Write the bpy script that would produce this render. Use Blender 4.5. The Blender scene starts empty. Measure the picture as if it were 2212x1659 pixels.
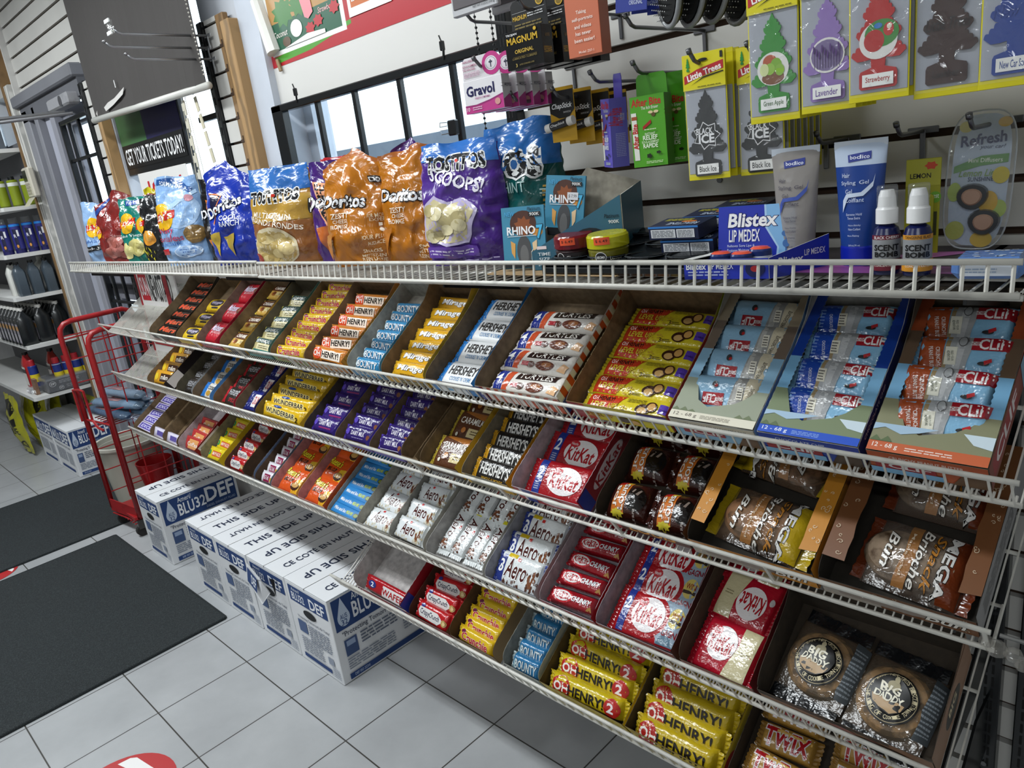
import bpy, math, random
from mathutils import Vector, Matrix, noise
from mathutils.geometry import tessellate_polygon
random.seed(7)
SC = bpy.context.scene
COL = SC.collection
# ---------------------------------------------------------------- camera (f = 1600 px on a 2212 px wide frame)
R = [[0.7126158949, 0.6899805619, -0.1269070939], [0.1123392602, -0.2907879105, -0.9501696068], [-0.6925016079, 0.6628493156, -0.2847319929]]
cd = bpy.data.cameras.new('camera')
cd.sensor_width = 36; cd.lens = 1600/2212*36; cd.clip_start = 0.02; cd.clip_end = 80
cam = bpy.data.objects.new('camera', cd); COL.objects.link(cam)
rx, ry, rz = R
cam.matrix_world = Matrix(((rx[0], -ry[0], -rz[0], 0), (rx[1], -ry[1], -rz[1], -1.316), (rx[2], -ry[2], -rz[2], 1.5), (0, 0, 0, 1)))
SC.camera = cam
# ---------------------------------------------------------------- world, lights, exposure
W = bpy.data.worlds.new('daylight'); SC.world = W; W.use_nodes = True
bg = W.node_tree.nodes['Background']; bg.inputs[0].default_value = (0.76, 0.90, 1.0, 1); bg.inputs[1].default_value = 6.0
SC.view_settings.view_transform = 'Standard'; SC.view_settings.look = 'None'
SC.view_settings.exposure = -0.30; SC.view_settings.gamma = 1; SC.view_settings.use_curve_mapping = False
LIGHTS = [(-1.45, -1.10, 26), (-2.95, -1.10, 31), (-4.6, -1.15, 32), (-2.2, -3.3, 28), (.6, -2.9, 20)]   # ceiling fixtures x, y, watts; rear pair unseen: one strengthened, one added as fill
for i, (x, y, w) in enumerate(LIGHTS):
    l = bpy.data.lights.new('ceiling_or_fill_lamp', 'AREA'); l.shape = 'RECTANGLE'; l.size = 1.18; l.size_y = 0.14
    l.energy = w; l.color = (0.93, 0.98, 1.0)
    o = bpy.data.objects.new('ceiling_or_fill_lamp', l); o.location = (x, y, 2.705); COL.objects.link(o)
    o['label'] = 'light of the ceiling or fill fixture'
# ---------------------------------------------------------------- materials
def lin(h):
    h = h.lstrip('#'); h = h if len(h) == 6 else ''.join(a+a for a in h); c = [int(h[i:i+2], 16)/255 for i in (0, 2, 4)]
    return tuple(x/12.92 if x <= .04045 else ((x+.055)/1.055)**2.4 for x in c)+(1,)
MC = {}
def M(col, kind='paper'):
    """kind: paper, card, foil, plastic, metal, matte, clear, gel, emit, steel, tile, mat, wood, noisy"""
    if len(col) == 4: col = '#'+''.join(a+a for a in col[1:])
    key = (col, kind)
    if key in MC: return MC[key]
    m = bpy.data.materials.new(kind+'_'+col.lstrip('#')); m.use_nodes = True; MC[key] = m
    nt = m.node_tree; b = nt.nodes['Principled BSDF']; I = b.inputs
    I['Base Color'].default_value = lin(col)
    N = nt.nodes.new; L = nt.links.new
    def tex(t, scale, **k):
        n = N('ShaderNodeTex'+t); n.inputs['Scale'].default_value = scale
        for a, v in k.items(): n.inputs[a].default_value = v
        tc = N('ShaderNodeTexCoord'); L(tc.outputs['Object'], n.inputs['Vector']); return n
    def bump(n, out, st, dist=.002):
        bp = N('ShaderNodeBump'); bp.inputs['Strength'].default_value = st; bp.inputs['Distance'].default_value = dist
        L(n.outputs[out], bp.inputs['Height']); L(bp.outputs['Normal'], I['Normal'])
    def mix(n, out, c2, lo, hi):
        r = N('ShaderNodeMapRange'); r.inputs[1].default_value = lo; r.inputs[2].default_value = hi; L(n.outputs[out], r.inputs[0])
        x = N('ShaderNodeMix'); x.data_type = 'RGBA'; x.inputs[6].default_value = lin(col); x.inputs[7].default_value = lin(c2)
        L(r.outputs[0], x.inputs[0]); L(x.outputs[2], I['Base Color']); return x
    I['Roughness'].default_value = .5
    if kind == 'paper': I['Roughness'].default_value = .38
    elif kind == 'card':
        I['Roughness'].default_value = .85; n = tex('Noise', 60); mixc = '#%02x%02x%02x' % tuple(max(0, int(int(col.lstrip('#')[i:i+2], 16)*.84)) for i in (0, 2, 4)); mix(n, 'Fac', mixc, .35, .7)
    elif kind == 'foil':
        I['Roughness'].default_value = .2; I['Specular IOR Level'].default_value = .75
        n = tex('Noise', 38, Detail=3.0, Roughness=.6); bump(n, 'Fac', .55, .006)
    elif kind == 'bag':
        I['Roughness'].default_value = .2; I['Specular IOR Level'].default_value = .7
        n = tex('Noise', 9, Detail=4.0, Roughness=.5, Distortion=.8); bump(n, 'Fac', .5, .025)
    elif kind == 'plastic': I['Roughness'].default_value = .25
    elif kind == 'matte': I['Roughness'].default_value = .8
    elif kind == 'metal': I['Roughness'].default_value = .35; I['Metallic'].default_value = .85
    elif kind == 'paintmetal': I['Roughness'].default_value = .32; n = tex('Noise', 25); mixc = '#%02x%02x%02x' % tuple(int(int(col.lstrip('#')[i:i+2], 16)*.82) for i in (0, 2, 4)); mix(n, 'Fac', mixc, .55, .75)
    elif kind in ('clear', 'film', 'glass'):
        nt.nodes.remove(b); out = nt.nodes['Material Output']; tr = N('ShaderNodeBsdfTransparent'); df = N('ShaderNodeBsdfDiffuse'); df.inputs[0].default_value = lin(col)
        gl = N('ShaderNodeBsdfGlossy'); gl.inputs['Roughness'].default_value = {'clear': .07, 'film': .10, 'glass': .01}[kind]
        m1 = N('ShaderNodeMixShader'); m1.inputs[0].default_value = {'clear': .05, 'film': .13, 'glass': .02}[kind]; L(tr.outputs[0], m1.inputs[1]); L(df.outputs[0], m1.inputs[2])
        lw = N('ShaderNodeLayerWeight'); lw.inputs[0].default_value = .35; pw = N('ShaderNodeMath'); pw.operation = 'POWER'; pw.inputs[1].default_value = 2.5; L(lw.outputs['Facing'], pw.inputs[0])
        mr = N('ShaderNodeMapRange'); mr.inputs[3].default_value = {'clear': .045, 'film': .07, 'glass': .03}[kind]; mr.inputs[4].default_value = .55; L(pw.outputs[0], mr.inputs[0])
        fr = lw; m2 = N('ShaderNodeMixShader'); L(mr.outputs[0], m2.inputs[0]); L(m1.outputs[0], m2.inputs[1]); L(gl.outputs[0], m2.inputs[2]); L(m2.outputs[0], out.inputs[0])
        if kind != 'glass':
            n = tex('Noise', 26, Detail=3.0, Distortion=.5); bp = N('ShaderNodeBump'); bp.inputs['Strength'].default_value = .7; bp.inputs['Distance'].default_value = .012
            L(n.outputs['Fac'], bp.inputs['Height']); L(bp.outputs['Normal'], gl.inputs['Normal']); L(bp.outputs['Normal'], fr.inputs['Normal'])
        return m
    elif kind == 'gel': I['Roughness'].default_value = .15; I['Alpha'].default_value = .75; n = tex('Voronoi', 90); bump(n, 'Distance', .2, .002)
    elif kind == 'emit': I['Emission Color'].default_value = lin(col); I['Emission Strength'].default_value = 9.0
    elif kind == 'wall': I['Roughness'].default_value = .6; n = tex('Noise', 3.5, Detail=6.0); mixc = '#%02x%02x%02x' % tuple(int(int(col.lstrip('#')[i:i+2], 16)*.93) for i in (0, 2, 4)); mix(n, 'Fac', mixc, .4, .7)
    elif kind == 'slat': I['Roughness'].default_value = .33; n = tex('Noise', 2.5, Detail=5.0); mixc = '#%02x%02x%02x' % tuple(int(int(col.lstrip('#')[i:i+2], 16)*.94) for i in (0, 2, 4)); mix(n, 'Fac', mixc, .4, .7)
    elif kind == 'wood':
        I['Roughness'].default_value = .6; n = tex('Wave', 6, Distortion=6.0, Detail=3.0); n.bands_direction = 'X'
        mixc = '#%02x%02x%02x' % tuple(int(int(col.lstrip('#')[i:i+2], 16)*.78) for i in (0, 2, 4)); mix(n, 'Fac', mixc, .3, .9)
    elif kind == 'mat':
        I['Roughness'].default_value = .95; n = tex('Noise', 330, Detail=2.0); x = mix(n, 'Fac', '#3a4143', .45, .75); bump(n, 'Fac', .8, .004)
    elif kind == 'crumb':
        I['Roughness'].default_value = .7; n = tex('Noise', 55, Detail=5.0); mix(n, 'Fac', '#4a3218', .45, .62); bump(n, 'Fac', .7, .004)
    elif kind == 'tile':
        I['Roughness'].default_value = .3
        br = N('ShaderNodeTexBrick'); tc = N('ShaderNodeTexCoord'); mp = N('ShaderNodeMapping')
        L(tc.outputs['Object'], mp.inputs[0]); L(mp.outputs[0], br.inputs['Vector'])
        br.offset = 0; br.inputs['Scale'].default_value = 1; br.inputs['Mortar Size'].default_value = .0024; br.inputs['Mortar Smooth'].default_value = .3
        br.inputs['Brick Width'].default_value = .302; br.inputs['Row Height'].default_value = .2985
        mp.inputs['Location'].default_value = (.167+.302*40, .245+.2985*40, 0)
        n = tex('Noise', 3, Detail=8.0, Roughness=.6); x = mix(n, 'Fac', '#989a9c', .3, .75)
        L(x.outputs[2], br.inputs['Color1']); L(x.outputs[2], br.inputs['Color2']); br.inputs['Mortar'].default_value = lin('#3c3a36')
        L(br.outputs['Color'], I['Base Color']); bump(br, 'Fac', -.3, .002)
    return m
# ---------------------------------------------------------------- mesh builder
class MB:
    def __init__(s): s.v = []; s.f = []; s.m = []; s.mats = []; s.T = Matrix.Identity(4)
    def mi(s, m):
        if m not in s.mats: s.mats.append(m)
        return s.mats.index(m)
    def add(s, vs, fs, m):
        o = len(s.v); k = s.mi(m); T = s.T
        s.v += [T @ Vector(p) for p in vs]; s.f += [tuple(i+o for i in f) for f in fs]; s.m += [k]*len(fs); return s
    def box(s, x0, x1, y0, y1, z0, z1, m):
        vs = [(x, y, z) for z in (z0, z1) for y in (y0, y1) for x in (x0, x1)]
        return s.add(vs, [(0, 2, 3, 1), (4, 5, 7, 6), (0, 1, 5, 4), (2, 6, 7, 3), (0, 4, 6, 2), (1, 3, 7, 5)], m)
    def bbox(s, x0, x1, y0, y1, z0, z1, m, b=.002):
        """box with chamfered vertical and top edges"""
        ring = lambda e, z: [(x0+e, y0+b, z), (x0+b, y0+e, z), (x1-b, y0+e, z), (x1-e, y0+b, z), (x1-e, y1-b, z), (x1-b, y1-e, z), (x0+b, y1-e, z), (x0+e, y1-b, z)]
        rs = [ring(b, z0), ring(0, z0+b), ring(0, z1-b), ring(b, z1)]
        vs = sum(rs, []); fs = [tuple(range(7, -1, -1)), tuple(range(24, 32))]
        for r in range(3):
            for i in range(8): j = (i+1) % 8; fs.append((r*8+i, r*8+j, r*8+8+j, r*8+8+i))
        return s.add(vs, fs, m)
    def prism(s, pts, n, m, m2=None, m3=None):
        """planar polygon pts (3D, ccw seen from +n side) thickened by vector n; m top, m2 bottom, m3 rim"""
        k = len(pts); n = Vector(n); top = [Vector(p)+n for p in pts]; bot = [Vector(p) for p in pts]
        tr = tessellate_polygon([[Vector(p) for p in pts]])
        nn = n.normalized(); 
        def fix(t):
            a, b, c = [bot[i] for i in t]; return t if (b-a).cross(c-a).dot(nn) > 0 else (t[0], t[2], t[1])
        tr = [fix(t) for t in tr]
        s.add(top, tr, m); s.add(bot, [(a, c, b) for a, b, c in tr], m2 or m)
        s.add(bot+top, [(i, (i+1) % k, k+(i+1) % k, k+i) for i in range(k)], m3 or m2 or m); return s
    def tube(s, pts, r, m, n=6, cap=True, closed=False):
        P = [Vector(p) for p in pts]; k = len(P); rings = []; up = None
        for i, p in enumerate(P):
            d = (P[(i+1) % k] if closed or i < k-1 else p)-(P[i-1] if closed or i > 0 else p)
            d = d.normalized() if d.length > 0 else Vector((0, 0, 1))
            if up is None: up = d.orthogonal().normalized()
            up = (up-d*up.dot(d)); up = up.normalized() if up.length > 1e-6 else d.orthogonal().normalized()
            w = d.cross(up); rr = r[i] if isinstance(r, (list, tuple)) else r
            rings.append([p+(up*math.cos(a)+w*math.sin(a))*rr for a in [2*math.pi*j/n for j in range(n)]])
        vs = sum(rings, []); fs = []
        for i in range(k if closed else k-1):
            a = i*n; b = ((i+1) % k)*n
            for j in range(n): j2 = (j+1) % n; fs.append((a+j, a+j2, b+j2, b+j))
        if cap and not closed: fs += [tuple(range(n-1, -1, -1)), tuple((k-1)*n+j for j in range(n))]
        return s.add(vs, fs, m)
    def lathe(s, prof, m, n=20, c=(0, 0, 0), sx=1, sy=1):
        """prof: list of (r, z[, material])"""
        for i in range(len(prof)-1):
            (r0, z0), (r1, z1) = prof[i][:2], prof[i+1][:2]; mm = prof[i][2] if len(prof[i]) > 2 else m
            vs = [(c[0]+r*sx*math.cos(a), c[1]+r*sy*math.sin(a), c[2]+z) for r, z in ((r0, z0), (r1, z1)) for a in [2*math.pi*j/n for j in range(n)]]
            s.add(vs, [(j, (j+1) % n, n+(j+1) % n, n+j) for j in range(n)], mm)
        return s
    def disc(s, c, r, m, n=20, nz=1, sx=1, sy=1):
        vs = [(c[0]+r*sx*math.cos(a), c[1]+r*sy*math.sin(a), c[2]) for a in [2*math.pi*j/n for j in range(n)]]
        return s.add(vs, [tuple(range(n)) if nz > 0 else tuple(range(n-1, -1, -1))], m)
    def mesh(s, name, smooth=False):
        me = bpy.data.meshes.new(name); me.from_pydata([tuple(p) for p in s.v], [], s.f)
        for m in s.mats: me.materials.append(m)
        me.polygons.foreach_set('material_index', s.m)
        if smooth: me.polygons.foreach_set('use_smooth', [True]*len(s.f))
        me.validate(); me.update(); return me
    def build(s, name, parent=None, smooth=False, auto=None):
        return link(name, s.mesh(name, smooth or auto), parent, auto)
def link(name, me, parent=None, auto=None):
    o = bpy.data.objects.new(name, me); COL.objects.link(o)
    if parent: o.parent = parent
    if auto:
        try: me.set_sharp_from_angle(angle=math.radians(auto))
        except Exception: pass
    return o
def tag(o, label, cat, group=None, kind=None):
    if label: o['label'] = label
    if cat: o['category'] = cat
    if group: o['group'] = group
    if kind: o['kind'] = kind
    return o
def thing(name, label, cat, loc=(0, 0, 0), rot=(0, 0, 0), group=None):
    o = bpy.data.objects.new(name, None); COL.objects.link(o); o.empty_display_size = .05
    o.location = loc; o.rotation_euler = rot; return tag(o, label, cat, group)
def struct(name, mb, **k):
    o = mb.build(name, **k); o['kind'] = 'structure'; return o
def dup(root, loc=None, rot=None, label=None, group=None):
    def cp(o, par):
        c = o.copy(); COL.objects.link(c); c.parent = par
        for ch in o.children: cp(ch, c)
        return c
    r = cp(root, None)
    if loc is not None: r.location = loc
    if rot is not None: r.rotation_euler = rot
    if label: r['label'] = label
    if group: r['group'] = group
    return r
# ---------------------------------------------------------------- text as flat polygons
TC = {}
def text_geo(txt, off=0.0, shear=0.0):
    key = (txt, off, shear)
    if key in TC: return TC[key]
    def raw(of):
        c = bpy.data.curves.new('t', 'FONT'); c.body = txt; c.offset = of; c.shear = shear; c.resolution_u = 2; c.fill_mode = 'FRONT'; c.size = 1
        o = bpy.data.objects.new('t', c); me = bpy.data.meshes.new_from_object(o)
        vs = [tuple(v.co[:2]) for v in me.vertices]; fs = []
        for p in me.polygons:
            q = list(p.vertices); fs += [(q[0], q[i], q[i+1]) for i in range(1, len(q)-1)]
        bpy.data.objects.remove(o); bpy.data.meshes.remove(me); bpy.data.curves.remove(c); return vs, fs
    if ('bb', txt, shear) not in TC:
        vs, _ = raw(0.0)
        if not vs: vs = [(0, 0), (1, 1)]
        xs = [p[0] for p in vs]; ys = [p[1] for p in vs]; TC[('bb', txt, shear)] = (min(xs), max(xs), min(ys), max(ys))
    x0, x1, y0, y1 = TC[('bb', txt, shear)]
    vs, fs = raw(off)
    r = [((x-(x0+x1)/2)/max((x1-x0)/2, 1e-4), (y-(y0+y1)/2)/max((y1-y0)/2, 1e-4)) for x, y in vs], fs
    TC[key] = r; return r
def split(tris, L, W, H):
    """tris in uv; W,H half sizes in metres; split until edges < L"""
    out = []; st = list(tris)
    while st:
        t = st.pop(); best = 0; bi = -1
        for i in range(3):
            a, b = t[i], t[(i+1) % 3]; d = ((a[0]-b[0])*W)**2+((a[1]-b[1])*H)**2
            if d > best: best = d; bi = i
        if best > L*L and len(out)+len(st) < 30000:
            a, b, c = t[bi], t[(bi+1) % 3], t[(bi+2) % 3]; mid = ((a[0]+b[0])/2, (a[1]+b[1])/2)
            st += [(a, mid, c), (mid, b, c)]
        else: out.append(t)
    return out
class Surf:
    """maps (u,v) in [-1,1]^2 to a point and normal. W,H half extents in metres."""
    def __init__(s, W, H, f=None, o=(0, 0, 0), ux=(1, 0, 0), uy=(0, 1, 0), L=9, eps=.00012, base=.0003):
        s.W = W; s.H = H; s.L = L; s.eps = eps; s.base = base
        if f: s.f = f
        else:
            o = Vector(o); ux = Vector(ux).normalized(); uy = Vector(uy).normalized(); n = ux.cross(uy)
            s.f = lambda u, v: (o+ux*(u*W)+uy*(v*H), n)
def decal(mb, S, items, kind='paper', lift=0):
    lay = lift
    for it in items:
        lay += 1; k = it[0]; col = it[2] if k == 't' else it[1]; kd = kind
        if ':' in col: kd, col = col.split(':')
        tr = []
        if k == 'r':
            x0, y0, x1, y1 = it[2:6]; tr = [((x0, y0), (x1, y0), (x1, y1)), ((x0, y0), (x1, y1), (x0, y1))]
        elif k == 'e':
            cx, cy, rx_, ry_ = it[2:6]; n = it[6] if len(it) > 6 else 20; P = [(cx+rx_*math.cos(2*math.pi*i/n), cy+ry_*math.sin(2*math.pi*i/n)) for i in range(n)]
            tr = [((cx, cy), P[i], P[(i+1) % n]) for i in range(n)]
        elif k == 's':   # star burst
            cx, cy, rx_, ry_, n = it[2:7]; P = [(cx+rx_*(1 if i % 2 == 0 else .7)*math.cos(math.pi*i/n), cy+ry_*(1 if i % 2 == 0 else .7)*math.sin(math.pi*i/n)) for i in range(2*n)]
            tr = [((cx, cy), P[i], P[(i+1) % (2*n)]) for i in range(2*n)]
        elif k == 'p':
            P = it[2]; t3 = tessellate_polygon([[Vector((x, y, 0)) for x, y in P]]); tr = []
            for a, b, c in t3:
                A, B, C = P[a], P[b], P[c]
                if (B[0]-A[0])*(C[1]-A[1])-(B[1]-A[1])*(C[0]-A[0]) < 0: B, C = C, B
                tr.append((A, B, C))
        elif k == 'm':   # many small polygons of one colour
            tr = [(P[0], P[i], P[i+1]) for P in it[2] for i in range(1, len(P)-1)]
        elif k == 'l':   # block of fine print lines: x0,y0,x1,y1,n
            x0, y0, x1, y1, n = it[2:7]; h = (y1-y0)/n; rr = random.Random(len(items)+n)
            for i in range(n):
                a = y0+h*(i+.25); b = a+h*.45; x = x0
                while x < x1-.02:
                    w = min(x1-x, (x1-x0)*rr.uniform(.1, .28)); tr += [((x, a), (x+w*.85, a), (x+w*.85, b)), ((x, a), (x+w*.85, b), (x, b))]; x += w
        elif k == 't':
            txt = it[1]; cx, cy, w, h = it[3:7]; o = it[7] if len(it) > 7 else {}
            ang = math.radians(o.get('rot', 0)); ca, sa = math.cos(ang), math.sin(ang); arc = o.get('arc', 0)
            passes = []
            if 'out' in o: passes.append((o['out'][0], round(o['out'][1]*.62, 4)))
            passes.append((col, round(o.get('off', .012)*.5, 4)))
            for pc, of in passes:
                vs, fs = text_geo(txt, of, o.get('sh', 0.0)); asp = S.W/S.H
                q = []
                for x, y in vs:
                    X = x*w; Y = y*h + arc*(1-x*x)*h + o.get('bow', 0)*(x)*h
                    if ang: Xm = X*S.W*0+X; Xm, Ym = X, Y; mx = Xm*S.W; my = Ym*S.H; X = (mx*ca-my*sa)/S.W; Y = (mx*sa+my*ca)/S.H
                    q.append((cx+X, cy+Y))
                _emit(mb, S, [(q[a], q[b], q[c]) for a, b, c in fs], M(pc, kd), lay); lay += 1
            continue
        _emit(mb, S, tr, M(col, kd), lay)
def _emit(mb, S, tr, mat, lay):
    if S.L < 5: tr = split(tr, S.L, S.W, S.H)
    ids = {}; vs = []; fs = []
    for t in tr:
        f = []
        for p in t:
            kx = (round(p[0], 5), round(p[1], 5))
            if kx not in ids:
                pos, n = S.f(*p); ids[kx] = len(vs); vs.append(pos+n*(S.base+S.eps*lay))
            f.append(ids[kx])
        if len(set(f)) == 3: fs.append(tuple(f))
    if vs: mb.add(vs, fs, mat)
# ================================================================= THE SETTING
WH = M('#d9d7d3', 'wall'); SL = M('#d2d0cb', 'slat'); GR = M('#3b281a', 'matte'); PG = M('#9a9ba1', 'wall'); BLK = M('#16181a', 'plastic'); DKG = M('#77787e', 'wall')
WOOD = M('#a98659', 'wood'); WOOD2 = M('#8b6c47', 'wood')
b = MB(); b.box(-9, 2.2, -4.6, .3, -.05, 0, M('#aeb0b2', 'tile')); struct('floor', b)
b = MB(); b.box(-9, 2.2, -4.6, .3, 2.75, 2.85, M('#cfcfcc', 'wall')); struct('ceiling', b)
b = MB(); b.box(-9.1, -9, -4.6, .3, 0, 2.75, WH); struct('wall_left', b)
b = MB(); b.box(2.2, 2.3, -4.6, .3, 0, 2.75, WH); struct('wall_right', b)
b = MB(); b.box(-9, 2.2, -4.7, -4.6, 0, 2.75, M('#c0beb8', 'wall')); struct('wall_behind', b)
def slats(x0, x1, z0, z1, off=1.460):
    """horizontal slat boards with dark grooves between; front face on y=0"""
    s = MB(); s.box(x0, x1, .013, .022, z0, z1, GR)
    k = math.floor((z0-off)/.0762)-1
    while True:
        a = off+k*.0762+.0062; c = off+(k+1)*.0762-.0062; k += 1
        if a > z1: break
        a = max(a, z0); c = min(c, z1)
        if c-a < .004: continue
        s.box(x0, x1, 0, .013, a, c, SL)
    return s
b = slats(-1.217, 2.2, .12, 2.75)
b.box(-1.217, 2.2, .022, .12, 0, 2.75, WH)
for x, z in ((-.735, 1.418), (-.30, 1.60), (.1, 1.42)):
    b.lathe([(0, -.006), (.006, -.006), (.0075, -.003)], M('#8d8d8d', 'metal'), 10, (x, 0, z)) if 0 else b.tube([(x, -.0005, z), (x, -.004, z)], .0055, M('#7d7d80', 'metal'), 8)
struct('wall_slatted', b)
b = MB()                                                             # masonry between, above and below the openings
b.box(-2.42, -2.30, .0, .20, 0, 2.75, M('#c9cfda', 'wall'))
b.box(-2.30, -1.217, .03, .045, 1.765, 2.0, WH); b.box(-2.30, -1.217, .03, .20, 2.0, 2.75, WH); b.box(-2.30, -1.217, .012, .20, 0, 1.33, WH)
b.box(-2.70, -2.42, .012, .20, 0, 2.75, M('#c4c8d0', 'wall'))
b.box(-3.76, -2.70, .012, .20, 0, 1.40, WH); b.box(-3.76, -2.70, .02, .20, 2.55, 2.75, WH)
b.box(-3.95, -3.76, .012, .20, 0, 2.75, M('#c4c8d0', 'wall'))
struct('wall_center', b)
b = slats(-4.99, -3.93, 2.185, 2.75, 1.460+.0762*9.9+.019)
b.box(-5.0, -3.93, .022, .2, 2.185, 2.75, WH); struct('wall_overdoor', b)
b = MB(); b.box(-9, -5.62, .012, .2, 0, 2.75, M('#c6c6c8', 'wall')); b.box(-5.62, -5.14, .012, .2, 0, 1.62, M('#b9b9bd', 'wall')); b.box(-5.62, -5.0, .012, .2, 2.25, 2.75, WH); b.box(-5.18, -5.0, .012, .2, 0, 2.3, WH)
struct('wall_gondola', b)
# trims: white plank and raw wood lath at the left of the door
b = MB(); b.box(-5.085, -5.0, -.05, .012, .25, 2.26, M('#d6d4cf', 'wood')); b.box(-5.0, -4.985, -.03, .012, 0, 2.7, WH); struct('trim_1', b)
b = MB(); b.box(-5.125, -5.088, -.055, .012, .3, 2.62, WOOD2); struct('trim_2', b)
# header over the door
b = MB(); b.bbox(-5.02, -3.94, -.055, .012, 2.13, 2.19, M('#74757b', 'wall'), .008); b.box(-4.98, -3.95, -.03, .012, 2.05, 2.13, M('#5f6066', 'wall')); struct('trim_4', b)
# door frame posts (moulded)
b = MB()
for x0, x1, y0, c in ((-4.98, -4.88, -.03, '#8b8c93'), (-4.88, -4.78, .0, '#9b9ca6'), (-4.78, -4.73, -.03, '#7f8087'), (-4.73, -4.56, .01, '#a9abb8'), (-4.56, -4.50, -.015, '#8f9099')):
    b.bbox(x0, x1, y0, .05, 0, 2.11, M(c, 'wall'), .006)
b.box(-4.0, -3.95, -.01, .05, 0, 2.11, M('#85868d', 'wall')); struct('trim_5', b)
# door leaf with glass and security bars
b = MB(); DG = M('#8a8b95', 'wall')
b.bbox(-4.50, -4.38, .03, .075, 0.01, 2.05, DG, .004); b.bbox(-4.05, -4.0, .03, .075, .01, 2.05, DG, .004)
b.bbox(-4.38, -4.05, .03, .075, 1.96, 2.05, DG, .004); b.bbox(-4.38, -4.05, .03, .075, .01, .45, DG, .004); b.bbox(-4.38, -4.05, .03, .075, 1.06, 1.22, DG, .004)
door = b.build('door_1'); door['kind'] = 'structure'
b = MB(); b.box(-4.38, -4.05, .05, .055, .45, 1.96, M('#dfeaf2', 'glass')); b.build('door_glass', door)
b = MB(); b.box(-4.45, -4.02, .005, .03, 1.125, 1.15, M('#4d4e54', 'metal')); b.bbox(-4.43, -4.40, -.01, .03, 1.08, 1.2, M('#97989e', 'metal'), .003); b.build('push_bar', door)
def bars(x0, x1, z0, z1, xs, zs, y=.0, r=.008, frame=True, name='window_grille', label=None, cat='window grille', leftw=.0):
    g = thing(name, label, cat, ((x0+x1)/2, y, z0)); cx = (x0+x1)/2
    f = MB()
    if frame:
        f.bbox(x0-cx, x0-cx+.016+leftw, -.014, .014, 0, z1-z0, BLK, .003); f.bbox(x1-cx-.016, x1-cx, -.014, .014, 0, z1-z0, BLK, .003)
        f.bbox(x0-cx, x1-cx, -.014, .014, z1-z0-.022, z1-z0, BLK, .003); f.bbox(x0-cx, x1-cx, -.014, .014, 0, .022, BLK, .003)
        f.build('frame', g)
    for x in xs:
        m = MB(); m.bbox(x-cx-r, x-cx+r, -r, r, .02 if frame else 0, z1-z0-(.02 if frame else 0), BLK, .002); m.build('bar', g)
    for z in zs:
        m = MB(); m.bbox(x0-cx+.01, x1-cx-.01, -r*.9, r*.9, z-z0-r, z-z0+r, BLK, .002); m.build('crossbar', g)
    return g
bars(-4.40, -3.955, .3, 1.985, [-4.29, -4.14], [1.79, 1.06], y=-.012, label='black security grille of bars over the glass of the grey door', leftw=0)
bars(-2.295, -1.24, 1.30, 1.765, [-2.04, -1.845, -1.637, -1.428], [], y=-.006, label='black security grille across the wide window behind the chip bags', leftw=.045)
# windows
def window(name, x0, x1, z0, z1, y=.13):
    f = MB(); c = M('#b9c2cf', 'plastic')
    f.box(x0, x0+.05, y-.03, y+.03, z0, z1, c); f.box(x1-.05, x1, y-.03, y+.03, z0, z1, c); f.box(x0, x1, y-.03, y+.03, z1-.05, z1, c); f.box(x0, x1, y-.03, y+.03, z0, z0+.05, c)
    o = f.build(name); o['kind'] = 'structure'
    g = MB(); g.box(x0+.05, x1-.05, y-.002, y+.002, z0+.05, z1-.05, M('#e8f4f8', 'glass')); g.build('pane', o)
window('window_1', -3.76, -2.70, 1.40, 2.55); window('window_2', -2.30, -1.217, 1.33, 2.0); window('window_3', -5.62, -5.14, 1.62, 2.25)
b = MB()
for x in (-3.15,): b.box(x-.012, x+.012, .06, .08, 1.4, 2.5, BLK)
b.box(-3.0, -2.7, .06, .08, 1.80, 1.82, BLK)
struct('trim_6', b)
# outside: pale yard with low grey wall seen through the glass
b = MB(); b.box(-4.7, 5, .9, 1.0, 0, 1.665, M('#7f8b99', 'wall')); tag(b.build('exterior_wall'), None, None, None, 'structure')
b = MB(); b.box(-14, 6, 2.5, 2.6, 0, 2.1, M('#f4fbfd', 'matte')); b.box(-1.9, 2.4, 2.42, 2.5, 2.06, 2.14, M('#c9c4bd', 'wall')); tag(b.build('exterior_building'), None, None, None, 'structure')
b = MB(); b.box(-14, 6, .3, 3.5, -.1, 0, M('#9a9a98', 'wall')); struct('exterior_ground', b)
# ---------------- ceiling fixtures, the last one added as fill
for i, (x, y, w) in enumerate(LIGHTS):
    t = thing('ceiling_or_fill_light', ['long ceiling light above the right end of the candy shelves', 'long ceiling light above the middle of the candy shelves', 'long ceiling light near the entrance door', 'unseen ceiling light over the open floor behind, strengthened as fill', 'unseen light added as fill behind the camera at the right'][i], 'ceiling light', (x, y, 2.715), group='ceiling lights')
    m = MB(); m.bbox(-.62, .62, -.15, .15, 0, .035, M('#e6e6e4', 'plastic'), .004); m.build('housing', t)
    m = MB(); m.box(-.59, .59, -.13, .13, -.006, -.001, M('#f4fbff', 'emit')); m.build('diffuser', t)
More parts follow.
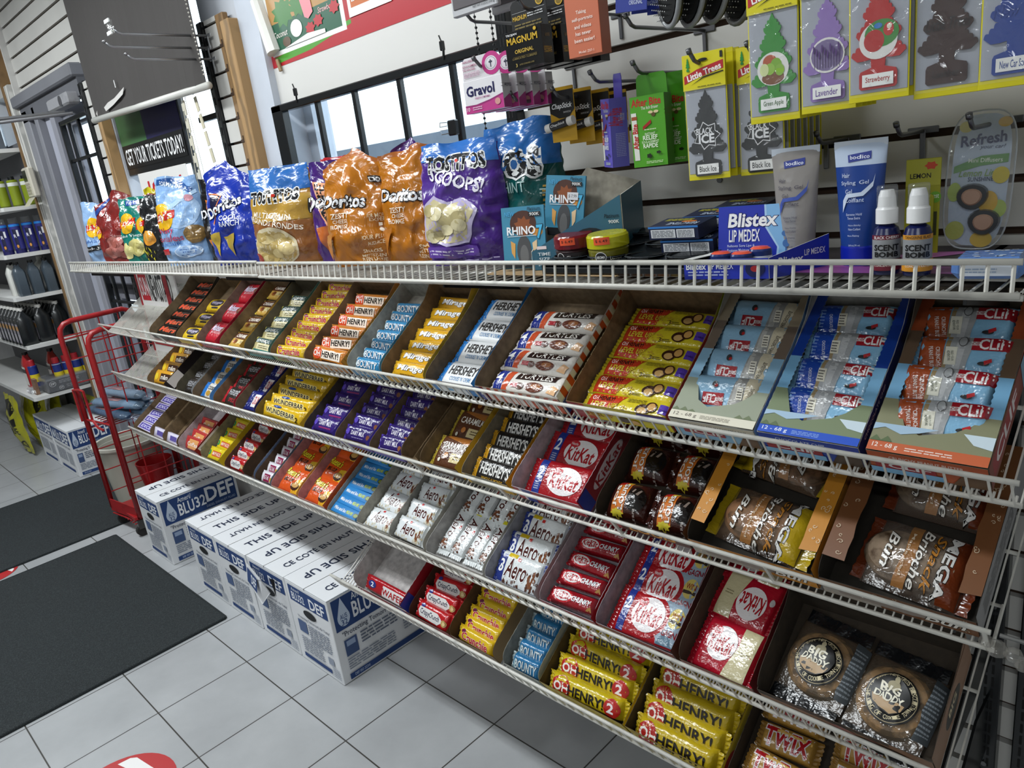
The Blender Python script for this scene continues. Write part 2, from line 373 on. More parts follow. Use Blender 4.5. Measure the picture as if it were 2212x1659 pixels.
# ================================================================= WALL FURNITURE AT THE LEFT
def lath(x0, x1, label, z0=.9, z1=2.45):
    """black steel upright, stub of slatwall and raw wood lath next to it"""
    g = thing('slatwall_post', label, 'wall post', (x0, 0, z0)); h = z1-z0; w = x1-x0
    m = MB(); m.bbox(-.035, 0, -.03, .01, 0, h, BLK, .003)
    for k in range(int(h/.05)): m.box(-.021, -.014, -.0315, -.029, .02+k*.05, .045+k*.05, M('#050505', 'matte'))
    m.build('steel_upright', g)
    m = MB(); k = 0
    while k*.0762 < h:
        m.box(0.004, w*.45, -.018, -.006, k*.0762+.004, min(h, (k+1)*.0762-.005), SL); k += 1
    m.box(.004, w*.45, -.006, .0, 0, h, GR); m.build('slat_boards', g)
    m = MB(); zz = 0
    m.bbox(w*.45, w*.72, -.02, .0, 0, h, WOOD2, .002)
    k = 0
    while k*.0762 < h-.03:
        m.box(w*.45-.001, w*.55, -.0215, -.019, k*.0762-.004, k*.0762+.006, GR); m.box(w*.52, w*.55, -.0215, -.019, k*.0762+.006, k*.0762+.018, GR); k += 1
    m.build('notched_strip', g)
    m = MB(); m.bbox(w*.72, w, -.035, .012, 0, h-.03, WOOD, .003); m.build('wood_lath', g)
    return g
lath(-3.93, -3.775, 'steel upright with white slat stubs and wood lath beside the grey door', 1.0, 2.10)
lath(-2.625, -2.42, 'steel upright with white slat stubs and wood lath right of the roller shade', 1.0, 2.085)
# three long hooks on that upright
def hook(x, z, L, label, y0=-.004, up=.018, r=.0032, name='peg_hook', yaw=0, col='#6e6f72', flip=1):
    g = thing(name, label, 'hook', (x, y0, z), (0, 0, yaw), group='peg hooks on the wall')
    m = MB(); m.bbox(-.022, .022, -.003, .0, -.006, .004, M(col, 'metal'), .001); m.bbox(-.004, .004, -.004, -.001, -.045, .0, M(col, 'metal'), .001); m.build('back_plate', g)
    m = MB(); m.tube([(0, -.002, -.002), (0, -L+.022, -.002), (0, -L+.012, .001), (0, -L, up)], r, M(col, 'metal'), 8); m.build('arm', g, smooth=True)
    m = MB(); m.tube([(0, -L-.0005, up-.001), (0, -L-.004, up+.005)], r*1.35, M(col, 'metal'), 8); m.build('tip', g, smooth=True)
    return g
hook(-2.585, 2.035, .30, 'longest top hook reaching across the roller shade', -.03, .012, .004, col='#a9aaad')
hook(-2.60, 2.00, .33, 'middle hook of three in front of the roller shade', -.03, .012, .004, col='#a9aaad')
hook(-2.585, 1.962, .28, 'lowest hook of three in front of the roller shade', -.03, .012, .004, col='#a9aaad')
m = MB(); m.bbox(-.017, .017, -.004, .004, -.02, .02, M('#e4e6e4', 'clear'), .002); m.box(-.019, .019, -.008, -.004, .012, .022, M('#d9dcda', 'plastic')); m.box(-.019, .019, -.008, -.004, -.022, -.012, M('#d9dcda', 'plastic'))
o = m.build('price_tag_holder'); o.location = (-2.585, -.338, 2.052); tag(o, 'clear plastic price tag holder on the end of the top hook', 'tag holder')
m = MB()
for i in range(9): z = -.06*i; m.box(-.008, .008, -.0015, .0015, z-.05, z, M('#cfc9b6', 'plastic')); m.tube([(-.010, 0, z-.01), (-.010, 0, z-.035)], .006, M('#d9d4c4', 'plastic'), 6)
for s in (0, .05, -.04): m.tube([(0, 0, .24), (s, .0, -.5)], .0012, M('#d8d0b8', 'plastic'), 4)
o = m.build('hanging_strip'); o.location = (-2.80, -.07, 1.92); o.rotation_euler = (0, .03, 0); tag(o, 'beaded clear plastic clip strip hanging beside the roller shade', 'clip strip')
m = MB()
for i in range(8): z = -.06*i; m.box(-.01, .01, -.0015, .0015, z-.05, z, M('#cfc7ae', 'plastic'))
o = m.build('hanging_strip'); o.location = (-2.735, -.06, 1.92); o.rotation_euler = (0, -.16, 0); tag(o, 'second clip strip hanging aslant against the black upright', 'clip strip')
# roller shade
g = thing('roller_shade', 'dark roller shade pulled half down over the left window', 'blind', (-3.12, -.085, 1.86))
m = MB(); nx = 16
for i in range(nx):
    x0, x1 = -.565+1.13*i/nx, -.565+1.13*(i+1)/nx; yo = lambda x: .006*math.sin(x*9)+.004*math.sin(x*23)
    zb = lambda x: .03-.03*x
    m.add([(x0, yo(x0), zb(x0)), (x1, yo(x1), zb(x1)), (x1, 0, .57), (x0, 0, .57)], [(0, 1, 2, 3)], M('#3b3735', 'matte'))
    m.add([(x0, yo(x0)+.002, zb(x0)), (x1, yo(x1)+.002, zb(x1)), (x1, .002, .57), (x0, .002, .57)], [(3, 2, 1, 0)], M('#3b3735', 'matte'))
S = Surf(.56, .28, o=(0, -.008, .30))
S = Surf(.56, .28, o=(0, -.011, .30), ux=(1, 0, 0), uy=(0, 0, 1))
decal(m, S, [('p', '#c9c6c2', [(-.70, -.80), (-.6, -.76), (-.45, -.74), (-.22, -.66), (-.27, -.74), (-.5, -.82), (-.68, -.86)]), ('r', '#dddddd', -.38, -.62, -.367, -.52), ('p', '#b9b6b2', [(-.90, -.84), (-.86, -.80), (-.88, -.88)])], 'matte')
m.build('fabric', g, smooth=False)
m = MB(); m.tube([(-.585, 0, .047), (.575, 0, .012)], .0125, M('#d3d2cc', 'plastic'), 12); m.build('bottom_rail', g, smooth=True)
m = MB(); m.tube([(-.62, .0, .60), (.58, .0, .60)], .038, M('#1d1b1b', 'matte'), 14); m.build('roller_tube', g, auto=40)
m = MB()
for i in range(44): m.lathe([(0, -.0035), (.0035, 0), (0, .0035)], M('#e6e3da', 'plastic'), 6, (.575+.0005*i, -.02, .58-.0125*i))
m.build('bead_chain', g)
# lottery sign and papers in the left window
g = thing('lottery_sign', 'green and navy lottery sign reading GET YOUR TICKETS TODAY!', 'sign', (-3.40, .03, 1.79))
m = MB(); m.bbox(-.355, .34, -.012, .012, -.13, .36, M('#15171a', 'plastic'), .004); m.build('sign_case', g)
m = MB(); S = Surf(.34, .225, o=(-.007, -.0125, .125), ux=(1, 0, 0), uy=(0, 0, 1))
decal(m, S, [('r', '#3f6b41', -1, -.55, -.1, 1), ('r', '#1d1c4b', -.1, -.55, 1, 1), ('e', '#2a52a0', -.66, .55, .13, .45), ('e', '#2a52a0', -.32, .6, .1, .35), ('p', '#f2f2f2', [(-.74, .7), (-.66, .75), (-.6, .2), (-.66, .15)]), ('p', '#f2f2f2', [(-.42, .8), (-.34, .8), (-.24, .35), (-.3, .3)]), ('p', '#f2f2f2', [(-.6, .8), (-.52, .8), (-.58, .45)]),
    ('p', '#ffffff', [(.0, .9), (.1, .38), (.2, .34), (.95, .5), (1.0, .62), (1, 1), (0, 1)]), ('p', '#2c3a94', [(.03, .9), (.13, .44), (.22, .4), (.9, .55), (.96, .66), (.96, 1), (.03, 1)]), ('t', '649', '#ffffff' if 0 else '#f5f5f5', .5, .85, .4, .25, {'off': .03}), ('r', '#0e0f11', -1, -1, 1, -.55),
    ('t', 'GET YOUR TICKETS TODAY!', '#f4f4f4', 0, -.78, .93, .15, {'off': .02})])
m.build('sign_face', g)
m = MB(); m.box(-.25, .28, -.001, .001, -.16, .12, M('#e9e7e4', 'paper')); decal(m, Surf(.26, .14, o=(.015, -.0012, -.02), ux=(1, 0, 0), uy=(0, 0, 1)), [('t', 'JORM', '#c3252b', .0, .1, .75, .5, {'off': .03})])
o = m.build('window_poster'); o.location = (-3.40, .02, 1.56); tag(o, 'white paper in the window with big red letters JORM', 'poster')
# six-foot height tape
m = MB(); m.box(-.016, .016, -.001, .001, -.52, .03, M('#b02a3c', 'paper'))
S = Surf(.016, .28, o=(0, -.0012, -.245), ux=(1, 0, 0), uy=(0, 0, 1))
for z, tx in ((.0, '6'), (-.135, '5½'), (-.29, '5')):
    v = (z+.245)/.28; decal(m, S, [('r', '#e9e9e9', -1.05, v-.07, 1.05, v+.07), ('t', tx, '#151515', 0, v, .45 if len(tx) < 2 else .75, .045, {'off': .02})])
o = m.build('height_tape'); o.location = (-4.61, -.032, 1.80); tag(o, 'red and white height tape with foot numbers on the door frame', 'height tape')
o.location.y = .008
# keypad
g = thing('alarm_keypad', 'beige alarm keypad with small screen on the plank by the door', 'keypad', (-5.01, -.055, 1.73))
m = MB(); m.bbox(-.07, .06, -.035, 0, -.075, .09, M('#c9c3b4', 'plastic'), .008); case_ = m.build('case', g)
m = MB(); m.box(-.055, .01, -.037, -.035, .015, .075, M('#2b2f22', 'plastic')); m.build('screen', case_)
m = MB()
for i in range(3):
    for j in range(4): m.box(-.05+i*.028, -.032+i*.028, -.039, -.035, -.055+j*.017, -.045+j*.017, M('#a39d8e', 'plastic'))
m.build('buttons', case_)
m = MB(); m.add([(-.07, -.035, -.075), (.06, -.035, -.075), (.05, -.075, -.12), (-.06, -.075, -.12)], [(0, 1, 2, 3), (3, 2, 1, 0)], M('#c4beae', 'plastic')); m.build('flip_cover', g)
# door closer with arm
g = thing('door_closer', 'grey hydraulic door closer with folded arm under the header', 'door closer', (-4.16, -.02, 2.045))
m = MB(); m.bbox(-.16, .16, -.06, 0, -.025, .03, M('#9a9a9e', 'paintmetal'), .008); m.tube([(.06, -.062, .0), (.06, -.05, .0)], .024, M('#85858a', 'metal'), 16); m.build('closer_body', g)
m = MB(); m.tube([(.02, -.04, -.045), (-.02, -.32, -.06), (.0, -.33, -.055)], .009, M('#a2a2a4', 'metal'), 8); m.tube([(.1, -.03, -.06), (.0, -.32, -.075)], .008, M('#8d8d90', 'metal'), 8); m.build('closer_arm', g)
# chest-freezer style treat poster over window 2
g = thing('ice_cream_poster', 'ice cream price poster with red border above the window', 'poster', (-1.80, .028, 2.02))
m = MB(); m.box(-.50, .56, -.004, 0, -.255, .14, M('#dad8d4', 'paper')); m.build('backing_board', g)
m = MB(); S = Surf(.47, .108, o=(-.03, -.0045, -.032), ux=(1, 0, 0), uy=(0, 0, 1))
decal(m, S, [('r', '#b3202b', -1, -1, 1, 1), ('p', '#4f9a2e', [(-.95, -.92), (-.5, -.86), (-.03, -.62), (-.03, -.52), (-.95, -.75)]), ('r', '#f0efec', -.97, -.72, -.08, 1), ('r', '#1f5b41', -.93, -.6, -.12, .1), ('r', '#b78a4e', -.93, .1, -.12, .8), ('s', '#3c7a34', -.75, .3, .14, .4, 9), ('s', '#3c7a34', -.55, .35, .12, .35, 9),
  ('r', '#8a5a32', -.42, .32, -.15, .78), ('t', 'FRUTTARE', '#f4efe6', -.28, .56, .12, .14, {'rot': 8, 'off': .02}), ('t', 'Strawberry', '#e8b9b9', -.25, -.05, .1, .09, {'sh': .3}), ('t', 'Coconut', '#e8e2da', -.82, -.2, .09, .08, {'sh': .3}), ('e', '#eceae4', -.62, -.22, .07, .22), ('e', '#5d4630', -.76, -.45, .05, .13), ('s', '#b6232c', -.46, -.35, .06, .16, 7), ('s', '#b6232c', -.36, -.25, .06, .16, 7), ('s', '#b6232c', -.17, -.1, .06, .17, 7), ('p', '#e8e6e0', [(-.8, -.6), (-.5, -.45), (-.3, -.5), (-.3, -.6)]),
  ('p', '#e88a93', [(-.56, 1), (-.42, 1), (-.40, .0), (-.46, -.12), (-.5, -.05)]), ('r', '#f0efec', -.03, -.5, .38, 1), ('r', '#c96a2c', .0, -.3, .35, 1), ('e', '#3a1f18', .17, .75, .13, .75), ('e', '#d8b27a', .18, .35, .07, .35), ('r', '#f0efec', .44, -.35, 1, 1), ('r', '#d89a3f', .46, -.25, .98, .6), ('e', '#d9d2e0', .62, .9, .16, .6), ('t', 'L', '#f4f4f4', .03, -.1, .015, .07)])
m.build('printed_sheet', g)
m = MB(); m.tube([(-.505, -.012, .06), (-.46, -.012, -.10)], [.022, .026], M('#e3e1da', 'paper'), 10); m.tube([(-.455, -.012, -.12), (-.447, -.012, -.155)], .006, M('#c9a678', 'wood'), 6); m.build('popsicle_picture', g)
for x, z, l in ((-2.13, 1.775, 'black cable tie on the window grille, nearer the entrance'), (-1.44, 1.775, 'black cable tie on the window grille, nearer the slatwall')):
    m = MB(); m.tube([(0, -.02, -.02), (.006, -.022, 0), (0, -.02, .006)], .003, BLK, 6); m.bbox(-.006, .006, -.024, -.014, 0, .022, BLK, .002); m.tube([(0, -.02, .02), (-.006, -.02, .035)], .002, BLK, 5)
    o = m.build('cable_tie'); o.location = (x, 0, z); tag(o, l, 'cable tie')
m = MB(); m.bbox(-.014, .014, -.012, .004, -.02, .016, M('#1b1c1e', 'plastic'), .003)
for s in (1, -1): m.tube([(-.012, -.013*s, .012*s), (-.035, -.014, .014*s), (-.04, -.012, .004*s), (-.012, -.013, .004*s)], .0012, M('#9fa0a2', 'metal'), 5)
o = m.build('binder_clip'); o.location = (-1.425, -.03, 1.60); tag(o, 'black binder clip with wire handles on a grille bar', 'binder clip')
# black steel upright between the window and the slatwall, and bead chains
for nm, x, lbl, z1 in (('shelf_upright', -1.232, 'black steel upright between the barred window and the slatwall', 2.75), ('shelf_upright', -.245, 'black steel upright at the right end under the shelves', 1.28), ('shelf_upright', -.188, 'second black steel upright, rightmost under the shelves', 1.28), ('shelf_upright', -2.28, 'black steel upright behind the chip bags left of the wide window', 1.30)):
    m = MB(); m.bbox(-.017, .017, -.028, 0, 0, z1-.02, BLK, .002)
    z = .1
    while z < z1-.08: m.box(-.007, -.003, -.0285, -.0275, z, z+.018, M('#000000', 'matte')); m.box(.003, .007, -.0285, -.0275, z, z+.018, M('#000000', 'matte')); z += .025
    for z in (.33, .66, 1.53): m.tube([(0, -.028, z), (0, -.031, z)], .005, M('#707072', 'metal'), 8)
    o = m.build(nm); o.location = (x, 0, .02); tag(o, lbl, 'steel upright', 'steel uprights')
for x, z0, z1, lb in ((-1.225, 1.70, 1.99, 'left bead chain hanging beside the anti-nausea boxes'), (-1.178, 1.70, 1.99, 'right bead chain hanging beside the anti-nausea boxes'), (-1.235, 1.45, 1.62, 'short bead chain below the anti-nausea boxes')):
    m = MB(); z = z1
    while z > z0: m.lathe([(0, .0035), (.003, .0015), (.003, -.0015), (0, -.0035)], M('#3b3c3e', 'metal'), 7, (0, 0, z-z0)); z -= .0105
    m.tube([(0, 0, 0), (0, 0, z1-z0)], .0008, M('#3b3c3e', 'metal'), 4)
    o = m.build('bead_chain'); o.location = (x, -.11, z0); tag(o, lb, 'chain')
# floor mats and floor sticker
def floor_mat(x0, x1, y0, y1, lb):
    m = MB(); m.bbox(x0, x1, y0, y1, .0005, .008, M('#1a1f21', 'mat'), .008); o = m.build('floor_mat'); tag(o, lb, 'floor mat', 'black floor mats')
floor_mat(-3.83, -2.60, -2.6, -.46, 'black ribbed floor mat nearest the camera beside the white cartons'); floor_mat(-4.88, -3.94, -2.6, -.15, 'black floor mat by the entrance under the red rack')
for x, y, r, lb in ((-2.03, -1.045, .15, 'round red and white floor sticker near the bottom edge'), (-3.98, -.975, .12, 'red floor sticker half under the mat by the entrance')):
    m = MB(); S = Surf(r, r, o=(0, 0, .0008)); decal(m, S, [('e', '#b12a2c', 0, 0, 1, 1, 40), ('p', '#e6e4e2', [(-.72, .5), (.8, .45), (.65, .62), (-.5, .76), (-.62, .7)]), ('p', '#eeeeee', [(-.1, .2), (.1, .2), (.1, .02), (.3, .02), (0, -.3), (-.3, .02), (-.1, .02)])])
    o = m.build('floor_sticker', None); o.location = (x, y, 0); o.rotation_euler = (0, 0, .3); tag(o, lb, 'floor sticker')
# ================================================================= WIRE SHELVES
WIRE = M('#d6d4cc', 'paintmetal')
SH = {2: (-.285, 1.005, 35), 3: (-.30, .79, 33), 4: (-.33, .553, 33), 5: (-.36, .355, 33)}
for k in SH: SH[k] = (SH[k][0], SH[k][1], math.radians(SH[k][2]))
RN = {1: 'top level shelf', 2: 'top tilted shelf', 3: 'second tilted shelf', 4: 'third tilted shelf', 5: 'lowest tilted shelf'}
def S2W(k, x, s, n=0):
    y0, z0, t = SH[k]; return Vector((x, y0+s*math.cos(t)-n*math.sin(t), z0+s*math.sin(t)+n*math.cos(t)))
def wire_shelf(label, x0, x1, loc, tilt, depth, lip, dense, pitch=.0127, flat=False):
    xc = (x0+x1)/2; L = (x1-x0)/2
    g = thing('wire_shelf', label, 'wire shelf', (xc, loc[0], loc[1]), (tilt, 0, 0), group='white wire shelves')
    m = MB(); n = int(2*L/pitch); r = .0016 if not flat else .0018
    for i in range(n+1):
        x = -L+2*L*i/n; m.tube([(x, 0, -.004), (x, depth, -.004)], r, WIRE, 4, cap=False)
    m.build('deck_wires', g)
    for y in ((depth-.002, depth*.5, .0) if not flat else (depth-.002, depth*.66, depth*.33)):
        m = MB(); m.tube([(-L, y, -.0085), (L, y, -.0085)], .0032, WIRE, 6); m.build('crossbar', g, smooth=True)
    rails = [(-.001, lip), (-.002, -.006)]
    if flat: rails = [(-.010, lip), (-.014, -.004), (.004, -.010)]
    for y, z in rails:
        m = MB(); m.tube([(-L-.002, y, z), (L+.002, y, z)], .0040, WIRE, 8); m.build('front_rail', g, smooth=True)
    m = MB(); step = .0254 if dense else .305; nn = max(2, int(2*L/step)); sparse = not dense and not flat
    for i in range(nn+1):
        x = -L+.006+(2*L-.012)*i/nn
        if flat: m.tube([(x, .012, -.006), (x, -.010, -.006), (x, -.0125, 0), (x, -.0085, lip-.001)], .0026, WIRE, 5)
        elif dense: m.tube([(x, .01, -.004), (x, -.004, -.004), (x, -.003, lip)], .0019, WIRE, 5)
        else: q = MB(); q.tube([(x, .0, -.006), (x, -.002, lip)], .0035, WIRE, 5); q.build('lip_strut', g)
    if not sparse: m.build('lip_wires', g)
    return g
for k, x0, x1, dense, lb in ((2, -3.66, -1.965, False, 'left section of the white wire shelf just under the chip shelf'), (2, -1.955, -.175, True, 'right section of the white wire shelf just under the chip shelf'),
    (3, -3.62, -1.75, True, 'left section of the second tilted wire shelf from the top'), (3, -1.74, -.192, False, 'right section of the second tilted wire shelf from the top'),
    (4, -3.50, -1.80, True, 'left section of the third tilted wire shelf'), (4, -1.79, -.225, True, 'right section of the third tilted wire shelf'), (5, -1.86, -.275, True, 'lowest tilted wire shelf above the tile floor')):
    y0, z0, t = SH[k]; wire_shelf(lb, x0, x1, (y0, z0), t, .305, .047, dense)
wire_shelf('left section of the level top wire shelf holding chip bags', -3.74, -1.99, (-.325, 1.291), 0, .305, .034, True, .0200, True)
wire_shelf('right section of the level top wire shelf, nearest the camera', -1.965, -.182, (-.332, 1.289), 0, .312, .034, True, .0254, True)
# brackets carrying the shelves from the uprights
for x, zs in ((-1.232, (1, 2, 3, 4, 5)), (-.245, (1, 2, 3, 4, 5)), (-2.28, (1, 2, 3, 4)), (-3.60, (1, 2, 3, 4))):
    for k in zs:
        m = MB()
        if k == 1: m.prism([(-.002, -.028, 1.272), (-.002, -.30, 1.272), (-.002, -.30, 1.262), (-.002, -.028, 1.20)], (.004, 0, 0), BLK, BLK)
        else:
            a = S2W(k, 0, .02, -.016); c = S2W(k, 0, .29, -.016); m.prism([(-.002, c.y, c.z), (-.002, a.y, a.z), (-.002, a.y, a.z-.012), (-.002, -.028, c.z-.12), (-.002, -.028, c.z-.0)], (.004, 0, 0), BLK, BLK)
        o = m.build('shelf_bracket'); o.location.x = x
        tag(o, 'black steel bracket under the %s, %s' % (RN[k], {-1.232: 'below the rhino boxes', -.245: 'at its right end', -2.28: 'near its middle', -3.6: 'at its left end'}[x]), 'shelf bracket', 'shelf brackets')
# loose wire end loops at the right end of the lower shelves
for k in (3, 4):
    m = MB(); a = S2W(k, -.18, .0, .045); c = S2W(k, -.18, .0, -.01); e = S2W(k, -.10, .0, .045); f = S2W(k, -.10, .1, 0)
    m.tube([a, e, f, S2W(k, -.16, .28, -.006)], .003, M('#5f5f5d', 'paintmetal'), 6); m.tube([c, S2W(k, -.105, 0, -.01), e], .0028, M('#5f5f5d', 'paintmetal'), 6)
    o = m.build('wire_end_guard'); tag(o, 'bent grey wire guard at the right end of the %s' % RN[k], 'wire guard')
m = MB()
for i, (dx, dy, dz, r) in enumerate(((0, 0, 0, .014), (.018, .006, -.006, .012), (-.014, .004, .004, .010), (.03, .0, -.014, .010))): m.lathe([(0, -r), (r*.8, -r*.5), (r, 0), (r*.7, r*.6), (0, r)], M('#b9b4aa', 'film'), 9, (dx, dy, dz))
o = m.build('plastic_wrap_clump'); o.location = S2W(3, -.185, -.005, .01); tag(o, 'clump of clear plastic stuck on the right end of the second tilted shelf', 'plastic wrap')
# ================================================================= WHITE CARTONS OF FLUID ON THE FLOOR
CW = M('#d9dbde', 'matte'); NAVY = '#1f3d72'
def top_text(m, x0, x1, D, H, txt, up):
    xc = (x0+x1)/2; hw = (x1-x0)/2
    S = Surf(D/2*.95, hw*.9, o=(xc, 0, H+.0008), ux=(0, -1 if up else 1, 0), uy=(1 if up else -1, 0, 0), eps=.0002)
    decal(m, S, [('t', txt, '#1c2743', 0, 0, .82, .33, {'off': .03})], 'matte')
def carton(label, x0, x1, y0, D, H, left, right, torn=False, wide=False, rz=0):
    w = (x1-x0); g = thing('fluid_carton', label, 'carton', ((x0+x1)/2, y0+D/2, 0), (0, 0, rz), 'white cartons on the floor'); h = w/2-.001; d = D/2
    m = MB(); m.bbox(-h, h, -d, d, .001, H-.004, CW, .002)
    S = Surf(h, H/2, o=(0, -d-.0004, H/2), ux=(1, 0, 0), uy=(0, 0, 1)) 
    fr = [('r', NAVY, -.86, .52, .92, .90), ('t', 'BLU32', '#e8ebf0', -.45, .66, .3, .09, {'off': .025}), ('t', 'DEF', '#e8ebf0', .45, .68, .34, .12, {'off': .04}), ('t', 'Ameri/', '#cfd6e2', -.5, .83, .2, .04), ('e', '#15181d', .0, .36, .3, .1, 20), ('t', '"Protecting Tomorrow\'s Air Today"', '#2b3550', .1, .18, .75, .04),
          ('r', '#4b5f86', -.7, -.2, -.3, .1), ('l', '#7d8595', -.22, -.35, .8, .1, 8), ('l', '#8d94a2', -.7, -.7, .3, -.3, 7), ('r', '#8f97a6', .5, -.62, .75, -.45), ('r', NAVY, -.75, -.86, .55, -.76), ('l', '#9aa1ad', .62, -.9, .95, -.65, 5)]
    if wide: fr = [('r', NAVY, -.95, .35, .95, .9), ('p', '#cfd6e0', [(-.82, .42), (-.66, .42), (-.62, .55), (-.74, .82), (-.86, .55)]), ('t', 'Ameri/', '#e4e8ee', -.42, .78, .16, .06), ('t', 'BLU32', '#e8ebf0', -.3, .56, .26, .16, {'off': .03}), ('t', 'DEF', '#e8ebf0', .5, .6, .38, .2, {'off': .05}), ('t', '"Protecting Tomorrow\'s Air Today"', '#2b3550', 0, .2, .85, .06), ('l', '#7d8595', -.8, -.5, .2, .05, 8), ('l', '#8d94a2', .3, -.55, .85, .0, 8), ('r', NAVY, -.7, -.85, .7, -.74)]
    decal(m, S, fr, 'matte')
    S = Surf(d, H/2, o=(h+.0004, 0, H/2), ux=(0, 1, 0), uy=(0, 0, 1))
    drop = [(-.74, .93)] + [(-.74+.125*math.cos(a), .47+.19*math.sin(a)) for a in [math.pi*.82+i*math.pi*1.36/14 for i in range(15)]]
    decal(m, S, [('r', NAVY, -.93, .22, .93, .94), ('p', '#b9c6d8', [(x, y) for x, y in drop]), ('t', 'AUS', NAVY, -.74, .5, .07, .055, {'off': .02}), ('t', '32', NAVY, -.74, .37, .06, .06, {'off': .02}), ('t', 'Ameri/', '#e4e8ee', -.36, .83, .17, .075), ('t', '2/2.5 US GAL (9.46 L)', '#aebbd0', -.72, .985, .18, .025),
        ('t', 'BLU', '#e8ebf0', -.36, .53, .19, .17, {'off': .04}), ('t', '32', '#e8ebf0', .0, .56, .13, .16, {'off': .03}), ('t', 'DEF', '#e8ebf0', .52, .66, .36, .21, {'off': .05}), ('t', 'DIESEL EXHAUST FLUID', '#9fb0cb', .5, .32, .38, .035),
        ('t', '"Protecting Tomorrow\'s Air Today"', '#232d47', .02, .1, .86, .075, {'off': .012}), ('r', '#3b5079', -.84, -.4, -.58, -.02), ('r', '#8fa0bd', -.8, -.18, -.62, -.06), ('l', '#5d6678', -.5, -.3, .3, .0, 4), ('l', '#7b8393', -.84, -.72, .2, -.44, 5), ('l', '#8d94a2', .4, -.6, .9, -.0, 9), ('r', NAVY, -.86, -.93, .9, -.8), ('t', 'DEF ISO 22241', '#b8c4d8', -.6, -.865, .16, .03)], 'matte')
    m.build('carton_body', g)
    m = MB()
    if wide: m.box(-h, h, -d, -.002, H-.003, H, CW); m.box(-h, h, .002, d, H-.003, H, CW)
    m.build('top_flap', g) if wide else None
    if not wide:
        for (a, c, tx) in ((-h, -.0035, left), (.0005, h, right)):
            m = MB(); m.prism([(a, -d, H-.003), (c, -d, H-.003), (c, d, H-.003), (a, d, H-.003)], (0, 0, .003), CW, CW)
            top_text(m, a, c, D, H, *tx); m.build('top_flap', g)
        m = MB(); m.box(-.0035, .0005, -d-.001, d, H-.004, H-.0022, M('#4a4238', 'card')); m.build('flap_seam', g)
    if torn:
        m = MB(); P = [(-h-.01, -.001, H-.03), (h*.45, -.045, H-.01), (h*.55, -.03, H-.065), (.01, -.04, H-.125), (-h-.012, -.012, H-.09)]
        P = [(x, -d+y, z) for x, y, z in P]; m.add(P, [(0, 4, 3, 2, 1)], CW); m.add([(x, y+.002, z) for x, y, z in P], [(0, 1, 2, 3, 4)], CW)
        a = Vector(P[0]); ux = (Vector(P[1])-a).normalized(); uyv = (a-Vector(P[4])).normalized()
        S = Surf(.085, .03, o=tuple(Vector(P[4])*.5+Vector(P[1])*.5+Vector((.0, -.004, -.004))), ux=ux, uy=uyv-ux*uyv.dot(ux)); decal(m, S, [('r', NAVY, -.9, -.8, .75, .9), ('t', 'DEF', '#e8ebf0', .2, .05, .4, .5, {'off': .04})])
        m.build('torn_flap', g)
        m = MB(); m.add([(h*.5, -d-.002, H-.03), (h*.75, -d-.03, H-.0), (h*.55, -d-.012, H-.09)], [(0, 1, 2), (2, 1, 0)], M('#2b2723', 'card')); m.build('torn_corner', g)
    return g
US, CC = 'THIS SIDE UP', 'CE COTÉ EN HAUT'
carton('white carton of blue-printed fluid standing alone beside the red rack', -3.49, -3.23, -.412, .357, .305, (US, True), (CC, False))
carton('white fluid carton, farthest of the row of four on the floor', -2.93, -2.672, -.413, .357, .303, (CC, True), (US, False))
carton('white fluid carton, second farthest of the row of four', -2.668, -2.408, -.413, .357, .304, (CC, True), (US, False))
carton('white fluid carton with torn front flap, third of the row of four', -2.404, -2.142, -.411, .357, .304, (US, True), (CC, False), torn=True)
carton('white fluid carton nearest the camera with blue side logo', -2.138, -1.880, -.411, .357, .306, (US, True), (CC, False))
carton('white fluid carton left under the white shelving, farther one', -5.72, -5.34, -.30, .24, .30, None, None, wide=True)
carton('white fluid carton left under the white shelving, nearer the red rack', -5.335, -4.955, -.30, .24, .30, None, None, wide=True)
# ================================================================= RED WIRE RACK
RED = M('#9c1c20', 'paintmetal')
g = thing('newspaper_rack', 'red steel wire newspaper rack on casters at the end of the shelves', 'rack', (-3.76, -.22, 0))
def hoop(x, y0, zt):
    m = MB(); y1 = .17; P = [(x, y0, .10)]
    P += [(x, y0, zt-.06), (x, y0+.008, zt-.028), (x, y0+.028, zt-.008), (x, y0+.06, zt)] + [(x, y1-.06, zt+.005), (x, y1-.02, zt-.015), (x, y1, zt-.06), (x, y1, .10)]
    m.tube(P, .0125, RED, 8); o = m.build('side_frame', g, smooth=True)
    m = MB()
    for i in range(1, 4): m.tube([(x, y0+.09*i, .12), (x, y0+.09*i, zt-.01)], .003, RED, 5)
    for i in range(8): m.tube([(x, y0, .18+.115*i), (x, y1, .18+.115*i)], .003, RED, 5)
    m.tube([(x, y0+.01, .97), (x, y1-.02, .985)], .004, RED, 5); m.build('side_mesh', g)
hoop(-.20, -.185, 1.05); hoop(.072, -.15, 1.015)
m = MB()
for i in range(1, 4): m.tube([(-.2+.068*i, .165, .12), (-.2+.068*i, .165, .9)], .003, RED, 5)
for i in range(7): m.tube([(-.2, .165, .18+.115*i), (.072, .165, .18+.115*i)], .003, RED, 5)
m.build('back_mesh', g)
m = MB(); m.bbox(-.20, .072, -.175, .17, .085, .105, RED, .003); m.prism([(-.20, -.19, .085), (.072, -.155, .085), (.072, -.155, .15), (-.20, -.19, .15)], (0, -.005, 0), RED); m.build('base_tray', g)
m = MB()
for i in range(9): m.tube([(-.19+.032*i, -.18, .07), (-.19+.032*i, .17, .07)], .0028, RED, 5)
m.tube([(-.2, -.19, .07), (.072, -.155, .07)], .005, RED, 6); m.build('base_wires', g)
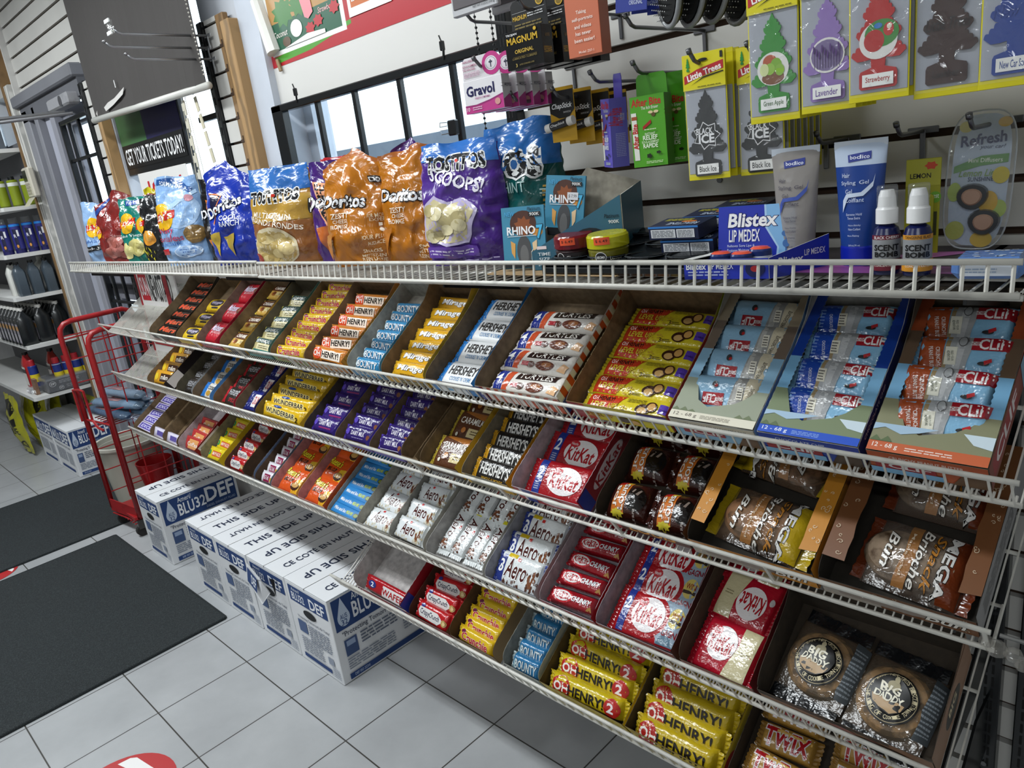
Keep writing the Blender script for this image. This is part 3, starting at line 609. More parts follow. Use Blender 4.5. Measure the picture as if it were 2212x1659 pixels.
for i, z in enumerate((.57,)):
    m = MB()
    for j in range(7): m.tube([(-.185+.04*j, -.15, z), (-.185+.04*j, .16, z)], .003, RED, 5)
    m.tube([(-.2, -.185, z), (.072, -.15, z)], .006, RED, 6); m.tube([(-.19, -.205, z), (-.19, -.205, z+.16), (-.10, -.2, z+.17), (-.04, -.2, z+.17), (-.03, -.2, z+.03), (.03, -.2, z), (.1, -.2, z)], .006, RED, 6); m.build('newspaper_shelf', g)
for x in (-.195, .065):
    for y in (-.155, .15):
        m = MB(); m.tube([(x-.011, y, .028), (x+.011, y, .028)], .027, M('#1c1a19', 'matte'), 14); m.box(x-.015, x+.015, y-.014, y+.014, .04, .085, M('#5b5a58', 'metal')); m.build('caster', g, auto=40)
g = thing('newspaper_sign', 'red edged white newspaper sign reading SUN NEWSSTAND', 'sign', (-3.34, -.14, 1.02))
m = MB(); m.box(-.20, .22, -.003, .003, -.22, .24, M('#e2e0dd', 'paper')); m.box(-.212, -.198, -.006, .006, -.24, .26, M('#a2202a', 'paintmetal')); m.box(.10, .14, -.0045, -.003, -.02, .24, M('#8e1a25', 'paper'))
decal(m, Surf(.2, .22, o=(.01, -.0035, .01), ux=(1, 0, 0), uy=(0, 0, 1)), [('r', '#b5202c', -.95, .42, -.48, .98), ('t', 'SUN', '#f2eeee', -.71, .7, .2, .18, {'off': .03}), ('t', 'NEWSSTAND', '#1d1d1f', .2, .68, .6, .26, {'off': .02}), ('r', '#b5202c', -.95, -.5, 1, -.2)])
m.build('sign_board', g)
def newspaper(loc, rot, col, lb, L=.34):
    g = thing('bagged_newspaper', lb, 'newspaper', loc, rot, 'bagged papers on the red rack')
    m = MB(); n = 12; P = []
    m.lathe([(0, -L/2), (.028, -L/2+.002), (.031, -L/4), (.030, 0), (.032, L/4), (.028, L/2-.002), (0, L/2)], M(col, 'paper'), 14, sx=.6, sy=1.05)
    m.box(-.0195, -.0185, -.015, .02, -L*.3, L*.1, M('#9b5a52', 'paper')); m.build('folded_paper', g, smooth=True)
    m = MB(); m.lathe([(.030, -L/2-.01), (.036, -L/4), (.034, 0), (.036, L/4), (.030, L/2), (.012, L/2+.03), (.03, L/2+.07)], M('#9cc4e6', 'film'), 14, sx=.6, sy=1.08); m.build('plastic_bag', g, smooth=True)
for i, (x, y, z, r, c) in enumerate(((-3.84, -.33, .600, .12, '#2c3f5c'), (-3.80, -.255, .600, .20, '#5b7690'), (-3.83, -.18, .600, .10, '#3d464e'), (-3.79, -.295, .642, .24, '#6c8196'), (-3.85, -.22, .642, .05, '#35506e'), (-3.81, -.26, .684, .16, '#7d8fa0'))):
    newspaper((x, y, z), (0, math.radians(90), r), c, ['dark blue bagged newspaper at the left of the red rack pile', 'pale blue bagged newspaper low in the red rack pile', 'grey bagged newspaper in the middle of the red rack', 'light bagged newspaper at the right of the red rack pile', 'blue bagged newspaper on top left of the red rack pile', 'whitish bagged newspaper on top right of the red rack pile'][i])
# bins beside the rack
g = thing('waste_bin', 'off-white plastic waste bin behind the red rack', 'waste bin', (-4.15, -.20, 0))
m = MB(); m.lathe([(0, .004), (.12, .004), (.155, .34), (.172, .345), (.172, .36), (.160, .36), (.125, .02), (0, .02)], M('#b9b6aa', 'plastic'), 26); m.build('bin_body', g, smooth=True)
m = MB(); m.lathe([(.160, .352), (.178, .352), (.178, .366), (.160, .366), (.160, .352)], M('#c9c6ba', 'plastic'), 26); m.build('rim', g, auto=40)
m = MB(); m.lathe([(0, .004), (.06, .004), (.088, .20), (.083, .20), (.057, .02), (0, .02)], M('#8e1518', 'plastic'), 20)
o = m.build('red_bucket', smooth=True); o.location = (-3.825, -.20, .106); tag(o, 'small dark red bucket standing in the bottom of the red rack', 'bucket')
# ================================================================= WHITE GONDOLA SHELVES AT THE LEFT
GW = M('#d5d5d3', 'wall'); XR = -5.135
g = thing('gondola_shelving', 'white metal shelving unit of motor fluids at the far left', 'shelving', (-6.2, -.17, 0))
m = MB(); m.box(-.9, 1.03, .13, .175, .02, 1.97, M('#5d5e62', 'wall')); m.build('back_board', g)
m = MB(); m.bbox(-.9, .30, .09, .13, .0, .485, M('#e0e0de', 'wall'), .004); m.build('kick_panel', g)
GZ = (.51, .82, 1.11, 1.355, 1.62, 1.94); GD = (.36, .31, .30, .28, .22, .17)
for z, d in zip(GZ, GD):
    m = MB(); y1 = .13; y0 = .17-d-.01; x1 = 1.06
    m.prism([(-.9, y0, z-.022), (x1-.012, y0, z-.022), (x1, y0+.012, z-.022), (x1, y1, z-.022), (-.9, y1, z-.022)], (0, 0, .022), GW, GW); m.build('shelf_board', g)
m = MB(); m.bbox(1.04, 1.058, .13, .165, .1, 1.95, GW, .003); m.build('side_upright', g)
def jug(name, loc, cols, lb, w=.10, d=.06, h=.24, cap=.018, rz=0, grp=None, cat='bottle', neck=.75):
    g = thing(name, lb, cat, loc, (0, 0, rz), grp); m = MB(); W = w/2; D = d/2
    def ring(sx, sy, z, e=.3): return [(x*sx, y*sy, z) for x, y in ((-1, -1+e), (-1+e, -1), (1-e, -1), (1, -1+e), (1, 1-e), (1-e, 1), (-1+e, 1), (-1, 1-e))]
    rs = [ring(W*.94, D*.94, 0), ring(W, D, .006), ring(W, D, h*neck*.9), ring(W*.8, D*.85, h*neck), ring(cap*.9, cap*.9, h*.88), ring(cap*.9, cap*.9, h*.93)]
    vs = sum(rs, []); fs = [tuple(range(7, -1, -1)), tuple(range(40, 48))]
    for r in range(5):
        for i in range(8): j = (i+1) % 8; fs.append((r*8+i, r*8+j, r*8+8+j, r*8+8+i))
    m.add(vs, fs, M(cols[0], 'plastic')); bd = m.build('bottle_body', g, auto=40)
    m = MB(); m.tube([(0, 0, h*.91), (0, 0, h)], cap, M(cols[1], 'plastic'), 12); m.build('cap', g, auto=40)
    if len(cols) > 2:
        m = MB(); S = Surf(D*.6, h*.25, o=(W+.0005, 0, h*.34), ux=(0, 1, 0), uy=(0, 0, 1)); S3 = Surf(W*.85, h*.26, o=(0, -D-.0005, h*.34), ux=(1, 0, 0), uy=(0, 0, 1))
        for s in (S3,): decal(m, s, [('r', cols[2], -1, -1, 1, 1), ('r', cols[3], -1, .3, 1, .75), ('l', '#d8d8d8', -.8, -.8, .8, -.1, 5)])
        m.build('printed_label', bd)
    return g
# rows of bottles
n = 0
for i in range(7):
    for r in range(3):
        if r > 0 and i > 3 and r == 2 and i > 5: continue
        x = XR-.07-.085*i; 
        tail = ['nearest the camera', 'second along', 'third along', 'fourth along', 'fifth along', 'sixth along', 'at the far end'][i]
        lb = 'black motor oil bottle with white cap, %s row, %s' % (['front', 'middle', 'back'][r], tail)
        jug('motor_oil_bottle', (x-(.012*r), -.285+.098*r, .8205), ('#14181a', '#d9d7d2', '#8f8a96', '#b98a52'), lb, w=.065, d=.085, h=.225, cap=.017, grp='black motor oil bottles')
for i in range(3):
    jug('fluid_bottle', (XR-.06-.0*i, -.235+.075*i, 1.1105), ('#49535c', '#17181a'), 'slate grey fluid bottle without label, %s of three' % ['nearest the camera', 'middle', 'nearest the wall'][i], w=.09, d=.06, h=.20, cap=.015, grp='grey fluid bottles')
jug('fluid_bottle', (XR-.20, -.05-.02, 1.1105), ('#c9cbc4', '#d7d8d2'), 'white fluid jug standing behind the three grey bottles', w=.12, d=.10, h=.21, cap=.02)
jug('fluid_bottle', (XR-.19, -.24, 1.1105), ('#d8d8d2', '#1b1c1e'), 'white fluid bottle with dark cap, left of the grey bottles', w=.08, d=.06, h=.20, cap=.018)
def can(name, loc, r, h, body, cap, lb, grp, cat='bottle', extra=None, capr=.8, caph=.2):
    g = thing(name, lb, cat, loc, (0, 0, 0), grp); m = MB()
    m.lathe([(0, 0), (r*.95, 0), (r, .004), (r, h*(1-caph)), (r*.85, h*(1-caph)+.004), (0, h*(1-caph)+.004)], M(body, 'plastic'), 18)
    if extra:
        for z0, z1, c in extra: m.lathe([(r+.0004, h*z0), (r+.0004, h*z1)], M(c, 'plastic'), 18)
    m.build('can_body', g, auto=40)
    m = MB(); m.lathe([(r*capr, h*(1-caph)), (r*capr, h-.003), (r*capr*.9, h), (0, h)], M(cap[1:] if cap[0] == '!' else cap, 'clear' if cap[0] == '!' else 'plastic'), 16); m.build('cap', g, auto=40); return g
for i in range(4):
    lb = 'can of purple-blue cleaner with clear cap, %s of four' % ['nearest the wall', 'second from the wall', 'third from the wall', 'outermost'][i]
    g = can('cleaner_can', (XR-.06-.02*i, -.05-.062*i, 1.356), .0285, .205, '#33347c', '!#aab4ba', lb, 'purple cleaner cans', extra=((.0, .12, '#1d1d52'), (.76, .82, '#2a7fd0')), capr=.85, caph=.18)
    m = MB(); fS = lambda u, v: (Vector((.0289*math.cos(u*1.0-.75), .0289*math.sin(u*1.0-.75), .08+v*.06)), Vector((math.cos(u-.75), math.sin(u-.75), 0)))
    decal(m, Surf(.03, .06, fS, L=.008), [('r', '#16163a', -.1, -1, .55, 1), ('e', '#c98a3c', .2, -.65, .2, .16), ('r', '#e8e8ee', .6, .3, .95, .9), ('t', 'R', '#e9e9f2', .2, .35, .2, .16)]); m.build('printed_label', g)
for i in range(3):
    g = can('cleaner_can', (XR-.05-.03*i, -.06-.06*i, 1.6205), .028, .17, '#7c8a22', '#15181a', 'green can with black nozzle on the upper white shelf, %s of three' % ['nearest the wall', 'middle', 'outermost'][i], 'green cans', extra=((.68, .8, '#cfd2cc'), (.0, .05, '#55601a')), capr=.6, caph=.14)
for i in range(5):
    can('lubricant_can', (XR-.06-.0*i-.02, -.24+.055*i-.0, .511), .026, .20, '#23357f', '#b02831', 'blue and yellow lubricant can with red cap, %s of five' % ['outermost', 'second', 'middle', 'fourth', 'nearest the wall'][i], 'lubricant cans', extra=((.3, .55, '#d8c22c'), (.78, .8, '#c9c9c9')), capr=.75, caph=.2) if i > 0 else can('lubricant_can', (XR-.20, -.29, .511), .026, .20, '#23357f', '#b02831', 'blue and yellow lubricant can with red cap, outermost of five', 'lubricant cans', extra=((.3, .55, '#d8c22c'),), capr=.75, caph=.2)
for i, (x, c, lb) in enumerate(((XR-.40, '#a82a2c', 'red squat bottle with sloping label at the far left shelf'), (XR-.30, '#b0362c', 'red jug beside the lubricant cans'), (XR-.33, '#c07a35', 'orange jug behind the lubricant cans'))):
    jug('fluid_bottle', (x, -.27+.12*i, .511), (c, '#1c1c1e', '#d8d5cf', '#2c2c30'), lb, w=.09, d=.06, h=.23)
jug('antifreeze_jug', (XR-.26, -.13, 1.9405), ('#565c63', '#2a2d30'), 'large dark grey fluid jug on the top of the white shelving', w=.22, d=.14, h=.33, cap=.03)
g = thing('light_bulb_pack', 'grey shrink-wrapped case with heart logo reading ZIP on the low white shelf', 'pack', (XR-.05, -.17, .511), (0, 0, .0)); g['category'] = 'pack'
m = MB(); m.bbox(-.14, .05, -.115, .12, 0, .085, M('#43454a', 'plastic'), .006); S = Surf(.115, .042, o=(.0505, .0, .042), ux=(0, 1, 0), uy=(0, 0, 1))
S2_ = Surf(.09, .042, o=(-.045, -.1155, .042), ux=(1, 0, 0), uy=(0, 0, 1))
for s in (S,): decal(m, s, [('e', '#d9dadc', -.72, .3, .16, .4), ('e', '#3a3b40', -.72, .3, .14, .35), ('t', 'ZIP', '#f0f0f0', -.72, .32, .1, .13, {'off': .03}), ('e', '#c9cacc', -.35, -.45, .12, .3), ('e', '#3a3b40', -.35, -.45, .1, .26), ('t', 'ZIP', '#e0e0e0', -.35, -.42, .07, .1), ('l', '#9b9ca0', -.4, .2, .6, .7, 3), ('l', '#85868a', -.1, -.6, .7, -.1, 2)])
m.build('carton', g); m = MB(); m.bbox(-.145, .055, -.12, .125, -.0, .09, M('#c9ccd0', 'film'), .012); m.build('shrink_wrap', g)
g = thing('small_box', 'slim brown carton leaning upright in front of the grey wrapped case', 'box', (XR-.10, -.325, .511), (0, .1, .1)); m = MB(); m.bbox(-.02, .02, -.01, .01, 0, .10, M('#8a6a55', 'card'), .001); m.box(-.012, .012, -.011, -.010, .01, .03, M('#dedede', 'paper')); m.build('carton', g)
m = MB()
for i in range(5): m.tube([(-.05+.02*i, -.02, .012+.006*(i % 2)), (-.03+.02*i, .03, .02), (-.04+.02*i, .05, .01)], .018, M('#c3c5c9', 'film'), 7)
o = m.build('plastic_bag'); o.location = (XR-.17, -.33, .513); tag(o, 'crumpled clear plastic bag on the low white shelf', 'plastic bag')
g = thing('salt_bag', 'yellow and black bag of ice salt slumped on the floor at the left', 'salt bag', (-5.96, -.35, 0), (0, 0, 0))
m = MB(); nu, nv = 20, 24
def sf(u, v): 
    w = .16*(1-.25*max(0, v-.7)); return Vector((u*w+.12*(.5-v)*.6, -.05*(1-abs(u)**2.2)*math.sin(math.pi*min(1, max(.05, v)))-.012*noise.noise(Vector((u*3, v*5, 0))), .02+v*.40))
vs = [sf(-1+2*i/nu, j/nv) for j in range(nv+1) for i in range(nu+1)]; fs = [(j*(nu+1)+i, j*(nu+1)+i+1, (j+1)*(nu+1)+i+1, (j+1)*(nu+1)+i) for j in range(nv) for i in range(nu)]
m.add(vs, fs, M('#a8a51f', 'bag')); m.add([v+Vector((0, .09, 0)) for v in vs], [f[::-1] for f in fs], M('#a8a51f', 'bag'))
def fS(u, v): p = sf(u, (v+1)/2); return p, Vector((0, -1, 0))
decal(m, Surf(.16, .2, fS, L=.02), [('p', '#15150f', [(-.8, .75), (.2, .9), (.7, .55), (.3, .3), (-.1, .55), (-.5, .35)]), ('p', '#15150f', [(-.7, .1), (-.3, .3), (-.1, .1), (-.5, -.1)]), ('p', '#15150f', [(.1, .15), (.5, .25), (.6, 0), (.2, -.1)]), ('p', '#15150f', [(-.6, -.35), (-.1, -.15), (0, -.4), (-.5, -.55)]), ('t', 'SAFE', '#15150f', .1, -.2, .5, .12, {'off': .03}), ('e', '#15150f', -.2, -.75, .3, .14), ('e', '#a8a51f', -.2, -.75, .2, .09), ('e', '#15150f', .5, -.7, .3, .14), ('e', '#a8a51f', .5, -.7, .2, .09)])
m.build('bag_body', g, smooth=True)
o = dup(g, (-5.82, -.22, 0), label='second yellow salt bag reading SAFE-T-SALT lying behind the cartons'); 
g2 = o
m = MB(); m.bbox(-.35, .30, -.004, .05, .0, .42, M('#9a971f', 'bag'), .02); decal(m, Surf(.35, .21, o=(-.02, -.0045, .21), ux=(1, 0, 0), uy=(0, 0, 1)), [('t', 'SAFE-T-SALT', '#17170f', .1, .62, .8, .16, {'off': .03})])
o = m.build('salt_bag'); o.location = (-5.34, -.045, .0); tag(o, 'yellow bag reading SAFE-T-SALT standing at the wall above the cartons', 'salt bag'); o.location.z = .0
g2['label'] = 'second yellow and black salt bag between the first and the cartons'
# ================================================================= WRAPPED BARS
def T_(txt, col, cx, cy, w, h, **o): return ('t', txt, col, cx, cy, w, h, o)
def blobs(col, n, x0, x1, y0, y1, r, seed=1, asp=.25):
    q = random.Random(seed); P = []
    for _ in range(n):
        cx, cy, a, c = q.uniform(x0, x1), q.uniform(y0, y1), r*asp*q.uniform(.6, 1.2), r*q.uniform(.6, 1.2); P.append([(cx+a*math.cos(.785*i), cy+c*math.sin(.785*i)) for i in range(8)])
    return [('m', col, P)]
AERO = [T_('Aero', '#4a1712', -.05, .1, .5, .55, off=.03, sh=.2, out=('#f3f3f3', .09)), ('r', '#c33', -.12, .62, .02, .8)]
def aero(three, cocoa):
    c = '#5b3524' if cocoa else '#cfc2a2'
    d = [('r', '#dfe3e4', -.95, -.9, .95, .9)]+blobs(c, 22, .45, .97, -.8, .3, .13, 3)+blobs(c, 22, -.6 if three else -.95, .9, -.95, -.55, .12, 4)+blobs('#7a4a30', 8, .6, .95, -.6, .4, .22, 9)
    if three: d += [('r', '#24357f', -.93, -.85, -.62, .8), T_('3', '#f0f0f0', -.77, .1, .09, .38, off=.04), ('r', '#d8b928', -.62, .72, -.2, .93)]
    return d+AERO
KKL = lambda cx, cy, w, h: [('e', '#efe9ea', cx, cy, w, h, 28), T_('KitKat', '#b01622', cx, cy-.05, w*.82, h*.5, off=.045, sh=.15), ('e', '#c52a34', cx-w*.55, cy+h*.62, w*.3, h*.26), T_('Nestle', '#f2e8e8', cx-w*.55, cy+h*.62, w*.2, h*.1)]
B = {  # name: (obj name, base, end colour, height, thickness, decals)
'mars': ('candy_bar', '#1d1b1a', '#232120', .040, .018, [T_('Mars', '#d2492a', 0, 0, .72, .52, off=.05, sh=.2, out=('#7d5a30', .085)), ('r', '#8a8a84', .82, -.6, .92, .6)]),
'yel': ('candy_bar', '#d8b526', '#d8b526', .055, .02, [('e', '#241d2a', 0, .1, .7, .55), T_('Whippet', '#cfc6dd', 0, .1, .55, .3, off=.04, sh=.2), ('r', '#241d2a', -.3, -.75, .4, -.55)]),
'malt': ('candy_bag', '#b4172b', '#a81527', .09, .026, [T_('Maltesers', '#dcd3e8', -.1, .25, .62, .3, off=.03, sh=.15, out=('#7a1020', .06)), T_('MILK CHOCOLATE', '#e0b9c0', -.05, -.2, .5, .1), ('e', '#6a3a2c', .62, .1, .2, .32), ('e', '#8a5a42', .66, .15, .12, .2)]),
'caram': ('chocolate_bar', '#c9a24c', '#d9c04a', .062, .012, [('r', '#5a2f18', -.85, .0, .9, .85), T_('CARAMILK', '#f2ece0', -.1, .42, .6, .22, off=.03, sh=.15), ('r', '#dcc98c', -.2, -.55, .8, -.1), ('e', '#a5602c', -.45, -.35, .22, .28), ('e', '#6a3417', -.4, -.3, .13, .18), ('l', '#6a4a2a', .1, -.5, .7, -.2, 2)]),
'salt': ('chocolate_bar', '#b9ad7c', '#d9cb6a', .048, .012, [('r', '#2a4a48', -.85, .15, .9, .85), T_('CARAMILK', '#e6e4da', -.1, .48, .55, .18, off=.03, sh=.15), ('r', '#d7cfa6', -.6, -.75, .8, .05), ('l', '#5a5236', -.4, -.6, .6, -.1, 2), ('r', '#3f8a86', -.9, -.9, .9, -.75)]),
'cru': ('candy_bar', '#d6b01e', '#d6b01e', .038, .02, [('e', '#6a1440', -.7, .55, .12, .25), T_('Crunchie', '#b3122d', 0, 0, .75, .48, off=.05, out=('#f0e0c8', .085))]),
'ohpb': ('candy_bar', '#c77a2a', '#d98a35', .046, .022, [('e', '#d5481f', -.62, .1, .3, .72), ('r', '#efe3d3', -.35, -.45, .85, .6), T_('OH', '#f4eee6', -.64, .1, .2, .36, off=.04), T_('HENRY!', '#1e1410', .22, .12, .52, .34, off=.05), ('r', '#4a2b16', -.3, -.8, .7, -.58)]),
'boun': ('candy_bar', '#2a7fae', '#cfdadd', .034, .018, [('p', '#cfe0e6', [(-.95, -.6), (-.75, -.3), (-.8, .5), (-.95, .7)]), T_('BOUNTY', '#e9eef0', .02, .0, .78, .48, off=.04, out=('#1c3f66', .08))]),
'mira': ('candy_bar', '#d9a520', '#d6a826', .040, .014, [T_('Mirage', '#efefef', .0, .12, .75, .42, off=.05, sh=.25, out=('#1b1512', .10)), ('l', '#7a5a14', -.5, -.75, .4, -.5, 1)]),
'hcc': ('chocolate_bar', '#dfe1e2', '#2479c4', .066, .012, [('r', '#2479c4', -1, -.93, -.78, .93), T_("HERSHEY'S", '#15110f', .14, .22, .78, .38, off=.03), T_("COOKIES 'N' CREME", '#2f78ae', .1, -.5, .55, .16, off=.01)]),
'turt': ('candy_bar', '#e4dfd8', '#e9e4e0', .055, .024, [('r', '#22338a', -.93, -.85, -.66, .85), ('p', '#c8502a', [(-.66, -.85), (-.5, -.85), (-.42, .85), (-.6, .85)]), ('p', '#2a1712', [(-.35, .1), (.75, .22), (.8, .85), (-.3, .8)]), T_('TURTLES', '#f0ece4', .2, .48, .46, .24, off=.03, sh=.1), T_('4', '#f2f2f2', -.8, .1, .08, .35, off=.04), ('e', '#6a3420', .25, -.4, .26, .38), ('e', '#a5683c', .3, -.35, .14, .2), ('e', '#5a2c1c', -.15, -.45, .12, .25), ('p', '#e9b98a', [(.62, -.7), (.75, -.1), (.9, -.3), (.85, -.8)]), ('r', '#b03038', -.4, -.6, -.2, -.25)]),
'lvl': ('candy_bar', '#d9c62a', '#d9c62a', .044, .014, [('p', '#c63a1d', [(-.98, -.9), (-.35, -.9), (-.05, .9), (-.98, .9)]), T_('OH', '#f5f0ea', -.78, .4, .07, .2, off=.03), T_('HENRY!', '#191410', -.5, .42, .19, .2, off=.04), T_('LEVEL UP', '#e7cf3a', -.52, -.25, .3, .26, off=.05, sh=.1, out=('#8a2414', .07)), ('l', '#8a7d22', .0, .35, .45, .75, 3)]+blobs('#c9a33a', 20, -.35, .05, -.85, .1, .07, 6, .35)+[T_('3', '#2b2114', .0, -.6, .03, .18), ('l', '#55481c', .05, -.75, .25, -.5, 2), ('e', '#3d2013', .42, -.2, .17, .5), ('e', '#d2a868', .42, -.3, .11, .3), ('e', '#3d2013', .6, .1, .13, .5), ('e', '#cf9e5a', .61, .1, .09, .38), ('r', '#5a3fae', .78, -.4, .97, .45), T_('on twitch', '#2a1c60', .87, -.05, .07, .1)]),
'clifw': ('energy_bar', '#8fb9d6', '#8fb9d6', .072, .022, [('p', '#d6cbb0', [(.55, -.92), (.95, -.92), (.95, .92), (.62, .92)]), ('p', '#9b9a97', [(.1, -.92), (.55, -.92), (.62, .92), (.3, .92)]), ('p', '#b9b7b2', [(.2, -.9), (.4, -.9), (.45, .8), (.32, .9)]), ('r', '#a01e28', -.62, -.5, .02, .1), T_('CLIF', '#f1eded', -.38, -.2, .2, .2, off=.05, rot=180), T_('BAR', '#f1eded', -.07, -.2, .05, .18, rot=90), ('e', '#33363a', -.3, .5, .08, .16), ('e', '#a22', -.25, .45, .05, .08), ('r', '#e9e4d4', .38, -.15, .56, .45), ('l', '#55504a', .4, -.1, .54, .4, 4), T_('WHITE CHOCOLATE', '#2a2420', .74, 0, .27, .09, rot=72, off=.01)]),
'clifc': ('energy_bar', '#8cc0e2', '#8cc0e2', .072, .022, [('r', '#1f47a8', -.97, -.93, -.38, .93), ('p', '#a08a64', [(-.4, -.93), (-.32, -.93), (-.24, .93), (-.34, .93)]), ('p', '#a9abad', [(-.32, -.93), (.1, -.93), (.16, .0), (.3, .93), (-.24, .93)]), ('p', '#c3c4c5', [(-.2, -.9), (-.05, -.9), (.08, .8), (-.12, .9)]), T_('CHOCOLATE CHIP', '#e6ecf6', -.56, 0, .28, .07, rot=-80, off=.015), ('l', '#6f8fd0', -.9, -.7, -.75, .7, 9), ('r', '#e6e1cf', -.38, -.1, -.16, .5), ('l', '#5a5650', -.36, -.05, -.2, .45, 4), ('r', '#a51f2a', .25, .35, .98, .85), T_('CLIF', '#f3efef', .68, .6, .25, .19, off=.05), T_('BAR', '#f3efef', .33, .6, .05, .16, rot=-90), ('e', '#2d2f33', .5, -.15, .13, .08), ('p', '#c0262c', [(.5, -.05), (.66, .05), (.68, -.08), (.52, -.2)]), ('p', '#6e655d', [(.55, -.93), (.7, -.5), (.97, -.4), (.97, -.93)])]),
'clifo': ('energy_bar', '#8cc0e2', '#8cc0e2', .076, .024, [('r', '#a34a24', -.97, -.93, -.4, .93), ('p', '#a08a64', [(-.42, -.93), (-.34, -.93), (-.26, .93), (-.36, .93)]), ('p', '#a9abad', [(-.34, -.93), (.08, -.93), (.14, .0), (.28, .93), (-.26, .93)]), ('p', '#c3c4c5', [(-.2, -.9), (-.05, -.9), (.08, .8), (-.12, .9)]), T_('CRUNCHY', '#f1e6de', -.5, .1, .25, .07, rot=-80, off=.02), T_('PEANUT BUTTER', '#f1e6de', -.64, -.05, .35, .07, rot=-80, off=.02), ('r', '#e8e5d4', -.36, -.2, -.1, .5), T_('FEED YOUR', '#3c4a3c', -.19, .15, .13, .04, rot=-80), T_('ADVENTURE', '#3c4a3c', -.27, .15, .13, .045, rot=-80), ('e', '#555', .0, .72, .1, .2), ('e', '#a9abad', .0, .72, .085, .17), ('r', '#a51f2a', .2, .4, .98, .88), T_('CLIF', '#f3efef', .64, .64, .28, .19, off=.05), T_('BAR', '#f3efef', .28, .64, .05, .16, rot=-90), ('e', '#2d2f33', .5, -.1, .13, .08), ('p', '#c0262c', [(.5, .0), (.66, .1), (.68, -.03), (.52, -.15)]), ('p', '#7c7168', [(.45, -.93), (.6, -.5), (.97, -.35), (.97, -.93)])]),
'mm': ('candy_bag', '#d39a24', '#d8a52a', .06, .02, [('r', '#3b2313', -.2, -.6, .9, .5), T_('m&m', '#ddd6cc', .3, .0, .4, .3, off=.05), ('e', '#e0c030', -.6, 0, .2, .5)]),
'hdk': ('chocolate_bar', '#2a2522', '#3a3532', .06, .012, [T_("HERSHEY'S", '#a9a9ad', 0, .2, .75, .36, off=.03), ('l', '#77777b', -.5, -.6, .5, -.35, 2)]),
'hck': ('chocolate_bar', '#d9d6cf', '#1f6fc0', .06, .012, [('r', '#1f6fc0', -1, -.93, -.4, .93), T_('COOKIES', '#17130f', .2, .3, .5, .25, off=.03), ('e', '#b98f3a', .0, -.4, .3, .35), ('e', '#58b0e0', .6, -.4, .25, .35)]),
'hrd': ('chocolate_bar', '#2b2522', '#b3202c', .066, .012, [('r', '#b3202c', -1, -.93, -.62, .93), ('r', '#2b2522', -.6, -.93, 1, .93), T_("HERSHEY'S", '#b9bbbf', .2, .35, .72, .3, off=.03), T_('SPECIAL', '#c7303a', .3, -.5, .5, .2, off=.02)]),
'crn': ('chocolate_bar', '#1b2570', '#1b2570', .075, .012, [('r', '#e8e4e4', -.2, -.65, .9, .6), T_('CRUNCH', '#b5202c', .38, 0, .5, .38, off=.05)]+blobs('#c9d2ee', 14, -.9, -.3, -.8, .8, .08, 5)),
'wun': ('candy_bar', '#d9b01d', '#d9b01d', .05, .022, [('p', '#e8d27a', [(-.75, -.3), (.75, -.55), (.7, .3), (-.7, .55)]), T_('WUNDERBAR', '#1a1714', -.03, 0, .72, .3, off=.045, bow=-.25, out=('#f2e9c8', .08)), ('e', '#1b3f8a', -.2, .68, .2, .15), T_('2', '#1a1714', .8, -.3, .06, .3, off=.04)]),
'dm1': ('chocolate_bar', '#33206e', '#4a33a0', .048, .014, [T_('DAIRY MILK', '#e6e0f0', .05, .1, .5, .26, off=.03), ('p', '#e6e0f0', [(.0, .45), (.1, .75), (.2, .45)]), ('r', '#8a2a6a', -.4, -.55, .6, -.38), ('e', '#5c46b4', -.75, .1, .12, .4)]),
'dm2': ('chocolate_bar', '#2c1c64', '#4a33a0', .046, .014, [T_('DAIRY MILK', '#e6e0f0', .0, .05, .5, .26, off=.03), ('p', '#e6e0f0', [(.0, .45), (.1, .75), (.2, .45)]), ('e', '#7a4a30', .8, -.2, .12, .3), ('l', '#8f85b8', -.4, -.6, .5, -.42, 1), ('e', '#5c46b4', -.75, .1, .12, .4)]),
'dm3': ('chocolate_bar', '#2c1c64', '#4a33a0', .043, .014, [T_('DAIRY MILK', '#e6e0f0', .0, .05, .55, .3, off=.03), ('p', '#e6e0f0', [(.0, .45), (.1, .75), (.2, .45)]), ('e', '#8a5634', .75, -.35, .14, .34), ('r', '#d9d4ec', -.85, -.8, .9, -.72)]),
'cml': ('chocolate_bar', '#5a3520', '#b9a23c', .085, .013, [('r', '#b9a23c', -1, -.95, -.84, .95), ('p', '#a5662c', [(-.7, .85), (.9, .5), (.9, .95), (-.6, .95)]), T_('CARAMILK', '#efe9de', .12, .35, .78, .2, off=.02), ('r', '#d9c793', .1, -.65, .95, -.1), ('e', '#5a2c14', -.25, -.3, .22, .26), ('e', '#c27a35', -.22, -.28, .14, .18), ('l', '#5a4526', .3, -.5, .85, -.2, 2), ('e', '#e3ddcb', -.55, -.6, .08, .12)]),
'hal': ('chocolate_bar', '#211d1b', '#c08d1c', .055, .013, [('r', '#c08d1c', -1, -.93, -.8, .93), T_("HERSHEY'S", '#e3e1dd', .12, .12, .78, .45, off=.05), T_('WHOLE ALMONDS', '#c99a2c', .1, -.68, .6, .13, off=.02)]),
'kk2': ('chocolate_bar', '#a5141f', '#a5141f', .085, .013, [('r', '#22388f', -.82, -.93, -.55, .93), T_('2', '#eef0f4', -.69, .25, .09, .32, off=.05), ('l', '#b8c2dc', -.77, -.7, -.6, -.25, 4)]+KKL(.22, .0, .6, .74)),
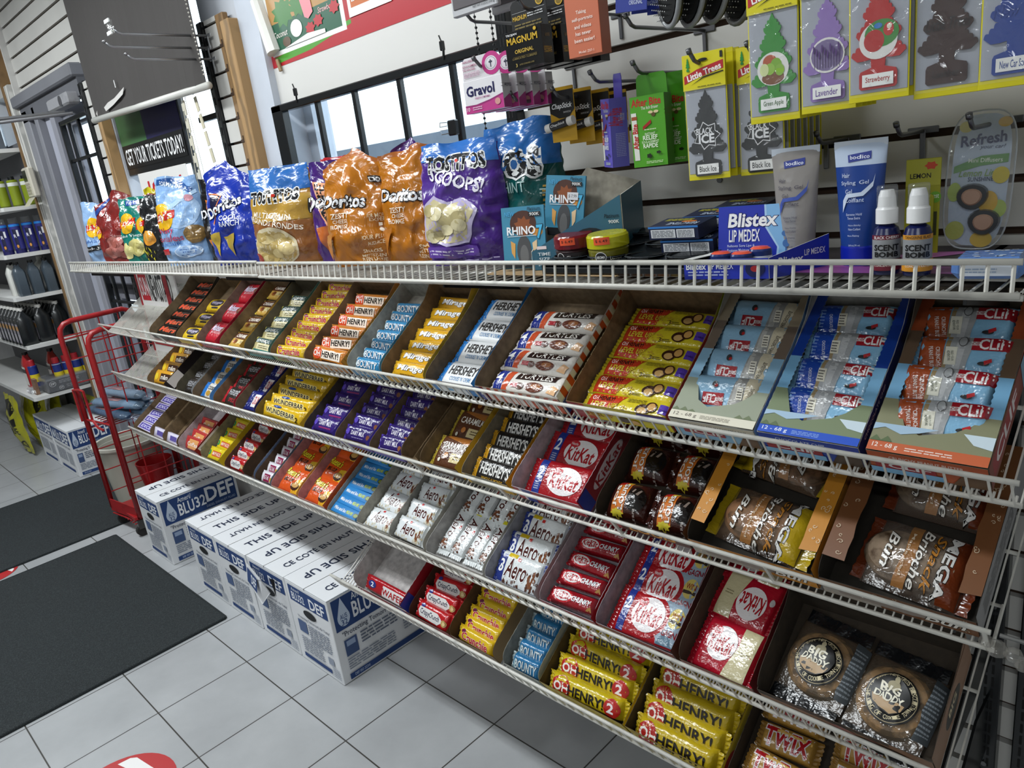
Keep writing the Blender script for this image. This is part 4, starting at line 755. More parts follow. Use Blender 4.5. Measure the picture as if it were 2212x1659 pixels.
'kkc': ('chocolate_bar', '#8f1420', '#8f1420', .036, .022, [('e', '#b81c28', -.42, 0, .5, .8)]+[('e', '#ece6e6', -.42, 0, .4, .62), T_('KitKat', '#a81420', -.42, 0, .34, .34, off=.05, sh=.15), T_('CHUNKY', '#d9dde2', .45, .0, .42, .3, off=.05, sh=.15), ('p', '#b98a4c', [(.75, -.8), (.95, -.8), (.9, -.3)])]),
'kkw': ('chocolate_bar', '#a81720', '#a81720', .10, .014, [('r', '#21368c', -.84, -.93, -.62, .93), T_('2', '#eef0f4', -.73, .25, .07, .25, off=.05), ('p', '#9fb2c2', [(.45, -.93), (.97, -.93), (.97, .93), (.2, .93)]), ('p', '#5f7d90', [(.45, -.93), (.97, -.93), (.97, -.5), (.55, -.6)]), ('e', '#a81720', .0, .0, .62, .9, 28), ('e', '#d9c46a', .8, .2, .2, .42), T_('WIN', '#8f1622', .8, .3, .13, .12, off=.03), ('r', '#3a2d25', .62, -.02, .95, .12), T_('GAGN', '#8f1622', .75, -.45, .2, .13, off=.04)]+KKL(.0, .0, .5, .72)),
'kkv': ('chocolate_bar', '#b0142a', '#b0142a', .105, .016, [('p', '#cdc39c', [(.1, -.9), (.9, -.9), (.92, .9), (.3, .9), (.35, .2)]), ('l', '#8a8060', .5, -.1, .8, .1, 2)]+KKL(-.22, .1, .52, .62)),
'kkvr': ('chocolate_bar', '#b0142a', '#b0142a', .105, .016, [('p', '#cdc39c', [(-.1, .9), (-.9, .9), (-.92, -.9), (-.3, -.9), (-.35, -.2)]), ('l', '#8a8060', -.8, -.1, -.5, .1, 2), ('e', '#efe9ea', .22, -.1, .52, .62, 28), T_('KitKat', '#b01622', .22, -.08, .42, .3, off=.045, rot=180), ('e', '#c9c4c4', .85, .2, .07, .14)]),
'gum': ('gum_pack', '#c9c2dc', '#c9c2dc', .034, .014, [('r', '#4a3f9a', -.85, -.7, .85, .7), T_('EXCEL', '#d9d6ee', 0, 0, .7, .4, off=.03, sh=.2)]),
'gum1': ('gum_pack', '#d2cde0', '#d2cde0', .04, .014, [('r', '#5a4f9a', -.5, -.5, .5, .5)]),
'kind': ('candy_bar', '#b02a2a', '#b02a2a', .055, .016, [('p', '#e0a060', [(-.6, -.7), (.5, -.7), (.7, .7), (-.4, .7)]), T_('Coffee', '#f0e4dc', 0, 0, .6, .3, off=.03, rot=0)]),
'frt': ('candy_bar', '#d9c21c', '#d9c21c', .05, .014, [('e', '#2f8a4a', -.8, 0, .15, .4), ('r', '#c9552a', -.5, -.4, .5, .4), T_('MAYNARDS', '#f0e8d8', 0, 0, .45, .25, off=.02), ('e', '#2f8a4a', .75, 0, .12, .4)]),
'cri': ('candy_bar', '#b3191f', '#b3191f', .048, .02, [('p', '#d9d6d4', [(-.7, -.55), (.45, -.6), (.72, -.1), (.62, .2), (.35, .55), (-.75, .5), (-.82, 0)]), T_('CrispyCrunch', '#1b1d3e', -.08, -.02, .6, .36, off=.035), ('e', '#2a2f7a', -.6, .68, .12, .18), ('e', '#b99a5c', .8, -.1, .14, .36), ('e', '#d8c08a', .82, -.1, .08, .2)]),
'bigt': ('candy_bar', '#d9d5dd', '#d9d5dd', .04, .016, [('p', '#8a1f4a', [(-.55, -.7), (.5, -.7), (.6, .6), (-.4, .6)]), T_('BIG TURK', '#eadfe6', .0, 0, .4, .34, off=.04), ('e', '#c9a02c', .75, -.2, .15, .4)]),
'rees': ('candy_bar', '#d2521a', '#d2521a', .095, .022, [('p', '#e2b52a', [(.25, -.95), (.97, -.95), (.97, .1), (.4, .0)]), T_("Reese's", '#e8cf2a', -.3, .4, .58, .25, off=.05, sh=.1, out=('#3a1c10', .09), rot=-5), T_('BIG CUP', '#2b1710', -.3, -.15, .4, .13, off=.05), ('e', '#3d2012', .5, -.5, .36, .28), ('e', '#c79a55', .5, -.42, .28, .18)]),
'mike': ('candy_box', '#2b82c4', '#2b82c4', .030, .018, [T_('Mike and Ike', '#dfeaf2', -.42, .0, .42, .34, off=.03), T_('MEGA MIX', '#c9dc3a', .3, .0, .22, .32, off=.04), ('e', '#10151a', .76, -.05, .17, .5), ('e', '#7d8f3a', .76, -.05, .14, .36)]),
'aw': ('chocolate_bar', '#d9dddd', '#d9dddd', .062, .018, aero(False, False)),
'aw2': ('chocolate_bar', '#d3d7d7', '#d3d7d7', .058, .018, aero(False, False)),
'av': ('chocolate_bar', '#d9dddd', '#d9dddd', .046, .016, aero(False, True)+[('r', '#d8cf2a', -.92, -.3, -.72, .5)]),
'a3': ('chocolate_bar', '#dadede', '#24357f', .075, .018, aero(True, True)),
'kf': ('chocolate_bar', '#a5141f', '#a5141f', .042, .012, [('r', '#d9d5d5', -.2, -.8, .9, .6), ('e', '#24357f', -.7, .1, .18, .5), T_('2', '#eef0f4', -.7, .1, .06, .3, off=.04), T_('WAFER', '#a5141f', .3, -.1, .5, .4, off=.04)]),
'bnt2': ('candy_bar', '#2a6f9e', '#a9b9bd', .040, .02, [('p', '#7d9ea8', [(-.95, -.7), (-.65, -.5), (-.7, .6), (-.95, .7)]), T_('BOUNTY', '#c9d6da', .05, .0, .8, .5, off=.04, out=('#1a3a52', .08))]),
'oh2': ('candy_bar', '#c9b01c', '#c9b01c', .044, .024, [('e', '#b5241e', -.66, .0, .28, .95), T_('OH', '#f0ebe2', -.66, .0, .2, .42, off=.06), T_('HENRY!', '#1b1511', .05, -.02, .5, .44, off=.05), ('e', '#b5241e', .76, 0, .2, .85), T_('2', '#f0e6e4', .74, 0, .08, .42, off=.06)]),
'ohb': ('candy_bar', '#bfa41c', '#bfa41c', .05, .028, [('e', '#a8231d', -.68, .0, .27, .9), T_('OH', '#ece7de', -.66, .0, .22, .45, off=.06), T_('HENRY!', '#1b1511', .2, -.02, .62, .42, off=.05)]),
'twix': ('candy_bar', '#a8803a', '#8a662c', .048, .022, [('p', '#d2a85a', [(-.9, .5), (.9, .3), (.9, .5), (-.9, .8)]), T_('TWIX', '#a3151d', .0, 0, .82, .62, off=.07, out=('#d9d4d6', .14))]),
}
BM = {}
def bar_mesh(kind, L):
    key = (kind, round(L, 3))
    if key in BM: return BM[key]
    nm, base, end, h, T, dec = B[kind]; W, H = L/2, h/2; rg = random.Random(hash(kind) % 97 if 0 else sum(map(ord, kind)))
    flat = nm in ('candy_box', 'gum_pack'); kd = 'paper' if flat or kind in ('hcc',) else 'foil'
    e = .012 if not flat else 0; We = W-e
    def zf(u, v):
        if flat: return T
        a = (max(0, 1-abs(v)**3.2))**(1/3.2); t = min(1, max(0, (1-abs(u))/.12))**.5
        return T*(.22+.78*t)*a + .0005*noise.noise(Vector((u*6, v*3, len(kind))))
    def f(u, v):
        n = Vector((0, 0, 1)) if flat else Vector((-(zf(u+.02, v)-zf(u-.02, v))/(.04*We), -(zf(u, v+.04)-zf(u, v-.04))/(.08*H), 1)).normalized()
        return Vector((u*We, v*H, zf(u, v))), n
    m = MB(); BASE = M(base, kd)
    if flat: m.bbox(-We, We, -H, H, 0, T, BASE, .0008)
    else:
        nu, nv = 14, 8; us = [-1, -.96, -.9, -.82]+[-.6+1.2*i/6 for i in range(7)]+[.82, .9, .96, 1]; vvs = [-1, -.985, -.93, -.8, -.5, 0, .5, .8, .93, .985, 1]
        vs = [Vector((u*We, v*H, max(0, zf(u, v)))) for v in vvs for u in us]; n = len(us); fs = [(j*n+i, j*n+i+1, (j+1)*n+i+1, (j+1)*n+i) for j in range(len(vvs)-1) for i in range(n-1)]
        m.add(vs, fs, BASE); rim = [vs[i] for i in range(n)]+[vs[(len(vvs)-1)*n+i] for i in range(n-1, -1, -1)]
        m.add([Vector((p.x, p.y, 0)) for p in rim], [tuple(range(len(rim)-1, -1, -1))], BASE)
        for a, c in ((0, 0), (n-1, n-1)):
            col = [vs[j*n+a] for j in range(len(vvs))]; k = len(col); m.add(col+[Vector((p.x, p.y, 0)) for p in col], [(j, j+1, k+j+1, k+j) if a else (j+1, j, k+j, k+j+1) for j in range(k-1)], BASE)
    decal(m, Surf(We, H, f, L=.012 if not flat else 9, eps=.00012, base=.0004), dec, kd, lift=1)
    wr = m.mesh('wrapper', False); 
    try: 
        wr.polygons.foreach_set('use_smooth', [True]*len(wr.polygons)); wr.set_sharp_from_angle(angle=math.radians(50))
    except Exception: pass
    es = None
    if not flat:
        es = []
        for sgn in (-1, 1):
            m = MB(); nz = max(4, int(h/.004)); z0 = T*.26; P = []
            for i in range(nz+1): P.append((sgn*(W if i % 2 else W-.0022), -H*.97+2*H*.97*i/nz, z0*(1+.25*math.sin(i*1.3))))
            Q = [(sgn*(We-.001), p[1], z0) for p in P]
            mid = [(sgn*(W-.006), p[1], z0+.0011*(1 if i % 2 else -1)) for i, p in enumerate(P)]
            for A, C in ((Q, mid), (mid, P)):
                k = len(A); fs = [(i, i+1, k+i+1, k+i) for i in range(k-1)]
                m.add(A+C, fs, M(end, kd)); m.add([(x, y, z-.0008) for x, y, z in A+C], [t[::-1] for t in fs], M(end, kd))
            es.append(m.mesh('end_seal'))
    BM[key] = (nm, wr, es, h, T); return BM[key]
def place_bar(kind, L, mw, lb, grp, cat):
    nm, wr, es, h, T = bar_mesh(kind, L)
    if es is None:
        o = link(nm, wr); tag(o, lb, cat, grp)
    else:
        o = thing(nm, lb, cat, group=grp); link('wrapper', wr, o)
        for e in es: link('end_seal', e, o)
    o.matrix_world = mw; return o
# ================================================================= CARDBOARD DISPLAY TRAYS ON THE TILTED SHELVES
BR = '#7a6448'; GY = '#a9a69c'; WHT = '#c9c3c4'
def pose(k, x, s, n, rx=0, rz=0, ry=0):
    return Matrix.Translation(S2W(k, x, s, n)) @ Matrix.Rotation(SH[k][2], 4, 'X') @ Matrix.Rotation(rz, 4, 'Z') @ Matrix.Rotation(rx, 4, 'X') @ Matrix.Rotation(ry, 4, 'Y')
def tray(k, x0, x1, s0, s1, hf, hs, hb, outer, inner, label, front=(), right=(), cover=None, nick=.035, name='display_tray', topl=None):
    g = thing(name, label, 'display box', group='cardboard display boxes'); g.matrix_world = pose(k, (x0+x1)/2, s0, .0)
    w = (x1-x0)/2-.0008; D = s1-s0; t = .0009; O, I, E = M(outer, 'paper'), M(inner, 'card'), M(inner, 'card')
    m = MB(); m.prism([(-w, 0, 0), (w, 0, 0), (w, D, 0), (-w, D, 0)], (0, 0, t), I, O); m.build('base_panel', g)
    m = MB(); m.prism([(-w, 0, 0), (-w, 0, hf), (w, 0, hf), (w, 0, 0)][::-1], (0, -t, 0), O, I, E)
    if front: decal(m, Surf(w, hf/2, o=(0, -t, hf/2), ux=(1, 0, 0), uy=(0, 0, 1)), front)
    m.build('front_panel', g)
    m = MB(); m.prism([(-w, D, 0), (w, D, 0), (w, D, hb), (-w, D, hb)][::-1], (0, t, 0), O, I, E); m.build('back_panel', g)
    pr = [(0, 0), (D, 0), (D, hb)]; steps = 7; rg = random.Random(int(abs(x0)*1000))
    if hb > hs: pr += [(D-.01, hb), (D*.8, hs+.3*(hb-hs)), (D*.6, hs)]
    n = 16
    for i in range(n): y = D*.55*(1-i/n)+nick*(i/n); pr.append((y, hs+(.0008 if i % 2 else -.0004)))
    for i in range(steps+1):
        a = math.pi/2*i/steps; pr.append((nick-nick*math.sin(a)*.92, hs-(hs-hf)*(1-math.cos(a)) if hs > hf else hs))
    pr.append((0, hf))
    q = []
    for p in pr:
        if not q or abs(p[0]-q[-1][0])+abs(p[1]-q[-1][1]) > 1e-5: q.append(p)
    for sg in (-1, 1):
        m = MB(); P = [(sg*w, y, z) for y, z in q]
        if sg > 0: m.prism(P, (t, 0, 0), O, I, E)
        else: m.prism(P[::-1], (-t, 0, 0), O, I, E)
        if sg > 0 and right: decal(m, Surf(D/2, hs/2, o=(w+t, D/2, hs/2), ux=(0, 1, 0), uy=(0, 0, 1)), right)
        m.build('side_panel', g)
    if cover:
        cw, fd, cut, strips, fr = cover     # side strip width, front depth, corner cut, colours along the strips, front decals
        m = MB(); z = hs+.0006; zz = lambda y: hs+.0006
        ff = fd
        P = [(-w, 0, z), (w, 0, z), (w, ff+.03, z), (w-cw, ff+.03, z), (w-cw-.015, ff+.012, z), (w*.35, ff, z), (-w*.2, ff-.012, z), (-w+cw+.02, ff+.0, z), (-w+cw, ff+.045, z), (-w, ff+.045, z)]
        m.prism(P, (0, 0, .0007), M(strips[0], 'paper'), I, E)
        for sg in (-1, 1):
            y0 = ff+(.045 if sg < 0 else .03); 
            for i in range(len(strips)-1):
                a = y0+(D-y0)*i/(len(strips)-1); c = y0+(D-y0)*(i+1)/(len(strips)-1)
                x_in = sg*(w-cw); x_o = sg*w; jag = [(x_in+sg*(.0008 if j % 2 else -.0008), a+(c-a)*j/14, z) for j in range(15)]
                pp = [(x_o, a, z)]+jag+[(x_o, c, z)]; pp = pp if sg > 0 else pp
                m.prism(pp if sg < 0 else pp, (0, 0, .0007), M(strips[i+1], 'paper'), I, E)
        decal(m, Surf(w, ff/2, o=(0, ff/2, z+.0007)), fr); m.build('top_cover', g)
    return g
ORD = ['frontmost', 'second from front', 'third from front', 'fourth from front', 'fifth from front', 'sixth from front', 'seventh from front', 'eighth from front', 'ninth from front', 'tenth from front']
def fill(k, x0, x1, kind, n, sa, sb, desc, ref, n0=.003, ww=.93, shift=0, rot=True, grp=None, tilt=None, cat='candy bar'):
    L = (x1-x0)*ww; nm, wr, es, h, T = bar_mesh(kind, L); p = (sb-sa-h*.9)/max(1, n-1) if n > 1 else 0; q = random.Random(int(abs(x0)*997)+n)
    a = 0 if T >= p and False else (math.asin(min(.55, (T*1.05)/max(p, .01))) if p < h*.98 else .04)
    if tilt is not None: a = tilt
    out = []
    for i in range(n):
        s = sa+h*.45+p*i; o = ORD[i] if n > 1 else 'only one'
        if n > 1 and i == n-1: o = 'rearmost'
        cy = (h/2)*math.sin(a)
        mw = pose(k, (x0+x1)/2+shift+(q.uniform(-.004, .004) if rot else 0), s, n0+cy*.98, a+q.uniform(-.02, .03), q.uniform(-.045, .045) if rot else 0)
        out.append(place_bar(kind, L, mw, '%s, %s %s' % (desc, o, ref), grp or (desc+'s '+ref), cat))
    return out
# ================================================================= ROWS OF TRAYS
def N(brtxt, col, w=.6, h=.5, x=0, y=0, **o): return T_(brtxt, col, x, y, w, h, **o)
# k, x0, x1, (hf, hs, hb), outer, inner, tray label, front decals, right-side decals, bars...
HONEY = [('r', '#c98a2c', -1, -1, 1, 1)]+[('r', '#a8681c', -1+.08*i, -1, -.985+.08*i, 1) for i in range(25)]+[T_('PEANUT BUTTER', '#2a1a0e', .0, 0, .5, .3, off=.03)]
STRP = [('p', '#c8502a' if i % 2 else '#e8e2dc', [(-1+.1*i, -1), (-.9+.1*i, -1), (-.9+.1*i, 1), (-1+.1*i, 1)]) for i in range(20)]
TURTR = STRP+[('r', '#2b1712', -.6, -.75, .35, .45), T_('TURTLES', '#f0ece4', -.12, -.15, .42, .38, off=.03), ('r', '#22338a', -1, -1, -.72, .2)]
ROWS = [
(2, -3.105, -2.85, (.03, .045, .06), '#2a2724', BR, 'black tray with brown inside, leftmost on the top tilted shelf', (), (), [('mars', 7, .012, .285, 'black bar with orange script', 'in leftmost tray, top tilted shelf')], .255),
(2, -2.84, -2.66, (.03, .042, .05), '#c9971f', BR, 'yellow edged tray second from the left, top tilted shelf', [('r', '#d8b526', -.9, -.8, .9, .8)], (), [('yel', 3, .01, .20, 'yellow bar with dark oval', 'in yellow tray, top tilted shelf')], None),
(2, -2.64, -2.475, (.035, .05, .055), '#a81c30', '#7d6a5c', 'red tray of red candy bags, top tilted shelf', [T_('MALTESERS', '#d8c0cc', 0, .1, .7, .4, off=.02)], [('r', '#a81c30', -1, -1, 1, 1), T_('# 820302', '#f0d8dc', -.7, 0, .2, .25)], [('malt', 3, .012, .28, 'glossy red candy bag', 'in red tray, top tilted shelf')], None),
(2, -2.465, -2.30, (.03, .045, .05), '#2f2119', BR, 'dark tray of gold caramel bars, top tilted shelf', [('r', '#c9a24c', -.95, -.9, -.4, .9), T_('CARAMILK', '#b9b0a0', .25, 0, .5, .35)], [('r', '#b98a34', -1, -1, 1, 1)], [('caram', 4, .012, .285, 'gold and brown caramel bar', 'in dark tray, top tilted shelf')], None),
(2, -2.285, -2.125, (.03, .045, .05), '#3f6a6a', '#57503f', 'teal edged tray of caramel bars, top tilted shelf', [('r', '#3f8a86', -.95, -.9, .9, -.2), T_('CARAMILK', '#d8d2c0', 0, .3, .6, .3)], [], [('salt', 5, .012, .24, 'pale gold and teal bar', 'in teal tray, top tilted shelf')], None),
(2, -2.11, -1.915, (.032, .045, .05), '#c9a93a', BR, 'yellow tray of crunchy honeycomb bars, top tilted shelf', [('r', '#8a9a5a', -1, -1, 1, 1), T_('Crunchie', '#b3122d', .0, 0, .7, .5, off=.03)], [], [('cru', 9, .008, .30, 'yellow bar with red lettering', 'in yellow box, top tilted shelf')], None),
(2, -1.905, -1.70, (.036, .05, .062), '#b5712a', BR, 'honeycomb printed orange tray, top tilted shelf', [('r', '#b5712a', -1, -1, 1, 1), T_('OH HENRY!', '#e9dcc8', 0, -.1, .7, .45, off=.03)], HONEY, [('ohpb', 6, .01, .255, 'orange and white peanut bar', 'in honeycomb tray, top tilted shelf')], None),
(2, -1.685, -1.54, (.032, .052, .055), '#3a86b8', GY, 'blue front tray with grey inside, top tilted shelf', [T_('BOUNTY', '#e2edf2', 0, 0, .7, .4, off=.03)], [], [('boun', 7, .008, .235, 'pale blue coconut bar', 'in grey-lined tray, top tilted shelf')], None),
(2, -1.53, -1.362, (.036, .052, .078), '#cf9f24', BR, 'yellow tray with tall brown inside walls, top tilted shelf', [('r', '#20180f', -.4, -.9, .9, -.1), T_('WUNDERBAR', '#d8c26a', .25, -.5, .5, .25)], [], [('mira', 7, .008, .262, 'yellow bar with white slanted lettering', 'top tilted shelf')], None),
(2, -1.352, -1.186, (.040, .05, .06), '#2a7ec4', BR, 'bright blue tray of white bars, top tilted shelf', [('r', '#e6e8ea', -.7, -1, .55, 1), T_("HERSHEY'S", '#15110f', -.08, .45, .5, .28, off=.03), ('r', '#5aa7d8', -.3, -.6, .0, -.2)], [('r', '#2a7ec4', -1, -1, 1, 1)], [('hcc', 4, .010, .27, 'white and blue cookie bar', 'in bright blue tray, top tilted shelf')], None),
(2, -1.176, -.935, (.046, .055, .058), '#e2dbd3', '#7d6a52', 'orange and white striped tray, top tilted shelf', STRP+[T_('4', '#e8e8ee', -.9, 0, .05, .4), ('r', '#22338a', -1, -1, -.82, 1), T_('4', '#f2f2f2', -.91, 0, .04, .4, off=.03), ('e', '#5a2c1c', .6, .1, .12, .5)], TURTR, [('turt', 4, .012, .235, 'white red and blue cluster bar', 'in striped tray, top tilted shelf')], None),
(2, -.915, -.689, (.046, .05, .066), '#d6c62a', '#8a7050', 'yellow red and purple tray, top tilted shelf', [('r', '#9a2f38', -1, -1, -.75, 1), ('p', '#b5402c', [(-.75, -1), (-.5, -1), (-.65, 1), (-.75, 1)]), T_('HENRY!', '#191410', -.52, .5, .16, .22, off=.03), T_('LEVEL UP', '#d9a52a', -.4, -.2, .28, .3, off=.04, sh=.1, out=('#7a2014', .06)), ('e', '#3d2013', .1, -.4, .12, .35), ('e', '#cf9e5a', .3, -.5, .1, .3), ('r', '#4b3a9a', .45, .0, 1, 1), T_('on twitch', '#2a1c60', .7, .5, .12, .12)], [('r', '#b5321f', -1, -1, 1, 1)], [('lvl', 6, .004, .262, 'red to yellow peanut bar', 'in yellow-red tray, top tilted shelf')], None),
(2, -.683, -.527, (.048, .05, .07), '#8db7d3', '#b3ada1', 'tan and sky-blue energy bar carton, top tilted shelf', [('r', '#dcd6c2', -1, .25, 1, 1), T_('WHITE CHOCOLATE MACADAMIA NUT', '#57504a', 0, .6, .82, .11, off=.01), ('r', '#a01e28', -.75, -.45, .25, .15), T_('CLIF', '#f0eaea', -.15, -.15, .34, .2, off=.05), ('p', '#6b5038', [(.5, -1), (.7, .1), (1, .0), (1, -1)])], [], [('clifw', 4, .035, .272, 'sky-blue and beige energy bar', 'in tan carton, top tilted shelf')], None, (.020, .042, .02, ['#9aa08c', '#8db7d3', '#7a6a5c', '#a8987f'], [('r', '#e2dcc9', -1, -1, 1, -.25), T_('12 - 68 g', '#6b6256', -.62, -.62, .28, .2, off=.02), ('l', '#8f8878', -.25, -.8, .45, -.45, 3), ('p', '#6f7a5a', [(-1, -.25), (-.9, .1), (-.8, -.2), (-.7, .15), (-.6, -.2), (-.5, .0), (-.4, -.25)]), ('p', '#6f7a5a', [(.5, -.25), (.6, .1), (.7, -.2), (.8, .15), (.9, -.2), (1, -.25)])])),
(2, -.521, -.368, (.050, .051, .075), '#1b3f9e', '#b9b6b0', 'royal blue energy bar carton, top tilted shelf', [('r', '#1c47b0', -1, .25, 1, 1), T_('CHOCOLATE CHIP', '#e6ecf6', -.15, .6, .5, .13, off=.02), ('r', '#a01e28', -.9, -.5, .25, .12), T_('CLIF', '#f0eaea', -.3, -.18, .38, .2, off=.05), ('r', '#7fb2d6', -1, -1, .3, -.5), ('p', '#4a3a2c', [(.4, -1), (.6, .2), (1, .1), (1, -1)])], [('r', '#172f6e', -1, -1, 1, 1), T_('CHOCOLATE CHIP', '#d8e0f0', -.5, .6, .35, .12)], [('clifc', 4, .03, .27, 'blue and sky-blue energy bar', 'in royal blue carton, top tilted shelf')], None, (.018, .042, .02, ['#7d8a6a', '#7fb6dc', '#173f9c', '#1b3f9e'], [('r', '#1f52c4', -1, -1, 1, -.35), T_('12 - 68 g', '#e8eefa', -.66, -.66, .26, .2, off=.02), ('l', '#8fb0e8', -.3, -.85, .25, -.5, 3), ('p', '#a9c4da', [(-1, 1), (-1, .5), (-.8, .75), (-.5, .35), (-.2, .6), (.1, 1)]), ('p', '#cfdfe8', [(.5, 1), (.7, .3), (1, .1), (1, 1)]), ('p', '#5f6f4c', [(-1, -.35), (-.9, .05), (-.8, -.3), (-.7, .05), (-.6, -.35)])])),
(2, -.358, -.208, (.050, .051, .08), '#b3552f', '#6f6455', 'orange-brown energy bar carton, rightmost on the top tilted shelf', [('r', '#c25f38', -1, .25, 1, 1), T_('CRUNCHY PEANUT BUTTER', '#f4e6dc', 0, .6, .62, .13, off=.02), ('r', '#a01e28', -.9, -.5, .15, .12), T_('CLIF', '#f0eaea', -.3, -.18, .36, .2, off=.05), ('r', '#7fb2d6', -1, -1, .3, -.5), ('p', '#6b5038', [(.4, -1), (.6, .1), (1, .0), (1, -1)])], [('r', '#8a3a28', -1, -1, 1, 1), ('r', '#a01e28', -.9, -.6, .0, .7), T_('CLIF', '#ece4e4', -.4, .05, .38, .5, off=.05), ('r', '#7fa9c4', .2, -1, 1, 1)], [('clifo', 4, .03, .272, 'orange and sky-blue energy bar', 'in orange-brown carton, top tilted shelf')], None, (.018, .046, .02, ['#8a8a6c', '#7fb6dc', '#6b5644', '#a24c2a'], [('r', '#c8643c', -1, -1, 1, -.3), T_('12 - 68 g', '#f6ece4', -.7, -.62, .22, .2, off=.02), ('l', '#f0d8cc', -.35, -.82, .45, -.5, 2), ('p', '#a9c4da', [(-1, 1), (-1, .5), (-.8, .75), (-.5, .35), (-.2, .6), (.1, 1)]), ('p', '#cfdfe8', [(.5, 1), (.7, .3), (1, .1), (1, 1)]), ('p', '#5f6f4c', [(-1, -.3), (-.9, .1), (-.8, -.25), (-.7, .1), (-.6, -.3)])])),
# ---- second tilted shelf
(3, -3.235, -3.03, (.035, .05, .05), '#d2b022', BR, 'yellow edged tray, leftmost on the second tilted shelf', (), [('r', '#1a1014', -1, -1, 1, 1), ('r', '#d0c9c4', -.9, -.8, -.45, .9)], [('mm', 4, .012, .21, 'small orange candy pack', 'in leftmost tray, second tilted shelf')], None),
(3, -2.93, -2.79, (.032, .05, .05), '#a9a7a2', '#57503f', 'grey front tray of dark bars, second tilted shelf', (), [], [('hdk', 4, .012, .205, 'dark bar with grey lettering', 'second tray, second tilted shelf')], None),
(3, -2.78, -2.63, (.034, .048, .05), '#4a8ac8', BR, 'light blue tray near the left, second tilted shelf', [('r', '#7db2dc', -.9, -.9, .9, .9)], [], [('hck', 4, .012, .235, 'blue and white cookie bar', 'second tilted shelf')], None),
(3, -2.60, -2.44, (.034, .048, .05), '#b3303c', BR, 'red tray of dark red-ended bars, second tilted shelf', [('r', '#d8d0cc', .2, -.8, .9, .8)], [], [('hrd', 4, .012, .235, 'dark bar with red end', 'in red tray, second tilted shelf')], None),
(3, -2.425, -2.29, (.034, .048, .05), '#20256a', BR, 'navy tray of crisp chocolate bars, second tilted shelf', [('r', '#d8d6dc', -.2, -.6, .6, .6)], [], [('crn', 3, .012, .215, 'navy bar with red lettering on white', 'second tilted shelf')], None),
(3, -2.28, -1.985, (.035, .045, .045), '#d8b01c', '#7d6a2c', 'large bright yellow tray, second tilted shelf', [('e', '#3a5a9a', .3, -.3, .3, .4)], [('r', '#c9a01c', -1, -1, 1, 1)], [('wun', 6, .008, .24, 'yellow bar with black curved lettering', 'second tilted shelf')], None),
(3, -1.972, -1.812, (.034, .042, .05), '#6a5aa8', '#4a4038', 'purple tray of bars with plum stripe, second tilted shelf', [('r', '#9a8fc4', -1, -.2, 1, 1)], [('r', '#4f3fa0', -1, -1, 1, 1)], [('dm1', 5, .01, .235, 'purple bar with plum stripe', 'in first purple tray, second tilted shelf')], None),
(3, -1.802, -1.644, (.034, .042, .05), '#6a5aa8', BR, 'purple tray of nut milk bars, second tilted shelf', [('r', '#9a8fc4', -1, -.2, 1, 1)], [('r', '#5a4ab0', -1, -1, 1, 1)], [('dm2', 6, .01, .245, 'purple bar with almond', 'in middle purple tray, second tilted shelf')], None),
(3, -1.634, -1.50, (.034, .042, .05), '#6a5aa8', BR, 'narrow purple tray of milk bars, second tilted shelf', [('r', '#9a8fc4', -1, -.2, 1, 1)], [('r', '#5a4ab0', -1, -1, 1, 1)], [('dm3', 7, .01, .245, 'purple bar with almond and pale stripe', 'second tilted shelf')], None),
(3, -1.49, -1.42, (.036, .052, .07), '#8a6f4a', BR, 'narrow empty brown cardboard tray, second tilted shelf', (), [('r', '#7a6448', -1, -1, 1, 1)], [], None),
(3, -1.412, -1.272, (.038, .052, .06), '#3a2a20', BR, 'dark front tray of large gold caramel bars, second tilted shelf', [('r', '#d8a860', -1, -1, -.85, 1), T_('CARAMILK', '#8f8578', .1, -.1, .6, .35)], [('r', '#c9a83a', -1, -1, 1, 1)], [('cml', 3, .012, .245, 'large brown and gold caramel bar', 'second tilted shelf')], None),
(3, -1.256, -1.105, (.040, .05, .05), '#d0a52a', '#86806e', 'yellow tray of black almond bars, second tilted shelf', [('r', '#7f7b64', -.85, -1, .6, 1), T_("HERSHEY'S", '#5a5648', -.1, 0, .6, .3)], [('r', '#d9ae2a', -1, -1, 1, 1), ('r', '#151312', .3, -1, 1, 1)], [('hal', 5, .004, .215, 'black and yellow almond bar', 'second tilted shelf')], None),
(3, -1.088, -.90, (.046, .058, .058), '#a31c26', '#c4b9be', 'red and white tray of twin wafer bars, second tilted shelf', [('r', '#d5ccd0', -.8, -1, -.72, 1), ('r', '#22338a', -.72, -1, -.42, 1), T_('2', '#e8e8f0', -.57, 0, .07, .35), ('e', '#e6d8da', .12, 0, .46, .7, 24), T_('KitKat', '#a31620', .12, 0, .38, .34, off=.04, sh=.15)], [('r', '#8a1822', -1, -1, 1, 1), ('e', '#e0d4d6', -.2, .0, .45, .6), T_('KitKat', '#a31620', -.2, 0, .36, .34, off=.04), ('r', '#22338a', -.98, -.9, -.75, .9)], [('kk2', 3, .012, .235, 'red twin wafer bar', 'in pinkish lined tray, second tilted shelf')], None),
# ---- third tilted shelf
(4, -3.50, -3.30, (.030, .042, .045), '#6a5a48', BR, 'brown tray of purple gum packs, leftmost on the third tilted shelf', (), (), [('gum', 6, .008, .225, 'small purple and white gum pack', 'leftmost tray, third tilted shelf')], None),
(4, -3.295, -3.155, (.030, .05, .06), '#6a5a48', BR, 'nearly empty brown tray second from left, third tilted shelf', (), (), [('gum1', 1, .006, .05, 'lone blue-white gum pack', 'at front of brown tray, third tilted shelf')], None),
